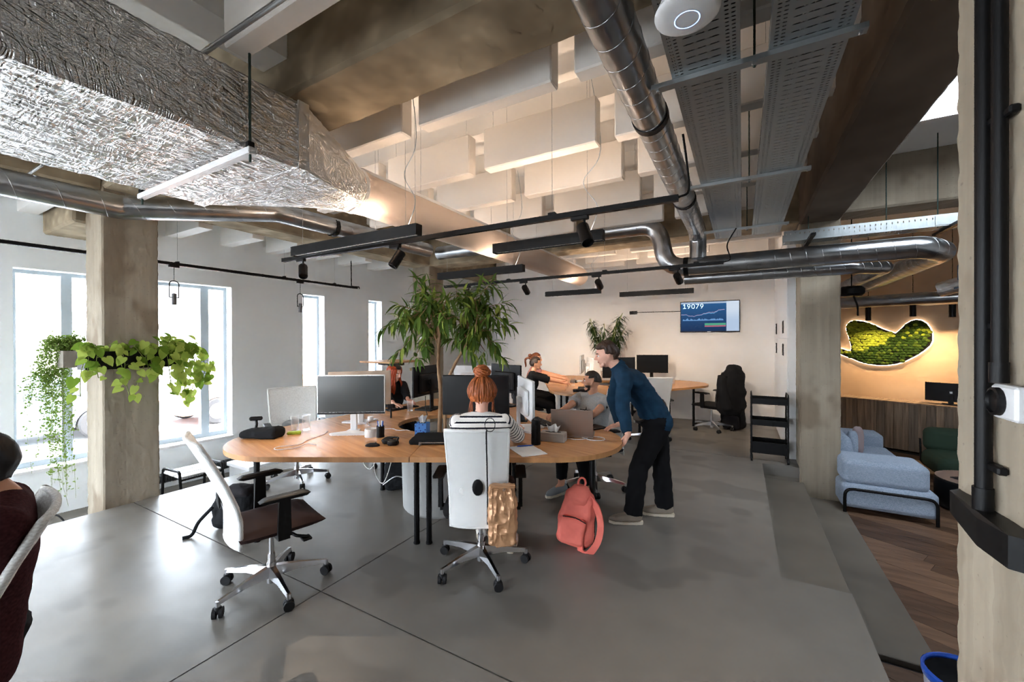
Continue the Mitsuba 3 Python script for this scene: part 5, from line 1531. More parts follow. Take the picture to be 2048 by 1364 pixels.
def numbered_fast(key):
    i = _count.get(key, 0)
    _count[key] = i + 1
    return key if i == 0 else f'{key}_{i:03d}'


# the indoor tree
rg = np.random.default_rng(21)
t = thing('indoor_tree', 'tall indoor tree with long drooping narrow leaves growing through the large desk', 'tree')
B = np.array([-2.36, 2.86, 0.56])
st1 = spline([B + [-0.02, 0.0, 0], [-2.385, 2.88, 0.85], [-2.345, 2.84, 1.02], [-2.385, 2.86, 1.25], [-2.37, 2.85, 1.50], [-2.40, 2.87, 1.72]], 8)
st2 = spline([B + [0.03, 0.02, 0], [-2.345, 2.90, 0.90], [-2.345, 2.89, 1.05], [-2.27, 2.93, 1.25], [-2.17, 2.98, 1.45], [-2.05, 3.02, 1.66]], 8)
put(t, 'trunk', rough(tube(st1, np.linspace(0.020, 0.012, len(st1)), 12), 0.004, 30, 2), 'bark', True)
put(t, 'trunk', rough(tube(st2, np.linspace(0.017, 0.010, len(st2)), 12), 0.004, 30, 3), 'bark', True)
RIGHT, UPV, FWD = np.array([0.87, 0.493, 0]), Z, np.array([-0.493, 0.87, 0])
centre = np.array([-2.27, 2.87, 1.60])
tips = []
spec = [(-0.50, 0.02, 0.0), (-0.44, -0.20, 0.1), (-0.40, 0.16, -0.15), (-0.30, 0.30, 0.05), (-0.27, 0.39, -0.05), (-0.16, 0.25, 0.22), (-0.18, 0.05, -0.30), (-0.28, -0.08, 0.28), (-0.30, -0.26, -0.1), (-0.12, -0.05, 0.32),
        (0.0, 0.20, -0.25), (0.05, 0.28, 0.2), (0.02, 0.02, -0.35), (0.12, 0.12, 0.3), (0.18, 0.24, -0.1), (0.30, 0.30, 0.1), (0.36, 0.34, -0.05), (0.40, 0.20, 0.15), (0.42, 0.08, -0.15), (0.30, 0.02, 0.3),
        (0.26, -0.08, -0.28), (0.38, -0.12, 0.05), (0.48, -0.02, 0.0), (0.30, -0.22, 0.15), (0.16, -0.18, -0.2), (0.40, -0.24, -0.08), (-0.02, 0.10, 0.1), (-0.10, 0.16, -0.12), (0.12, 0.0, 0.0), (-0.34, 0.08, 0.1), (0.22, 0.12, -0.22), (-0.2, -0.02, 0.05),
        (0.06, -0.12, 0.15), (-0.08, 0.05, -0.22), (0.24, -0.02, 0.12), (-0.38, -0.03, -0.18), (-0.22, 0.18, 0.08), (0.20, 0.20, 0.05)]
items, twigs = [], []
for a, b_, c in spec:
    tip = centre + RIGHT * (a + rg.uniform(-.02, .02)) + Z * (b_ + 0.03 + rg.uniform(-.02, .02)) + FWD * (c + rg.uniform(-.03, .03))
    src = st1[-1] if a < 0.02 else st2[-1]
    stt = st1 if a < 0.02 else st2
    root = stt[rg.integers(int(len(stt) * 0.72), len(stt))]
    mid = (root + tip) / 2 + Z * (0.07 + 0.05 * rg.random())
    path = spline([root, mid, tip], 6)
    twigs.append(tube(path, np.linspace(0.006, 0.003, len(path)), 6))
    out = unit_(path[-1] - path[-3])
    for sub in range(3):                              # three leafy shoots at the end of every branch
        base_ = path[-1] if sub == 0 else path[int(len(path) * (0.72 if sub == 1 else 0.5))]
        sh = unit_(out * 0.8 + rg.normal(0, 0.65, 3) + Z * 0.15)
        Ls = rg.uniform(0.07, 0.13)
        end_ = base_ + sh * Ls
        twigs.append(tube([base_, end_], [0.0028, 0.0016], 5))
        for i in range(9):
            q = base_ + (end_ - base_) * (i / 8)
            ang = i * 2.4 + rg.uniform(0, 0.6)
            u1 = unit_(np.cross(sh, [0.2, 0.1, 1]))
            u2 = np.cross(sh, u1)
            d = unit_((u1 * math.cos(ang) + u2 * math.sin(ang)) * (0.9 - 0.04 * i) + sh * (0.35 + 0.08 * i) - Z * rg.uniform(0.15, 0.75))
            mi_ = int(rg.choice([0, 0, 0, 0, 1, 1, 2]))
            items.append((orient(q, d, unit_(Z + u1 * 0.2), rg.uniform(0.75, 1.2)), mi_, int(rg.integers(0, 3))))
put(t, 'branches', cat(*twigs), 'bark', True)
leaves_as_parts(t, ['leaf_dark', 'leaf_mid', 'leaf_young'], [blade(0.135, 0.032, 0.35), blade(0.145, 0.029, 0.55), blade(0.12, 0.031, 0.15)], items)

# bamboo-like plant by the back wall
t = thing('potted_plant', 'bushy dark green bamboo-like plant against the white back wall', 'plant')
bc = np.array([-2.20, 7.48, 0.74])
put(t, 'pot', lathe([(0, 0), (0.09, 0), (0.12, 0.17), (0.11, 0.17), (0.09, 0.15), (0, 0.15)], 24, bc), 'white_plastic', 40)
stems, lv = [], []
for i in range(12):
    a = rg.uniform(0, 2 * pi)
    h = rg.uniform(0.85, 1.28)
    rr = rg.uniform(0.14, 0.42)
    top = bc + [rr * math.cos(a) + 0.05, rr * math.sin(a) * 0.6 - 0.05, h]
    pth = spline([bc + [0.05 * math.cos(a), 0.05 * math.sin(a), 0.13], bc + [0.5 * rr * math.cos(a), 0.3 * rr * math.sin(a), h * 0.6], top], 8)
    stems.append(tube(pth, 0.005, 6))
    for j in range(60):
        q = pth[int(rg.uniform(0.42, 1) * (len(pth) - 1))]
        d = unit_([rg.normal(), rg.normal() * 0.8, rg.uniform(-0.9, 0.5)])
        m = blade(rg.uniform(0.12, 0.19), 0.022, 0.5, n=4)
        m.apply_transform(orient(q + d * 0.03, d, Z))
        lv.append(m)
put(t, 'stems', cat(*stems), 'vine', True)
k = put(t, 'foliage', cat(*lv), 'bamboo_leaf', True)
labels[k] = {'kind': 'stuff'}

# planters round the left column with a golden trailing plant
t = thing('column_planter', 'black planter trough fixed round the left concrete column', 'planter')
for lo, hi in (((-4.945, 1.185, 1.255), (-4.745, 1.895, 1.41)), ((-5.57, 1.20, 1.255), (-5.375, 1.895, 1.41))):
    o = sbox(lo[0], lo[1], hi[0], hi[1])
    put(t, 'trough', cat(prism(o.difference(o.buffer(-0.008)), lo[2], hi[2]), prism(o, lo[2], lo[2] + 0.008)), 'black_metal' if lo[0] > -5 else 'trough_grey')
    put(t, 'soil', prism(o.buffer(-0.009), hi[2] - 0.035, hi[2] - 0.02), 'soil')
put(t, 'bracket', cat(bx((-5.57, 1.325, 1.30), (-4.75, 1.34, 1.34)), bx((-5.57, 1.755, 1.30), (-4.75, 1.77, 1.34))), 'black_metal')
mat('trough_grey', lin(128, 122, 112), 0.8)
t = thing('trailing_plant', 'golden green trailing plant with heart-shaped leaves hanging over the black planter', 'plant')
items, vines = [], []
hm = [heart(0.078), heart(0.064), heart(0.092)]
starts = [(1.20, 0), (1.26, 0), (1.33, 0), (1.40, 0), (1.47, 0), (1.55, 0), (1.62, 0), (1.70, 0), (1.76, 0), (1.82, 0), (1.86, 0), (1.90, 0), (1.88, 0), (1.84, 0), (1.78, 0), (1.22, 0)]
for i, (y, _) in enumerate(starts):
    right_end = y > 1.74
    drop = rg.uniform(0.30, 0.52) if right_end else rg.uniform(0.16, 0.44)
    x0 = -4.84
    dy = rg.uniform(-0.10, 0.12) + (0.10 if right_end else (-0.06 if y < 1.3 else 0))
    pth = spline([(x0, y, 1.39), (x0 + 0.05, y + 0.2 * dy, 1.47), (x0 + 0.125, y + 0.5 * dy, 1.40), (x0 + 0.14, y + dy, 1.40 - 0.5 * drop), (x0 + 0.12 + rg.uniform(-.02, .04), y + dy + rg.uniform(-0.06, 0.06), 1.40 - drop)], 7)
    vines.append(tube(pth, 0.003, 5))
    nl = 15 if right_end else 9
    for j in range(nl):
        q = pth[int((0.12 + 0.88 * (j / (nl - 1)) ** 0.8) * (len(pth) - 1))]
        o = unit_([rg.uniform(0.2, 1.0), rg.uniform(-1, 1), rg.uniform(-0.2, 0.5)])
        q2 = q + o * rg.uniform(0.03, 0.07)
        vines.append(tube([q, q + o * 0.02 + Z * 0.01, q2], 0.0016, 4))
        d = unit_([rg.uniform(0.0, 0.5), rg.uniform(-0.7, 0.7), rg.uniform(-1.2, -0.1)])
        items.append((orient(q2, d, unit_([1, rg.uniform(-.4, .4), rg.uniform(0.2, 1.0)]), rg.uniform(0.75, 1.15)), int(rg.choice([0, 1, 1, 2])), int(rg.integers(0, 3))))
for i in range(34):                                  # upright leaves on the trough, most of them at the far end
    y = rg.choice([rg.uniform(1.2, 1.9), rg.uniform(1.68, 1.95)])
    q = np.array([rg.uniform(-4.93, -4.76), y, 1.385])
    q2 = q + np.array([rg.uniform(-0.05, 0.08), rg.uniform(-0.05, 0.08), rg.uniform(0.04, 0.17 if y > 1.66 else 0.08)])
    vines.append(tube([q, (q + q2) / 2 + [0, 0.01, 0.01], q2], 0.002, 4))
    d = unit_([rg.uniform(-0.3, 0.9), rg.uniform(-0.8, 0.8), rg.uniform(-0.5, 0.5)])
    items.append((orient(q2, d, unit_([0.7, rg.uniform(-.4, .4), 0.8]), rg.uniform(0.8, 1.1)), int(rg.choice([0, 1, 1, 2])), int(rg.integers(0, 3))))
put(t, 'vines', cat(*vines), 'vine', True)
leaves_as_parts(t, ['pothos_a', 'pothos_b', 'pothos_c'], hm, items)
# left end of the planter: leaves hanging at the near corner
t = thing('trailing_plant', 'fine wiry plant with tiny leaves cascading down beside the left column', 'plant')
ts, tl = [], []
lf = blade(0.021, 0.017, 0.2, n=2)
lv_, lf_ = np.array(lf.vertices), np.array(lf.faces)
for i in range(46):
    y = rg.uniform(1.18, 1.42)
    zl = (rg.uniform(-0.05, 0.45) if i < 20 else rg.uniform(0.4, 1.0)) if i < 36 else rg.uniform(0.9, 1.2)
    x = -5.50 + rg.uniform(-0.08, 0.05)
    yo = rg.uniform(-0.14, 0.06)
    pth = spline([(x, y, 1.40), (x - 0.03, y - 0.05, 1.48 + 0.06 * rg.random()), (x - 0.05, y - 0.10 + 0.3 * yo, 1.25), (x - 0.05 + rg.uniform(-.06, .06), y - 0.10 + 0.8 * yo, (1.25 + zl) / 2), (x + rg.uniform(-.10, .14), y - 0.07 + yo + rg.uniform(-.06, .06), zl)], 7)
    ts.append(tube(pth, 0.0012, 3))
    for j in range(95):
        q = pth[int(rg.random() * (len(pth) - 1))] + rg.normal(0, 0.014, 3)
        d = unit_(rg.normal(size=3))
        tl.append((orient(q, d, unit_(rg.normal(size=3)), rg.uniform(0.7, 1.3))))
for i in range(14):
    y = rg.uniform(1.2, 1.5)
    pth = [np.array([-5.5, y, 1.39]), np.array([-5.5 + rg.uniform(-.06, .04), y + rg.uniform(-.05, .12), rg.uniform(1.46, 1.60)])]
    ts.append(tube(pth, 0.0012, 3))
    for j in range(16):
        q = pth[0] + (pth[1] - pth[0]) * rg.random() + rg.normal(0, 0.01, 3)
        tl.append(orient(q, unit_(rg.normal(size=3)), unit_(rg.normal(size=3)), rg.uniform(0.6, 1.1)))
Ms = np.array(tl)
vs = np.einsum('kij,nj->kni', Ms[:, :3, :3], lv_) + Ms[:, None, :3, 3]
fs = (lf_[None] + (np.arange(len(Ms)) * len(lv_))[:, None, None]).reshape(-1, 3)
put(t, 'stems', cat(*ts), 'vine', True)
k = put(t, 'foliage', trimesh.Trimesh(vs.reshape(-1, 3), fs, process=False), 'tiny_leaf', False)
labels[k] = {'kind': 'stuff'}
# small trailing plant on the back column
t = thing('trailing_plant', 'small dark trailing plant hanging by the back concrete column', 'plant')
ts, tl = [], []
for i in range(9):
    pth = spline([(-5.0, 5.64, 1.56), (-4.93 + rg.uniform(-.08, .1), 5.60, 1.58), (-4.90 + rg.uniform(-.12, .12), 5.57 + rg.uniform(-.05, .05), 1.38), (-4.90 + rg.uniform(-.14, .14), 5.57 + rg.uniform(-.06, .06), rg.uniform(1.12, 1.3))], 6)
    ts.append(tube(pth, 0.003, 4))
    for j in range(9):
        m = heart(0.055)
        m.apply_transform(orient(pth[int(rg.random() * (len(pth) - 1))], unit_(rg.normal(size=3) - Z), unit_(rg.normal(size=3))))
        tl.append(m)
put(t, 'pot', lathe([(0, 0), (0.06, 0), (0.075, 0.12), (0.065, 0.12), (0, 0.10)], 20, (-5.02, 5.61, 1.44)), 'white_plastic', 40)
put(t, 'stems', cat(*ts), 'vine', True)
k = put(t, 'foliage', cat(*tl), 'bamboo_leaf', True)
labels[k] = {'kind': 'stuff'}
put(t, 'shelf', bx((-5.12, 5.53, 1.42), (-4.92, 5.69, 1.44)), 'black_metal')
# raised desk in the niche
t = thing('standing_desk', 'raised standing desk in the niche behind the red-haired woman', 'desk')
put(t, 'top', bx((-5.45, 4.55, 1.13), (-4.75, 5.25, 1.155), 0.004), 'oak')
put(t, 'column', cat(bx((-5.14, 4.86, 0.03), (-5.06, 4.94, 1.08), 0.006), bx((-5.35, 4.84, 1.08), (-4.85, 4.96, 1.13), 0.01)), 'black_metal')
put(t, 'foot', bx((-5.40, 4.85, 0.0), (-4.80, 4.95, 0.03), 0.008), 'black_metal')
# backpacks on the floor are built with the bags below
# ---------------------------------------------------------------- people
def unit(v):
    v = np.array(v, float)
    return v / max(np.linalg.norm(v), 1e-9)


def sph(p, r, s=None):
    m = Manifold.sphere(float(r), 16)
    if s is not None:
        m = m.scale([float(x) for x in s])
    return m.translate([float(x) for x in p])


def bone(p, q, r0, r1):
    return Manifold.batch_hull([sph(p, r0), sph(q, r1)])


def disc_hull(items):
    """Convex hull of discs/spheres given as points."""
    return Manifold.hull_points(np.vstack(items).astype(float))


def disc(c, ax, r, n=16):
    ax = unit(ax)
    u = unit(np.cross(ax, [0.3, 0.2, 1.0] if abs(ax[2]) < 0.9 else [1, 0, 0]))
    w = np.cross(ax, u)
    a = np.arange(n) * 2 * pi / n
    return np.array(c) + r * (np.cos(a)[:, None] * u + np.sin(a)[:, None] * w)


_ico = trimesh.creation.icosphere(subdivisions=2).vertices


def spts(p, r):
    return np.array(p) + _ico * r


def to_tm(m, L=0.018, smooth=6):
    m = m.refine_to_length(float(L)) if L else m
    mm = m.to_mesh()
    t = trimesh.Trimesh(np.array(mm.vert_properties[:, :3], float), np.array(mm.tri_verts), process=False)
    t.merge_vertices()
    if smooth:
        trimesh.smoothing.filter_taubin(t, lamb=0.5, nu=0.52, iterations=smooth)
    return t


def to_mf(t):
    import manifold3d
    return Manifold(manifold3d.Mesh(np.asarray(t.vertices, np.float32), np.asarray(t.faces, np.uint32)))


def ik(a, b, l1, l2, hint):
    a, b = np.array(a, float), np.array(b, float)
    d = b - a
    D = np.linalg.norm(d)
    if D > (l1 + l2) * 0.999:
        b = a + d / D * (l1 + l2) * 0.999
        d = b - a
        D = np.linalg.norm(d)
    e = d / D
    x = (l1 * l1 - l2 * l2 + D * D) / (2 * D)
    h = math.sqrt(max(l1 * l1 - x * x, 0))
    n = np.array(hint, float)
    n = unit(n - e * (n @ e))
    return a + e * x + n * h, b


SKULL = trimesh.creation.icosphere(subdivisions=4)


def skull(v):
    """Unit sphere to head, metres; face towards +y, origin between the ears."""
    x, y, z = v[:, 0].copy(), v[:, 1].copy(), v[:, 2].copy()
    lo = np.clip(-z, 0, 1)
    X = 0.074 * x * (1 - 0.34 * lo ** 1.4) * (1 - 0.06 * np.clip(y, 0, 1))
    Y = np.where(y > 0, 0.092 * y * (1 - 0.10 * np.clip(z, 0, 1) ** 2), 0.098 * y * (1 - 0.55 * lo ** 1.2))
    Y = Y + 0.020 * lo ** 2 * np.clip(y + 0.3, 0, 1)
    Zz = np.where(z > 0, 0.110 * z, 0.112 * z)
    # eye hollows, brow
    ex = np.exp(-((np.abs(X) - 0.031) / 0.014) ** 2 - ((Zz - 0.004) / 0.012) ** 2) * (y > 0.2)
    Y = Y - 0.009 * ex
    br = np.exp(-((Zz - 0.024) / 0.010) ** 2 - (X / 0.045) ** 4) * (y > 0.3)
    Y = Y + 0.004 * br
    ck = np.exp(-((np.abs(X) - 0.038) / 0.018) ** 2 - ((Zz + 0.028) / 0.018) ** 2) * (y > 0.2)
    Y = Y + 0.003 * ck
    return np.stack([X, Y, Zz], 1)


def head_frame(c, fdir, roll=0.0, up=(0, 0, 1)):
    f = unit(fdir)
    x = unit(np.cross(f, up))
    u = np.cross(x, f)
    M = np.eye(4)
    M[:3, 0], M[:3, 1], M[:3, 2], M[:3, 3] = x, f, u, c
    return M


SKIN = {'skin_a': ((206, 150, 122), (222, 172, 146)), 'skin_b': ((200, 142, 112), (216, 164, 134)), 'skin_c': ((216, 160, 136), (232, 184, 162))}
for k_, (a_, b_) in SKIN.items():
    mat(k_, (lambda a, b: lambda p, n, uv: mix(lin(*a), lin(*b), fbm(p.x * 30, p.y * 30, p.z * 30, 2)))(a_, b_), 0.55, spec=0.35)
mat('eye_white', lin(226, 222, 218), 0.2)
mat('eye_dark', lin(40, 34, 30), 0.15)
mat('lips', lin(172, 104, 94), 0.5)
for nm, a_, b_ in (('hair_brown', (38, 26, 20), (72, 52, 40)), ('hair_dark', (30, 22, 18), (54, 40, 32)), ('hair_ginger', (120, 58, 24), (186, 104, 54)), ('hair_red', (120, 36, 12), (190, 74, 28)), ('hair_auburn', (66, 34, 20), (112, 62, 36)), ('hair_black', (14, 13, 13), (30, 28, 27))):
    mat(nm, (lambda a, b: lambda p, n, uv: mix(lin(*a), lin(*b), noise(p.x * 190, p.y * 190, p.z * 40)))(a_, b_), 0.45, spec=0.4)
mat('shirt_blue', lambda p, n, uv: mix(lin(14, 38, 58), lin(24, 58, 82), fbm(p.x * 20, p.y * 20, p.z * 20, 3)), 0.8, spec=0.2)
mat('tee_grey', lambda p, n, uv: mix(lin(156, 156, 156), lin(178, 178, 177), noise(p.x * 200, p.y * 200, p.z * 200)), 0.9, spec=0.15)
mat('stripes', lambda p, n, uv: mix(lin(232, 228, 222), lin(28, 30, 40), dr.select(uv.y * 27.0 - dr.floor(uv.y * 27.0) < 0.30, 1.0, 0.0)), 0.9, spec=0.15)
mat('trousers_black', lin(17, 17, 19), 0.9, spec=0.2)
mat('trousers_brown', lin(62, 46, 42), 0.9, spec=0.2)
mat('maroon_knit', lambda p, n, uv: mix(lin(48, 26, 28), lin(70, 38, 40), noise(p.x * 160, p.y * 160, p.z * 160)), 0.95, spec=0.1)
mat('vest_pink', lin(150, 104, 98), 0.9, spec=0.1)
mat('shoe_taupe', lin(140, 128, 114), 0.85)
mat('shoe_grey', lin(132, 138, 142), 0.7)
mat('shoe_white', lin(218, 212, 204), 0.6)
mat('sole', lin(206, 196, 178), 0.7)
mat('belt', lin(44, 42, 40), 0.35)


def build_head(t, c, fdir, skin, s=1.0, up=(0, 0, 1)):
    """Returns the head as a manifold and adds eyes, brows, lips."""
    M = head_frame(c, fdir, up=up)
    S = np.diag([s, s, s, 1.0])
    h = trimesh.Trimesh(skull(np.array(SKULL.vertices)), SKULL.faces, process=False)
    mf = to_mf(h)
    nose = disc_hull([spts((0, 0.088, 0.012), 0.006), spts((0, 0.108, -0.022), 0.0085), spts((-0.011, 0.094, -0.026), 0.007), spts((0.011, 0.094, -0.026), 0.007), spts((0, 0.085, -0.01), 0.009)])
    mf = mf + nose
    lipm = disc_hull([spts((-0.018, 0.077, -0.054), 0.006), spts((0.018, 0.077, -0.054), 0.006), spts((0, 0.0815, -0.053), 0.0075)])
    mf = mf + lipm
    chin = disc_hull([spts((-0.013, 0.064, -0.092), 0.015), spts((0.013, 0.064, -0.092), 0.015), spts((-0.03, 0.045, -0.075), 0.016), spts((0.03, 0.045, -0.075), 0.016)])
    mf = mf + chin
    for sx in (-1, 1):
        ear = disc_hull([spts((sx * 0.073, -0.012, 0.016), 0.010), spts((sx * 0.081, -0.022, 0.018), 0.007), spts((sx * 0.072, -0.006, -0.022), 0.008)])
        mf = mf + ear
    ht = to_tm(mf, 0.009, 3)
    ht.apply_transform(M @ S)
    def loc(m):
        m.apply_transform(M @ S)
        return m
    for sx in (-1, 1):
        e = trimesh.creation.icosphere(subdivisions=2)
        e.apply_scale([0.0125, 0.0105, 0.0068])
        e.apply_translation([sx * 0.031, 0.0765, 0.003])
        k = put(t, 'eye', loc(e), 'eye_white', True)
        i = trimesh.creation.icosphere(subdivisions=2)
        i.apply_scale([0.0056, 0.003, 0.0056])
        i.apply_translation([sx * 0.031, 0.0866, 0.003])
        put(k, 'iris', loc(i), 'eye_dark', True)
    b = hull(np.vstack([spts((0, 0.0858, -0.0500), 0.0034), spts((-0.020, 0.0800, -0.0525), 0.0022), spts((0.020, 0.0800, -0.0525), 0.0022), spts((0, 0.0862, -0.0570), 0.0038)]))
    put(t, 'lips', loc(b), 'lips', True)
    return ht, M @ S


def brows(t, M, m):
    q = []
    for sx in (-1, 1):
        q.append(hull(np.vstack([spts((sx * 0.016, 0.090, 0.022), 0.0028), spts((sx * 0.034, 0.088, 0.027), 0.0034), spts((sx * 0.048, 0.076, 0.022), 0.0022)])))
    h = cat(*q)
    h.apply_transform(M)
    put(t, 'eyebrows', h, m, True)


def hair_cap(t, M, m, line, off=0.012, noise_amp=0.006, freq=40, seed=1, name='hair', stretch=(1, 1, 1)):
    """line(x, y, z) -> signed margin: positive where hair grows."""
    v = skull(np.array(SKULL.vertices))
    mk = np.clip(line(v[:, 0], v[:, 1], v[:, 2]) / 0.012, 0, 1)
    mk = mk * mk * (3 - 2 * mk)
    n = unit_rows(v * [1 / 0.074 ** 2, 1 / 0.095 ** 2, 1 / 0.11 ** 2])
    nz = (meshkit.fbm(v * [freq, freq, freq * 0.3], 3, seed) - 0.5) * 2 * noise_amp
    w = v + n * (mk * (off + nz) - (1 - mk) * 0.014)[:, None]
    h = trimesh.Trimesh(w * np.array(stretch), SKULL.faces, process=False)
    h.apply_transform(M)
    return put(t, name, h, m, True)


def unit_rows(v):
    return v / np.maximum(np.linalg.norm(v, axis=1, keepdims=True), 1e-9)


def strands(paths, r, seed=0, n=10, jit=0.004):
    rg = np.random.default_rng(seed)
    out = []
    for P in paths:
        q = spline(P, 5)
        q = q + rg.normal(0, jit, (1, 3)) + np.cumsum(rg.normal(0, jit * 0.15, q.shape), 0)
        w = np.full(len(q), r) * (1 - 0.75 * np.linspace(0, 1, len(q)) ** 3)
        out.append(tube(q, w, 5, cap=False))
    return cat(*out)


def hand(wrist, fdir, down, side, s=1.0, curl=0.35, spread=0.10, thumb=0.7):
    """Manifold of palm, four fingers and a thumb. side: +1 when the thumb lies along cross(fdir, down)."""
    f, d = unit(fdir), unit(down)
    d = unit(d - f * (f @ d))
    x = np.cross(f, d) * side
    w = np.array(wrist, float)
    P = lambda a, b, c: w + (f * a + x * b + d * c) * s
    palm = disc_hull([spts(P(0.0, 0.012, 0), 0.016 * s), spts(P(0.0, -0.012, 0), 0.016 * s), spts(P(0.075, 0.026, 0), 0.012 * s), spts(P(0.07, -0.030, 0.002), 0.011 * s)])
    m = palm
    for i, (b, L) in enumerate(((0.028, 0.070), (0.010, 0.078), (-0.009, 0.072), (-0.028, 0.056))):
        a = spread * (b / 0.028)
        fd = f * math.cos(a) + x * math.sin(a)
        p = P(0.072, b, 0.0)
        ang = 0.12
        for k, (fr, rr) in enumerate(((0.45, 0.0090), (0.31, 0.0082), (0.24, 0.0074))):
            ang += curl * (0.5 if k == 0 else 1.0)
            q = p + (fd * math.cos(ang) + d * math.sin(ang)) * L * fr * s
            m = m + bone(p, q, rr * s, rr * 0.92 * s)
            p = q
    p0, p1 = P(0.018, 0.028, 0.006), P(0.046, 0.028 + 0.028 * thumb, 0.012)
    p2 = p1 + (f * 0.9 + x * 0.2 + d * 0.25) * 0.030 * s
    p3 = p2 + (f * 0.95 - x * 0.05 + d * 0.3) * 0.024 * s
    m = m + bone(p0, p1, 0.0135 * s, 0.0105 * s) + bone(p1, p2, 0.0102 * s, 0.0092 * s) + bone(p2, p3, 0.0092 * s, 0.0075 * s)
    return m


def shoe(t, ankle, toe_dir, m, L=0.27, low=True, sole='sole'):
    """Shoe under an ankle joint; toe_dir horizontal."""
    f = unit([toe_dir[0], toe_dir[1], 0])
    x = np.array([f[1], -f[0], 0])
    g = np.array([ankle[0], ankle[1], 0.0])
    P = lambda a, b, c: g + f * a + x * b + Z * c
    k = L / 0.27
    up = hull(np.vstack([spts(P(-0.045 * k, 0, 0.05), 0.03 * k), spts(P(0.05 * k, 0.012, 0.05), 0.034 * k), spts(P(0.05 * k, -0.012, 0.05), 0.034 * k), spts(P(0.14 * k, 0.014, 0.036), 0.024 * k), spts(P(0.14 * k, -0.018, 0.036), 0.024 * k), spts(P(0.175 * k, -0.004, 0.032), 0.018 * k), spts(P(-0.03 * k, 0, 0.075), 0.03 * k)]))
    if not low:
        up = cat(up, hull(np.vstack([spts(P(-0.03 * k, 0, 0.08), 0.036 * k), spts(P(0.02 * k, 0, 0.095), 0.03 * k)])))
    o = [(-0.075, -0.022), (-0.08, 0), (-0.075, 0.022), (-0.02, 0.034), (0.08, 0.042), (0.15, 0.038), (0.19, 0.012), (0.193, -0.012), (0.165, -0.038), (0.08, -0.042), (-0.02, -0.032)]
    so = hull(np.vstack([[P(a * k, b * k, 0.001) for a, b in o], [P(a * k * 1.01, b * k * 1.02, 0.022) for a, b in o]]))
    key = put(t, 'shoe', up, m, 40)
    put(key, 'sole', so, sole)


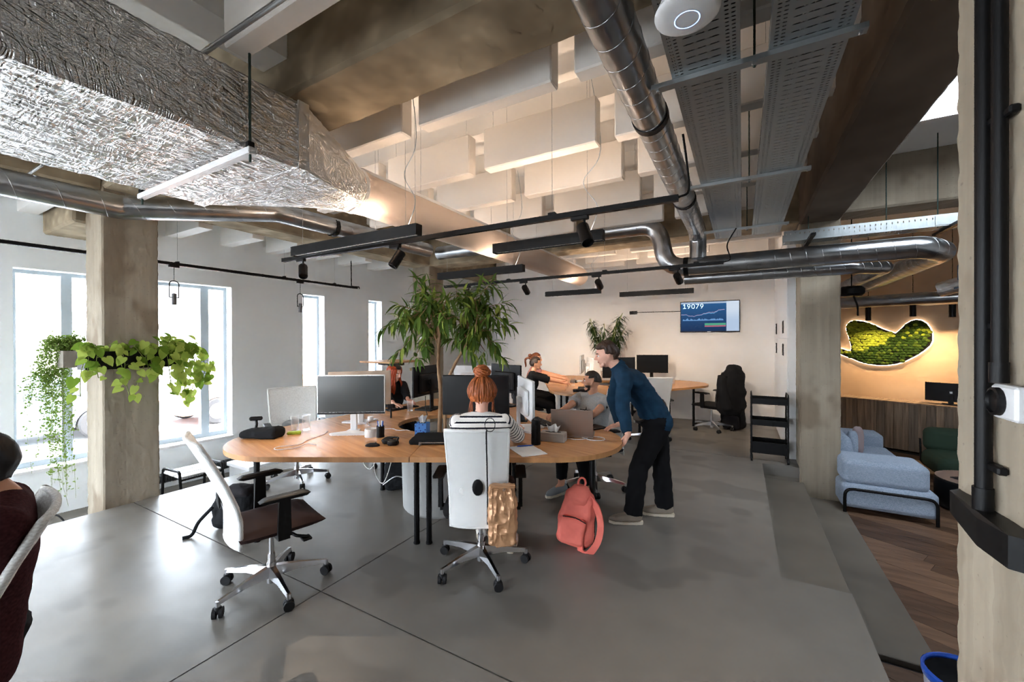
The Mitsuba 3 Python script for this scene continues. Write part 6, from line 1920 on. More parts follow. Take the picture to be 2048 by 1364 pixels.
def person(label, J, look, skin, dress, hair, cat_='person', s=0.93, hands=None, female=False, shoes=None, bare_legs=False):
    """J: joints pelvis, chest, neck, head, sh_l.. etc. in world metres."""
    t = thing('person', label, 'person')
    thin = 0.88 if female else 1.0
    k = s * thin
    axis = unit(J['neck'] - J['pelvis'])
    side = unit(J['sh_r'] - J['sh_l'])
    fr = unit(np.cross(side, axis))
    fr = -fr if fr @ J['front'] < 0 else fr
    hd, M = build_head(t, J['head'], look, skin, s, J.get('head_up', (0, 0, 1)))
    def torso(e):
        pel = [spts(J['hip_l'] + axis * 0.02 - fr * 0.01, 0.105 * k + e), spts(J['hip_r'] + axis * 0.02 - fr * 0.01, 0.105 * k + e), spts((J['hip_l'] + J['hip_r']) / 2 + fr * 0.02 + axis * 0.05, 0.09 * k + e)]
        wst = [spts(J['waist'] + side * q, 0.098 * k + e) for q in (-0.055 * s, 0.055 * s)]
        che = [spts(J['chest'] + side * q + fr * 0.015, 0.105 * k + e) for q in (-0.075 * s, 0.075 * s)]
        if female:
            che += [spts(J['chest'] + side * q + fr * 0.055 - axis * 0.02, 0.065 * k + e) for q in (-0.06 * s, 0.06 * s)]
        sho = [spts(J['sh_l'] + side * 0.01 - axis * 0.012, 0.055 * k + e), spts(J['sh_r'] - side * 0.01 - axis * 0.012, 0.055 * k + e)]
        nk = [spts(J['neck'] - axis * 0.015, 0.058 * k + e * 0.5)]
        return disc_hull(pel + wst) + disc_hull(wst + che) + disc_hull(che + sho) + disc_hull(sho + nk)
    body = torso(0)
    body = body + bone(J['neck'], J['head'] - M[:3, 2] * 0.05 - M[:3, 1] * 0.012, 0.056 * k, 0.052 * k)
    for q in ('l', 'r'):
        body = body + bone(J['sh_' + q], J['el_' + q], 0.050 * k, 0.038 * k) + bone(J['el_' + q], J['wr_' + q], 0.039 * k, 0.026 * k)
        body = body + bone(J['hip_' + q], J['kn_' + q], 0.088 * k, 0.056 * k) + bone(J['kn_' + q], J['an_' + q], 0.054 * k, 0.036 * k)
        mid = J['kn_' + q] * 0.68 + J['an_' + q] * 0.32
        body = body + sph(mid - 0.012 * fr, 0.054 * k)
    bt = to_tm(body, 0.022, 10)
    allb = to_mf(bt) + to_mf(hd)
    for q in ('l', 'r'):
        if hands and hands.get(q):
            hh = hands[q]
            allb = allb + hand(J['wr_' + q], hh[0], hh[1], hh[2], s * (0.92 if female else 1.0), *hh[3:])
        if q in 'lr':
            foot = bone(J['an_' + q], J['an_' + q] * [1, 1, 0] + [0, 0, 0.035] + unit(J['toe_' + q]) * 0.12 * s, 0.036 * k, 0.026 * k)
            allb = allb + foot
    bm = to_tm(allb, 0, 1)
    put(t, 'body', bm, skin, True)
    # clothes
    wr = dress.get('wrinkle', 0.008)
    def cloth(name, mf, m, L=0.02, sm=7, uvf=None, amp=wr, fq=13):
        c = to_tm(mf, L, sm)
        v = np.array(c.vertices)
        d = (meshkit.fbm(v * [fq, fq, fq * 1.4], 3, 21) - 0.5) * 2 * amp
        c.vertices = v + np.array(c.vertex_normals) * d[:, None]
        kw = {}
        if uvf is not None:
            kw['uv'] = uvf(np.array(c.vertices))
        return put(t, name, c, m, True, **kw), c
    e = dress.get('ease', 0.014)
    top = dress['top']
    fuv = None
    if top == 'stripes':
        fuv = lambda v: np.stack([v @ side, (v - J['pelvis']) @ axis], 1)
    sh_key, sh_mesh = cloth('shirt', torso(e), top, uvf=fuv)
    for q in ('l', 'r'):
        fe = dress.get('sleeve', 1.0)      # 0..1 upper arm, 1..2 forearm
        if fe <= 0:
            continue
        a, b_, c = J['sh_' + q], J['el_' + q], J['wr_' + q]
        if fe <= 1:
            end = a + (b_ - a) * fe
            sl = disc_hull([spts(a, 0.050 * k + e), disc(end, b_ - a, 0.052 * k + e)])
        else:
            end = b_ + (c - b_) * (fe - 1)
            sl = disc_hull([spts(a, 0.050 * k + e), spts(b_, 0.041 * k + e)]) + disc_hull([spts(b_, 0.041 * k + e), disc(end, c - b_, (0.041 - 0.012 * (fe - 1)) * k + e * 0.8)])
        suv = None
        if top == 'stripes':
            suv = (lambda a, b_: lambda v: np.stack([v @ side, np.where((v - b_) @ unit(c - b_) > 0, np.linalg.norm(b_ - a) + (v - b_) @ unit(c - b_), (v - a) @ unit(b_ - a))], 1))(a, b_)
        cloth('sleeve', sl, top, uvf=suv)
    col = dress.get('collar')
    if col:
        n0 = J['neck']
        up = unit(J['head'] - J['neck'])
        ringp = [disc(n0 + axis * 0.0, up, 0.066 * k + 0.01, 20), disc(n0 + up * 0.045, up, 0.060 * k + 0.004, 20)]
        vv = np.vstack(ringp)
        ff = [[i, (i + 1) % 20, 20 + (i + 1) % 20] for i in range(20)] + [[i, 20 + (i + 1) % 20, 20 + i] for i in range(20)]
        put(t, 'collar', trimesh.Trimesh(vv, ff, process=False), top, True)
    if dress.get('bottom'):
        eb = dress.get('leg_ease', 0.016)
        lf = dress.get('leg', 0.97)
        pel = [spts(J['hip_l'] + axis * 0.03, 0.107 * k + eb), spts(J['hip_r'] + axis * 0.03, 0.107 * k + eb)]
        w0 = (J['hip_l'] + J['hip_r']) / 2 + axis * dress.get('rise', 0.10)
        mf = disc_hull(pel + [disc(w0, axis, 0.135 * k + eb)])
        for q in ('l', 'r'):
            h_, kn, an = J['hip_' + q], J['kn_' + q], J['an_' + q]
            end = kn + (an - kn) * lf
            mf = mf + disc_hull([spts(h_, 0.090 * k + eb), spts(kn, 0.060 * k + eb)]) + disc_hull([spts(kn, 0.060 * k + eb), disc(end, an - kn, dress.get('hem', 0.058))])
        cloth('trousers', mf, dress['bottom'])
        if dress.get('belt'):
            wb = disc_hull([disc(w0 - axis * 0.012, axis, 0.140 * k + eb, 28), disc(w0 + axis * 0.02, axis, 0.140 * k + eb, 28)])
            put(t, 'belt', to_tm(wb, 0.02, 0), 'belt', 30)
            c = w0 + fr * (0.142 * k + eb)
            put(t, 'buckle', xf(bx((-0.02, -0.004, -0.016), (0.02, 0.004, 0.016), 0.003), c, rz=math.atan2(-fr[0], fr[1])), 'steel')
    if shoes:
        for q in ('l', 'r'):
            shoe(t, J['an_' + q], J['toe_' + q], *shoes)
    return t, M, sh_mesh, fr, side, axis


def seated(pelvis, yaw, lean=0.1, s=0.93, hand_l=None, hand_r=None, foot_l=None, foot_r=None, head_off=(0, 0, 0), width=1.0, elbow=(0.0, 0.0)):
    """Joints of a sitting figure; yaw turns +y to the facing direction."""
    f = np.array([-math.sin(yaw), math.cos(yaw), 0])
    r_ = np.array([f[1], -f[0], 0])             # the figure's right
    p = np.array(pelvis, float)
    ax = unit(Z * math.cos(lean) + f * math.sin(lean))
    J = {'front': f, 'pelvis': p}
    J['hip_l'], J['hip_r'] = p - r_ * 0.085 * s, p + r_ * 0.085 * s
    J['waist'] = p + ax * 0.17 * s
    J['chest'] = p + ax * 0.34 * s
    J['neck'] = p + ax * 0.50 * s
    J['head'] = J['neck'] + (ax * 0.5 + Z * 0.5 + f * 0.16) * 0.165 * s + np.array(head_off)
    sh = p + ax * 0.455 * s
    J['sh_l'], J['sh_r'] = sh - r_ * 0.172 * s * width, sh + r_ * 0.172 * s * width
    for q, sd, hd in (('l', -1, hand_l), ('r', 1, hand_r)):
        if hd is None:
            hd = p + f * 0.38 + r_ * sd * 0.12 + Z * 0.22
        J['el_' + q], J['wr_' + q] = ik(J['sh_' + q], hd, 0.28 * s, 0.25 * s, r_ * sd * 0.6 - Z * 1.0 - f * 0.3)
    for q, sd, ft in (('l', -1, foot_l), ('r', 1, foot_r)):
        if ft is None:
            ft = p * [1, 1, 0] + f * 0.42 + r_ * sd * 0.12
        an = np.array([ft[0], ft[1], 0.085])
        J['kn_' + q], J['an_' + q] = ik(J['hip_' + q], an, 0.42 * s, 0.41 * s, f + Z * 1.2)
        J['toe_' + q] = f + r_ * sd * 0.15
    return J, f, r_


# 1 standing man leaning on the desk
def cp(px, py, d):                # a point given by image-plane angles and depth along the room's view axis
    return np.array([0, 0, 1.5]) + d * (_fw + (np.cross(_fw, _up) * (px - 1024) - _up * (py - 682)) / 812)


J = {'front': unit([-0.9, -0.42, 0])}
J['hip_l'], J['hip_r'] = np.array([-0.595, 3.50, 0.80]), np.array([-0.655, 3.665, 0.805])
J['pelvis'] = (J['hip_l'] + J['hip_r']) / 2
J['neck'] = np.array([-0.895, 3.385, 1.262])
ax_ = unit(J['neck'] - J['pelvis'])
J['waist'] = J['pelvis'] + (J['neck'] - J['pelvis']) * 0.33 + np.array([0.02, 0.01, 0.02])
J['chest'] = J['pelvis'] + (J['neck'] - J['pelvis']) * 0.68 + np.array([0.025, 0.012, 0.025])
J['sh_l'], J['sh_r'] = np.array([-0.805, 3.215, 1.19]), np.array([-0.925, 3.52, 1.205])
J['head'] = np.array([-0.985, 3.335, 1.372])
J['head_up'] = unit([-0.42, -0.2, 0.88])
J['el_l'], J['wr_l'] = np.array([-0.795, 3.095, 0.985]), np.array([-0.735, 3.035, 0.795])
J['el_r'], J['wr_r'] = np.array([-0.96, 3.43, 0.985]), np.array([-0.885, 3.37, 0.795])
J['kn_l'], J['an_l'] = np.array([-0.735, 3.375, 0.445]), np.array([-0.775, 3.355, 0.075])
J['kn_r'], J['an_r'] = np.array([-0.60, 3.62, 0.445]), np.array([-0.575, 3.635, 0.075])
J['toe_l'], J['toe_r'] = np.array([-0.92, -0.38, 0]), np.array([-0.95, -0.25, 0])
blue = {'top': 'shirt_blue', 'sleeve': 1.93, 'bottom': 'trousers_black', 'collar': True, 'belt': True, 'ease': 0.016, 'leg': 0.98, 'hem': 0.075, 'leg_ease': 0.018, 'wrinkle': 0.013, 'rise': 0.11}
t, M, _, _, _, _ = person('standing person in a dark blue shirt leaning with both hands on the desk', J, (-0.87, -0.45, -0.20), 'skin_c', blue, None, hands={'l': ((-0.35, -0.1, -0.93), (-0.9, -0.3, 0.2), 1, 0.45, 0.10, 0.7), 'r': ((-0.85, -0.45, -0.28), (0, 0, -1), -1, 0.15, 0.12, 0.7)}, shoes=('shoe_taupe', 0.27))
brows(t, M, 'hair_brown')
hair_cap(t, M, 'hair_brown', lambda x, y, z: np.where(y > 0.02, z - 0.050 - 0.3 * np.maximum(y - 0.06, 0), np.where(y > -0.045, z - 0.0 - 0.35 * (y + 0.0), z + 0.062)), off=0.020, noise_amp=0.013, freq=30, seed=4)

# 2 seated man in a grey T-shirt
yaw = face(-0.30, -0.95)
J, f, r_ = seated((-1.30, 3.96, 0.50), yaw, 0.02, s=0.87, hand_l=(-1.215, 3.44, 0.775), hand_r=(-1.54, 3.46, 0.775), foot_l=(-1.25, 3.62, 0), foot_r=(-1.53, 3.66, 0), width=1.08)
t, M, shm, fr, side, axis = person('seated person in a grey T-shirt and watch, looking to the left', J, (-0.95, -0.25, 0.05), 'skin_b', {'top': 'tee_grey', 'sleeve': 0.62, 'bottom': 'trousers_black', 'ease': 0.017, 'leg': 0.80, 'hem': 0.052, 'wrinkle': 0.008}, None, s=0.88, hands={'l': (unit([-0.8, -0.3, -0.1]), (0, 0, -1), -1, 0.3, 0.1, 0.7), 'r': (unit([-0.6, -0.8, -0.1]), (0, 0, -1), 1, 0.3, 0.1, 0.7)}, shoes=('shoe_grey', 0.27))
brows(t, M, 'hair_dark')
hair_cap(t, M, 'hair_dark', lambda x, y, z: np.where(y > 0.03, z - 0.058, np.where(y > -0.03, z - 0.030 + 0.2 * (y - 0.03) , z - 0.0 - 0.2 * (y + 0.03))), off=0.014, noise_amp=0.003, freq=60, seed=2)
hair_cap(t, M, 'hair_dark', lambda x, y, z: np.minimum(np.minimum(-0.050 - z + 0.30 * np.abs(x), y - 0.002), 0.6 * (np.hypot(x / 1.15, z + 0.056) - 0.013)), off=0.0045, noise_amp=0.0015, freq=80, seed=3, name='beard')
wq, eq = J['wr_l'], J['el_l']
wd = unit(eq - wq)
put(t, 'watch', cat(tube([wq + wd * 0.02, wq + wd * 0.045], [0.031, 0.032], 20), lathe([(0, 0), (0.018, 0), (0.02, 0.004), (0.018, 0.01), (0, 0.01)], 20, wq + wd * 0.033 + Z * 0.026)), 'black_plastic', 30)


def decal(poly, c, ux, uy, n, target, thick=0.004, lift=0.001):
    """Flat print laid on the cloth: every vertex is dropped along -n on to the cloth mesh."""
    m = trimesh.creation.extrude_polygon(poly, 0.001, engine='earcut') if poly.geom_type == 'Polygon' else cat(*[trimesh.creation.extrude_polygon(g, 0.001, engine='earcut') for g in poly.geoms])
    m = subdiv(m, 0.012)
    v = np.array(m.vertices)
    o = np.array(c) + v[:, :1] * ux + v[:, 1:2] * uy + n * 0.2
    hit, ri, _ = target.ray.intersects_location(o, np.tile(-n, (len(o), 1)), multiple_hits=False)
    w = o - n * 0.2
    w[ri] = hit + n * (lift + 0.001 * (v[ri, 2:3] > 0.0005))
    m.vertices = w
    return m


cc = J['chest'] + axis * 0.0 + fr * 0.1
ux, uy = -side, axis
st = Polygon([(0.034 * (1 if i % 2 == 0 else 0.40) * math.sin(i * pi / 5), 0.040 * (1 if i % 2 == 0 else 0.40) * math.cos(i * pi / 5)) for i in range(10)])
st = st.difference(Polygon([(0.013 * (1 if i % 2 == 0 else 0.40) * math.sin(i * pi / 5), 0.015 * (1 if i % 2 == 0 else 0.40) * math.cos(i * pi / 5)) for i in range(10)]))
bars = []
for i in range(3):
    y = 0.010 - i * 0.013
    bars += [Polygon([(-0.075 + 0.006 * i, y - 0.004), (-0.022, y - 0.004), (-0.020, y + 0.003), (-0.066 + 0.006 * i, y + 0.003)]), Polygon([(0.075 - 0.006 * i, y - 0.004), (0.022, y - 0.004), (0.020, y + 0.003), (0.070 - 0.006 * i, y + 0.003)])]
emb = unary_union([st] + bars)
put(t, 'shirt_print', decal(emb, cc, ux, uy, fr, shm), 'black_fabric', label='black star emblem with bars')
tm = meshkit.text_mesh('ALPHA INDUSTRIES', 0.015, 0.001, bold=True)
tm = subdiv(tm, 0.02)
v = np.array(tm.vertices)
v[:, 0] -= v[:, 0].mean()
o = cc + v[:, :1] * ux + (v[:, 1:2] - 0.075) * uy + fr * 0.2
hit, ri, _ = shm.ray.intersects_location(o, np.tile(-fr, (len(o), 1)), multiple_hits=False)
w = o - fr * 0.2
w[ri] = hit + fr * 0.0015
tm.vertices = w
put(t, 'shirt_lettering', tm, 'dark_fabric', label='lettering ALPHA INDUSTRIES')
# small black patch on the sleeve
sq = J['sh_l'] + (J['el_l'] - J['sh_l']) * 0.50 + side * -0.064 + fr * 0.012
put(t, 'sleeve_patch', cbx(sq, (0.012, 0.02, 0.022), 0.003), 'black_fabric')

# 3 woman in the striped top, seen from behind
yaw = R(30)
J, f, r_ = seated((-1.505, 2.235, 0.535), yaw, 0.13, s=0.90, hand_l=(-1.93, 2.66, 0.79), hand_r=(-1.52, 2.77, 0.80), foot_l=(-1.69, 2.52, 0), foot_r=(-1.44, 2.52, 0), head_off=(-0.01, 0.02, -0.01), width=1.02)
t, M, _, fr, side, axis = person('person with a ginger hair bun and a striped long-sleeved top, seen from behind', J, (-0.50, 0.84, -0.20), 'skin_c', {'top': 'stripes', 'sleeve': 1.8, 'bottom': 'trousers_brown', 'ease': 0.022, 'leg': 0.85, 'hem': 0.05, 'wrinkle': 0.006}, None, s=0.90, female=True, hands={'l': ((-0.4, 0.8, 0), (0, 0, -1), 1, 0.3), 'r': ((-0.4, 0.8, 0.2), (0, 0, -1), -1, 0.5)}, shoes=('shoe_white', 0.245))
brows(t, M, 'hair_ginger')
hk = hair_cap(t, M, 'hair_ginger', lambda x, y, z: np.where(y > 0.03, z - 0.055, np.where(y > -0.03, z - 0.01 - 0.3 * y, z + 0.058)), off=0.030, noise_amp=0.008, freq=50, seed=7)


def mloc(M, P):
    return np.asarray(P, float) @ M[:3, :3].T + M[:3, 3]


rg = np.random.default_rng(4)
ps = []
for i in range(150):                                   # strands swept up from nape and sides to the bun
    a = rg.uniform(-2.6, 2.6)
    z0 = -0.075 + 0.05 * abs(a) / 2.6 + rg.uniform(0, 0.03)
    P0 = np.array([0.076 * math.sin(a), -0.088 * math.cos(a) - 0.012, z0])
    P1 = np.array([0.108 * math.sin(a), -0.122 * math.cos(a) - 0.008, 0.02 + rg.uniform(-0.02, 0.02)])
    P2 = np.array([0.075 * math.sin(a), -0.098 * math.cos(a) - 0.02, 0.105])
    P3 = np.array([0.016 * math.sin(a), -0.05, 0.145])
    ps.append(mloc(M, [P0, P1, P2, P3]))
put(hk, 'strands', strands(ps, 0.0042, 1, jit=0.002), 'hair_ginger', True)
ps = []
for i in range(70):                                    # the bun: loops wound round a knot
    a = rg.uniform(0, 2 * pi)
    tl = rg.uniform(-0.7, 0.7)
    pts = []
    for q in np.linspace(0, 2 * pi * 0.8, 9):
        rr = 0.050 + 0.010 * rg.uniform(-1, 1)
        v = np.array([rr * math.cos(q + a), rr * math.sin(q + a) * math.cos(tl), rr * math.sin(q + a) * math.sin(tl) * 1.1 + 0.012 * math.sin(2 * q)])
        pts.append(v + [0, -0.045, 0.172])
    ps.append(mloc(M, pts))
put(hk, 'bun', cat(strands(ps, 0.006, 2, jit=0.003), rough(trimesh.creation.icosphere(subdivisions=3, radius=0.050), 0.006, 40, 3).apply_translation(mloc(M, [0, -0.045, 0.172]))), 'hair_ginger', True)
ps = []
for i in range(26):                                    # loose wisps at the neck and temples
    sx = rg.choice([-1, 1])
    a = rg.uniform(0.9, 1.5)
    P0 = np.array([sx * 0.075 * math.sin(a), -0.08 * math.cos(a), -0.01])
    ps.append(mloc(M, [P0, P0 + [sx * 0.012, -0.005, -0.05], P0 + [sx * rg.uniform(0.0, 0.03), rg.uniform(-0.01, 0.02), -0.12 - 0.05 * rg.random()]]))
put(hk, 'wisps', strands(ps, 0.002, 3, jit=0.003), 'hair_ginger', True)

# 4 woman with long red hair
J, f, r_ = seated((-3.80, 3.62, 0.53), R(-98), 0.16, s=0.90, hand_l=(-3.30, 3.44, 0.785), hand_r=(-3.33, 3.25, 0.785), head_off=(0, 0, -0.02))
t, M, _, fr, side, axis = person('person with long red hair and a black top typing at the desk', J, (0.92, 0.05, -0.30), 'skin_c', {'top': 'black_fabric', 'sleeve': 1.7, 'bottom': 'trousers_black', 'ease': 0.016, 'leg': 0.95, 'wrinkle': 0.006}, None, s=0.90, female=True, hands={'l': ((0.95, -0.2, -0.1), (0, 0, -1), 1, 0.35), 'r': ((0.95, 0.2, -0.1), (0, 0, -1), -1, 0.35)}, shoes=('shoe_white', 0.245))
brows(t, M, 'hair_auburn')
hk = hair_cap(t, M, 'hair_black', lambda x, y, z: np.where(y > 0.03, z - 0.060, np.where(y > -0.01, z - 0.0 - 0.9 * y, z + 0.07)), off=0.016, noise_amp=0.003, freq=60, seed=9)
ps, pd_ = [], []
for i in range(260):
    a = rg.uniform(0.55, 2 * pi - 0.55)                # azimuth round the head, 0 = face
    ca, sa = math.cos(a), math.sin(a)
    L = rg.uniform(0.30, 0.40)
    P0 = np.array([0.03 * sa, 0.02 + 0.02 * ca, 0.120])
    P1 = np.array([0.086 * sa, 0.100 * ca * (1 if ca < 0 else 0.75), 0.045])
    P2 = np.array([0.092 * sa, 0.105 * ca * (1 if ca < 0 else 0.8), -0.06])
    P3 = np.array([0.115 * sa, 0.12 * ca + 0.02, -0.16])
    P4 = np.array([0.12 * sa + rg.uniform(-0.01, 0.01), 0.12 * ca + 0.03, -L])
    ps.append(mloc(M, [P1 * 0.4 + P0 * 0.6, P1, P2, P3, P4]))
put(hk, 'long_strands', strands(ps, 0.0065, 5, jit=0.003), 'hair_red', True, label='long red lengths below dark roots')

# 5, 6 the pair at the back desk
J, f, r_ = seated((-3.00, 5.78, 0.53), R(-58), 0.22, s=0.90, hand_l=(-2.36, 6.20, 0.785), hand_r=(-2.32, 6.02, 0.785))
t, M, _, fr, side, axis = person('person with a dark ponytail and black top at the back desk', J, (0.82, 0.42, -0.05), 'skin_b', {'top': 'black_fabric', 'sleeve': 1.0, 'bottom': 'trousers_black', 'ease': 0.016, 'leg': 0.95, 'wrinkle': 0.006}, None, s=0.90, female=True, hands={'l': ((0.9, 0.4, 0), (0, 0, -1), 1, 0.35), 'r': ((0.9, 0.4, 0), (0, 0, -1), -1, 0.35)}, shoes=('shoe_white', 0.245))
brows(t, M, 'hair_dark')
hk = hair_cap(t, M, 'hair_dark', lambda x, y, z: np.where(y > 0.03, z - 0.055, np.where(y > -0.03, z - 0.0 - 0.3 * y, z + 0.058)), off=0.015, noise_amp=0.004, freq=50, seed=12)
ps = [mloc(M, [[0, -0.09, 0.075], [rg.uniform(-0.02, 0.02), -0.15, 0.09], [rg.uniform(-0.035, 0.035), -0.185, 0.05], [rg.uniform(-0.03, 0.03), -0.17, -0.03 - 0.05 * rg.random()]]) for i in range(60)]
put(hk, 'ponytail', strands(ps, 0.006, 6, jit=0.004), 'hair_auburn', True)
J, f, r_ = seated((-3.32, 6.46, 0.53), R(-62), 0.20, s=0.95, hand_l=(-2.66, 6.92, 0.785), hand_r=(-2.60, 6.66, 0.785))
t, M, _, fr, side, axis = person('bearded person with tied-back hair at the back desk', J, (0.93, 0.30, -0.02), 'skin_b', {'top': 'vest_pink', 'sleeve': 0.5, 'bottom': 'trousers_black', 'ease': 0.014, 'leg': 0.95, 'wrinkle': 0.006}, None, s=0.95, hands={'l': ((0.9, 0.4, 0), (0, 0, -1), 1, 0.35), 'r': ((0.9, 0.4, 0), (0, 0, -1), -1, 0.35)}, shoes=('shoe_white', 0.26))
brows(t, M, 'hair_auburn')
hk = hair_cap(t, M, 'hair_auburn', lambda x, y, z: np.where(y > 0.03, z - 0.055, np.where(y > -0.03, z - 0.0 - 0.3 * y, z + 0.06)), off=0.014, noise_amp=0.004, freq=50, seed=14)
hair_cap(t, M, 'hair_dark', lambda x, y, z: np.minimum(np.minimum(-0.042 - z + 0.25 * np.abs(x), y + 0.0), 0.6 * (np.hypot(x / 1.15, z + 0.056) - 0.015)), off=0.012, noise_amp=0.003, freq=60, seed=15, name='beard')
put(hk, 'knot', rough(trimesh.creation.icosphere(subdivisions=3, radius=0.035), 0.005, 40, 3).apply_translation(mloc(M, [0, -0.12, 0.06])), 'hair_auburn', True)

# 7 person at the left edge of the photo
J, f, r_ = seated((-2.04, 0.225, 0.53), face(-0.21, -0.977), -0.20, s=0.95, head_off=(-0.012, -0.055, -0.03))
t, M, _, fr, side, axis = person('person with dark hair and a maroon sweater at the left photo edge', J, (-0.30, -0.95, -0.1), 'skin_b', {'top': 'maroon_knit', 'sleeve': 1.9, 'bottom': 'trousers_black', 'ease': 0.024, 'leg': 0.95, 'wrinkle': 0.006}, None, hands={'l': ((-0.2, -0.9, -0.2), (0, 0, -1), 1, 0.35), 'r': ((-0.2, -0.9, -0.2), (0, 0, -1), -1, 0.35)}, shoes=('shoe_grey', 0.26))
brows(t, M, 'hair_black')
hair_cap(t, M, 'hair_black', lambda x, y, z: np.where(y > 0.03, z - 0.055, np.where(y > -0.03, z - 0.0 - 0.3 * y, z + 0.065)), off=0.017, noise_amp=0.008, freq=45, seed=16)
kF = chair_kit(back='chair_mesh', seat='chair_black', legoff=R(30), recl=0.15)
kF.place('office_chair', 'beige mesh office chair of the person in the maroon sweater at the left edge', 'chair', (-2.085, 0.035, 0), face(-0.21, -0.977), G)
# ---------------------------------------------------------------- bags on the floor
mat('coral', lambda p, n, uv: mix(lin(206, 96, 84), lin(232, 124, 108), fbm(p.x * 14, p.y * 14, p.z * 14, 3)), 0.75, spec=0.25)
t = thing('backpack', 'coral pink backpack standing on the floor against a desk leg', 'backpack')


def pack(w, d, h, seed, taper=0.35, amp=0.02, L=0.02):
    m = subdiv(rbx((-w / 2, -d / 2, 0), (w / 2, d / 2, h), min(w, d) * 0.38, 3), L)
    v = np.array(m.vertices)
    k = v[:, 2] / h
    v[:, 0] *= 1 - taper * np.clip(k - 0.45, 0, 1) ** 1.3 * 1.6
    v[:, 1] *= 1 - 0.35 * np.clip(k - 0.5, 0, 1)
    v += ((meshkit.fbm(v * 11, 3, seed) - 0.5) * 2 * amp)[:, None] * np.array(m.vertex_normals)
    v[:, 2] = np.maximum(v[:, 2], 0)
    m.vertices = v
    return m


bp = np.array([-1.08, 2.81, 0.0])
rzb = R(12)
XB = lambda m: xf(m, bp, rx=R(0), ry=R(8), rz=rzb)
put(t, 'body', XB(pack(0.265, 0.17, 0.40, 5)), 'coral', True)
fl = pack(0.17, 0.16, 0.15, 8, 0.2, 0.014)
fl.apply_translation([0.0, -0.01, 0.29])
put(t, 'flap', XB(fl), 'coral', True)
pk = subdiv(rbx((-0.105, -0.115, 0.04), (0.075, -0.065, 0.23), 0.03, 3), 0.02)
pk.vertices += ((meshkit.fbm(np.array(pk.vertices) * 14, 3, 2) - 0.5) * 0.02)[:, None] * np.array(pk.vertex_normals)
put(t, 'pocket', XB(pk), 'coral', True)
put(t, 'zip', XB(tube(spline([(-0.09, -0.117, 0.235), (0.0, -0.122, 0.245), (0.075, -0.11, 0.22)], 6), 0.004, 6)), 'maroon_knit', True)
put(t, 'top_loop', XB(tube(spline([(-0.02, 0, 0.42), (-0.025, 0, 0.47), (0.0, 0, 0.495), (0.025, 0, 0.47), (0.02, 0, 0.42)], 6), 0.008, 8)), 'coral', True)
def strap(pts, w, th, m_, name):
    P = spline(pts, 8)
    vs, fs = [], []
    for i, p in enumerate(P):
        tg = unit(P[min(i + 1, len(P) - 1)] - P[max(i - 1, 0)])
        s_ = unit(np.cross(tg, [0.2, 1, 0.1]))
        n_ = np.cross(tg, s_)
        for a, b_ in ((-1, -1), (1, -1), (1, 1), (-1, 1)):
            vs.append(p + s_ * a * w / 2 + n_ * b_ * th / 2)
    for i in range(len(P) - 1):
        for j in range(4):
            a, b_ = i * 4 + j, i * 4 + (j + 1) % 4
            fs += [[a, b_, b_ + 4], [a, b_ + 4, a + 4]]
    put(t, name, XB(trimesh.Trimesh(vs, fs, process=False)), m_, False)
strap([(0.06, -0.03, 0.38), (0.13, -0.06, 0.33), (0.175, -0.08, 0.22), (0.17, -0.09, 0.10), (0.12, -0.11, 0.012), (0.07, -0.10, 0.01), (0.05, -0.05, 0.06)], 0.045, 0.012, 'coral', 'shoulder_strap')
strap([(0.13, -0.11, 0.012), (0.19, -0.10, 0.010), (0.25, -0.07, 0.008)], 0.018, 0.004, 'coral', 'strap_end')

t = thing('backpack', 'black bag with straps on the floor behind the empty foreground chair', 'backpack')
put(t, 'body', xf(pack(0.34, 0.22, 0.32, 9, 0.3, 0.03), (-3.54, 1.72, 0), rx=R(-14), rz=R(25)), 'black_fabric', True)
put(t, 'strap', xf(tube(spline([(-0.10, -0.09, 0.20), (-0.18, -0.13, 0.10), (-0.20, -0.17, 0.02), (-0.24, -0.21, 0.012)], 6), 0.012, 8), (-3.54, 1.72, 0), rz=R(25)), 'black_fabric', True)
put(t, 'top', xf(rough(rbx((-0.12, -0.08, 0.24), (0.12, 0.08, 0.33), 0.05, 3), 0.02, 12, 3, 0.02), (-3.54, 1.76, 0), rz=R(25)), 'dark_fabric', True)
t = thing('backpack', 'black backpack on the floor against the white wall behind the jacket chair', 'backpack')
put(t, 'body', xf(pack(0.36, 0.22, 0.44, 11, 0.35, 0.025), (-0.14, 7.72, 0), rx=R(-10), rz=R(-20)), 'black_fabric', True)
put(t, 'handle', xf(tube(spline([(-0.04, 0, 0.43), (0, 0, 0.47), (0.04, 0, 0.43)], 6), 0.008, 8), (-0.14, 7.75, 0)), 'black_fabric', True)
put(t, 'pocket', xf(pack(0.26, 0.08, 0.22, 4, 0.2, 0.015), (-0.16, 7.58, 0.02), rz=R(-20)), 'dark_fabric', True)
t = thing('backpack', 'black bag standing under the large desk near its planter', 'backpack')
put(t, 'body', xf(pack(0.26, 0.16, 0.30, 13, 0.3, 0.02), (-3.02, 2.98, 0), rz=R(40)), 'black_fabric', True)
put(t, 'trim', xf(tube(spline([(-0.13, -0.085, 0.08), (0, -0.10, 0.16), (0.13, -0.085, 0.10)], 6), 0.006, 6), (-3.02, 2.98, 0), rz=R(40)), 'silver_plastic', True)
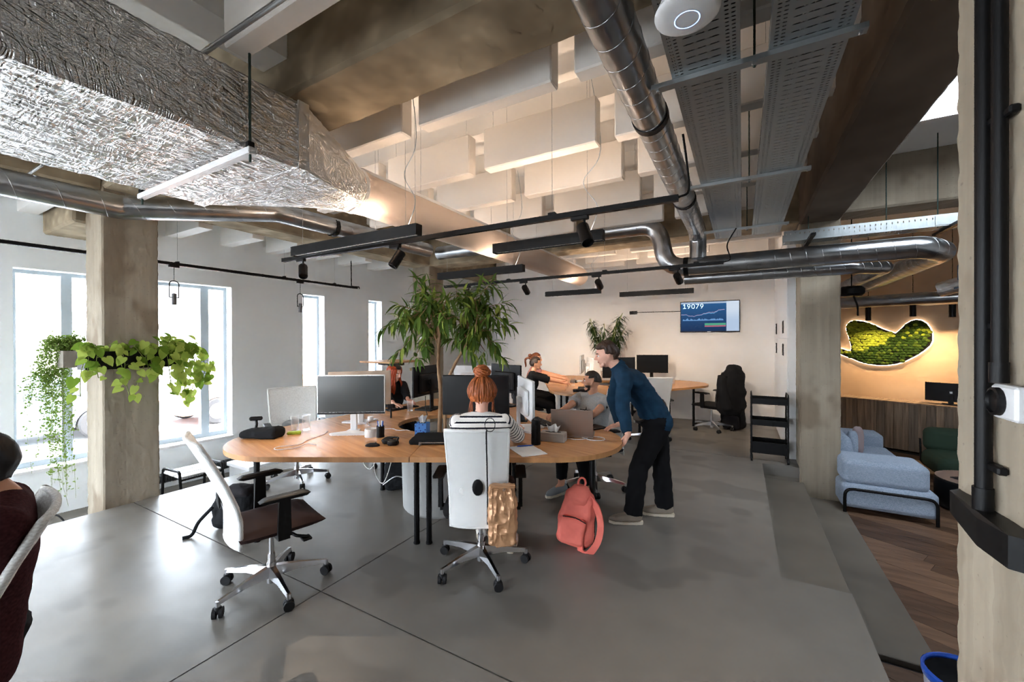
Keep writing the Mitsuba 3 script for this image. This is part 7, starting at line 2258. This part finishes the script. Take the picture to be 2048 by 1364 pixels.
# clutter on the back desk
t = thing('laptop', 'open dark laptop in front of the ponytail woman', 'laptop')
put(t, 'keyboard_base', xf(bx((-0.16, -0.11, 0), (0.16, 0.11, 0.014), 0.003), (-2.10, 5.98, TZ), rz=face(-0.9, -0.3)), 'black_plastic')
put(t, 'lid', xf(xf(bx((-0.16, -0.006, 0), (0.16, 0.0, 0.21), 0.003), rx=R(-12)), np.array([-2.10, 5.98, TZ + 0.014]) - 0.11 * np.array([-0.9, -0.3, 0]), rz=face(-0.9, -0.3)), 'black_plastic')
single('keyboard', 'dark keyboard before the bearded man at the back desk', 'keyboard', xf(cat(bx((-0.19, -0.06, 0), (0.19, 0.06, 0.012), 0.003), *[bx((-0.18 + i * 0.0255, -0.05 + j * 0.026, 0.012), (-0.158 + i * 0.0255, -0.028 + j * 0.026, 0.017)) for i in range(14) for j in range(4)]), (-2.62, 6.86, TZ), rz=face(0.9, 0.35)), 'black_plastic')
for i, (x, y, lb) in enumerate(((-2.42, 6.30, 'clear drinking glass between the pair at the back desk'), (-1.10, 7.28, 'clear drinking glass at the right of the back desk, the left of two'), (-1.02, 7.32, 'clear drinking glass at the right of the back desk, the right of two'), (-1.62, 5.98, 'clear drinking glass at the front of the back desk beside the grey T-shirt man'))):
    single('drinking_glass', lb, 'glass', lathe([(0, 0.003), (0.03, 0.003), (0.034, 0.12), (0.032, 0.12), (0.0285, 0.008), (0, 0.008)], 18, (x, y, TZ)), 'clear_glass', 40, group='drinking glasses')
t = thing('kettle', 'pale round container on the back desk below the edge-on monitors', 'container')
put(t, 'body', lathe([(0, 0), (0.08, 0), (0.085, 0.02), (0.08, 0.13), (0.06, 0.15), (0, 0.15)], 24, (-2.22, 6.58, TZ)), 'silver_plastic', 40)
put(t, 'lid', lathe([(0.06, 0.15), (0.055, 0.165), (0.01, 0.17), (0.01, 0.185), (0, 0.185)], 24, (-2.22, 6.58, TZ)), 'black_plastic', 40)
for i in range(3):
    single('usb_cable', ('tangle of dark cables on the back desk, the nearest', 'tangle of dark cables on the back desk, in the middle', 'tangle of dark cables on the back desk, the farthest')[i], 'cable', tube(spline([(-1.75 + 0.12 * i, 6.02 + 0.1 * i, TZ + 0.006), (-1.68 + 0.1 * i, 6.12 + 0.1 * i, TZ + 0.05), (-1.60 + 0.1 * i, 6.05 + 0.12 * i, TZ + 0.03), (-1.52 + 0.1 * i, 6.15 + 0.1 * i, TZ + 0.006)], 7), 0.005, 6), 'black_plastic', True)
single('papers', 'stack of papers and a dark book on the back desk', 'papers', cat(xf(bx((-0.1, -0.07, 0), (0.1, 0.07, 0.02)), (-2.05, 5.62, TZ), rz=0.4), xf(bx((-0.09, -0.06, 0.02), (0.09, 0.06, 0.03)), (-2.05, 5.62, TZ), rz=0.7)), 'dark_fabric')

# ---------------------------------------------------------------- street outside
GZ = LOW - 0.32
mat('car_grey', lin(120, 140, 160), 0.3, spec=0.6, clearcoat=0.8)
mat('car_orange', lin(220, 140, 100), 0.3, spec=0.6, clearcoat=0.8)
mat('car_glass', lin(70, 80, 90), 0.1, spec=0.8)
mat('tyre', lin(60, 60, 62), 0.8)
mat('tree_bark', lin(140, 130, 124), 0.9)
mat('kerb', lin(206, 204, 202), 0.9)


def car(x, y, rz, m, label):
    t = thing('car', label, 'car')
    side_ = Polygon([(-2.05, 0.30), (-2.1, 0.62), (-1.95, 0.80), (-1.35, 0.88), (-0.75, 1.36), (0.65, 1.40), (1.35, 0.95), (1.95, 0.82), (2.1, 0.55), (2.05, 0.28)])
    for wx in (-1.3, 1.3):
        side_ = side_.difference(Point(wx, 0.30).buffer(0.37))
    b_ = plate(side_, 1.66, (0, 0.83, 0), (1, 0, 0), (0, 0, 1))
    v = np.array(b_.vertices)
    v[:, 1] *= 1 - 0.22 * np.clip((v[:, 2] - 0.8) / 0.6, 0, 1)
    b_.vertices = v
    L = lambda mm: xf(mm, (x, y, GZ), rz=rz)
    put(t, 'body', L(b_), m)
    for s in (-1, 1):
        gl = Polygon([(-1.05, 0.92), (-0.65, 1.29), (-0.05, 1.31), (-0.05, 0.92)])
        for g_ in (gl, Polygon([(0.03, 0.92), (0.03, 1.31), (0.58, 1.32), (1.1, 0.95)])):
            w_ = plate(g_, 0.02, (0, 0.84 if s > 0 else -0.82, 0), (1, 0, 0), (0, 0, 1))
            v = np.array(w_.vertices)
            v[:, 1] *= 1 - 0.215 * np.clip((v[:, 2] - 0.8) / 0.6, 0, 1)
            w_.vertices = v
            put(t, 'window', L(w_), 'car_glass')
        for wx in (-1.3, 1.3):
            k = put(t, 'wheel', L(lathe([(0, -0.10), (0.30, -0.10), (0.33, -0.07), (0.33, 0.07), (0.30, 0.10), (0, 0.10)], 28, (wx, s * 0.76, 0.33), (0, 1, 0))), 'tyre', 30)
            put(k, 'hub', L(lathe([(0, -0.105), (0.2, -0.105), (0.2, 0.105), (0, 0.105)], 20, (wx, s * 0.76, 0.33), (0, 1, 0))), 'silver_plastic', 30)


car(-13.2, 2.0, R(90), 'car_grey', 'blue-grey parked car seen through the leftmost window')
car(-12.6, 6.6, R(92), 'car_orange', 'pale orange parked car seen through the window right of the left column')
struct('kerb_outside', bx((-11.0, -30, GZ), (-10.7, 50, GZ + 0.12)), 'kerb')
for i, (x, y, h) in enumerate(((-17.5, 3.6, 9.0), (-18.0, 9.4, 8.5), (-16.0, 14.0, 9.5), (-20.0, -2.0, 9.0))):
    t = thing('street_tree', ('bare pale street tree outside the leftmost window', 'bare pale street tree outside the window right of the left column', 'bare pale street tree outside the narrow windows', 'bare street tree at the far left outside')[i], 'tree', 'street trees')
    put(t, 'trunk', rough(tube(spline([(x, y, GZ), (x + 0.15, y + 0.1, GZ + 2.5), (x - 0.1, y + 0.3, GZ + 5), (x + 0.1, y + 0.2, GZ + h)], 6), np.linspace(0.28, 0.06, 19), 12), 0.04, 3, 2), 'tree_bark', True)
    br = []
    for j in range(26):
        z0 = rg.uniform(1.8, h - 1)
        a = rg.uniform(0, 2 * pi)
        L_ = rg.uniform(1.2, 3.0)
        p0 = np.array([x, y + 0.2, GZ + z0])
        p2 = p0 + [L_ * math.cos(a), L_ * math.sin(a), rg.uniform(0.3, 1.8)]
        br.append(tube(spline([p0, (p0 + p2) / 2 + [0, 0, 0.3], p2], 5), np.linspace(0.07, 0.012, 11), 6))
        for q in range(4):
            b0 = p0 + (p2 - p0) * rg.uniform(0.4, 1)
            br.append(tube([b0, b0 + [rg.normal() * 0.5, rg.normal() * 0.5, rg.uniform(0.1, 0.9)]], [0.02, 0.006], 5))
    put(t, 'branches', cat(*br), 'tree_bark', True)
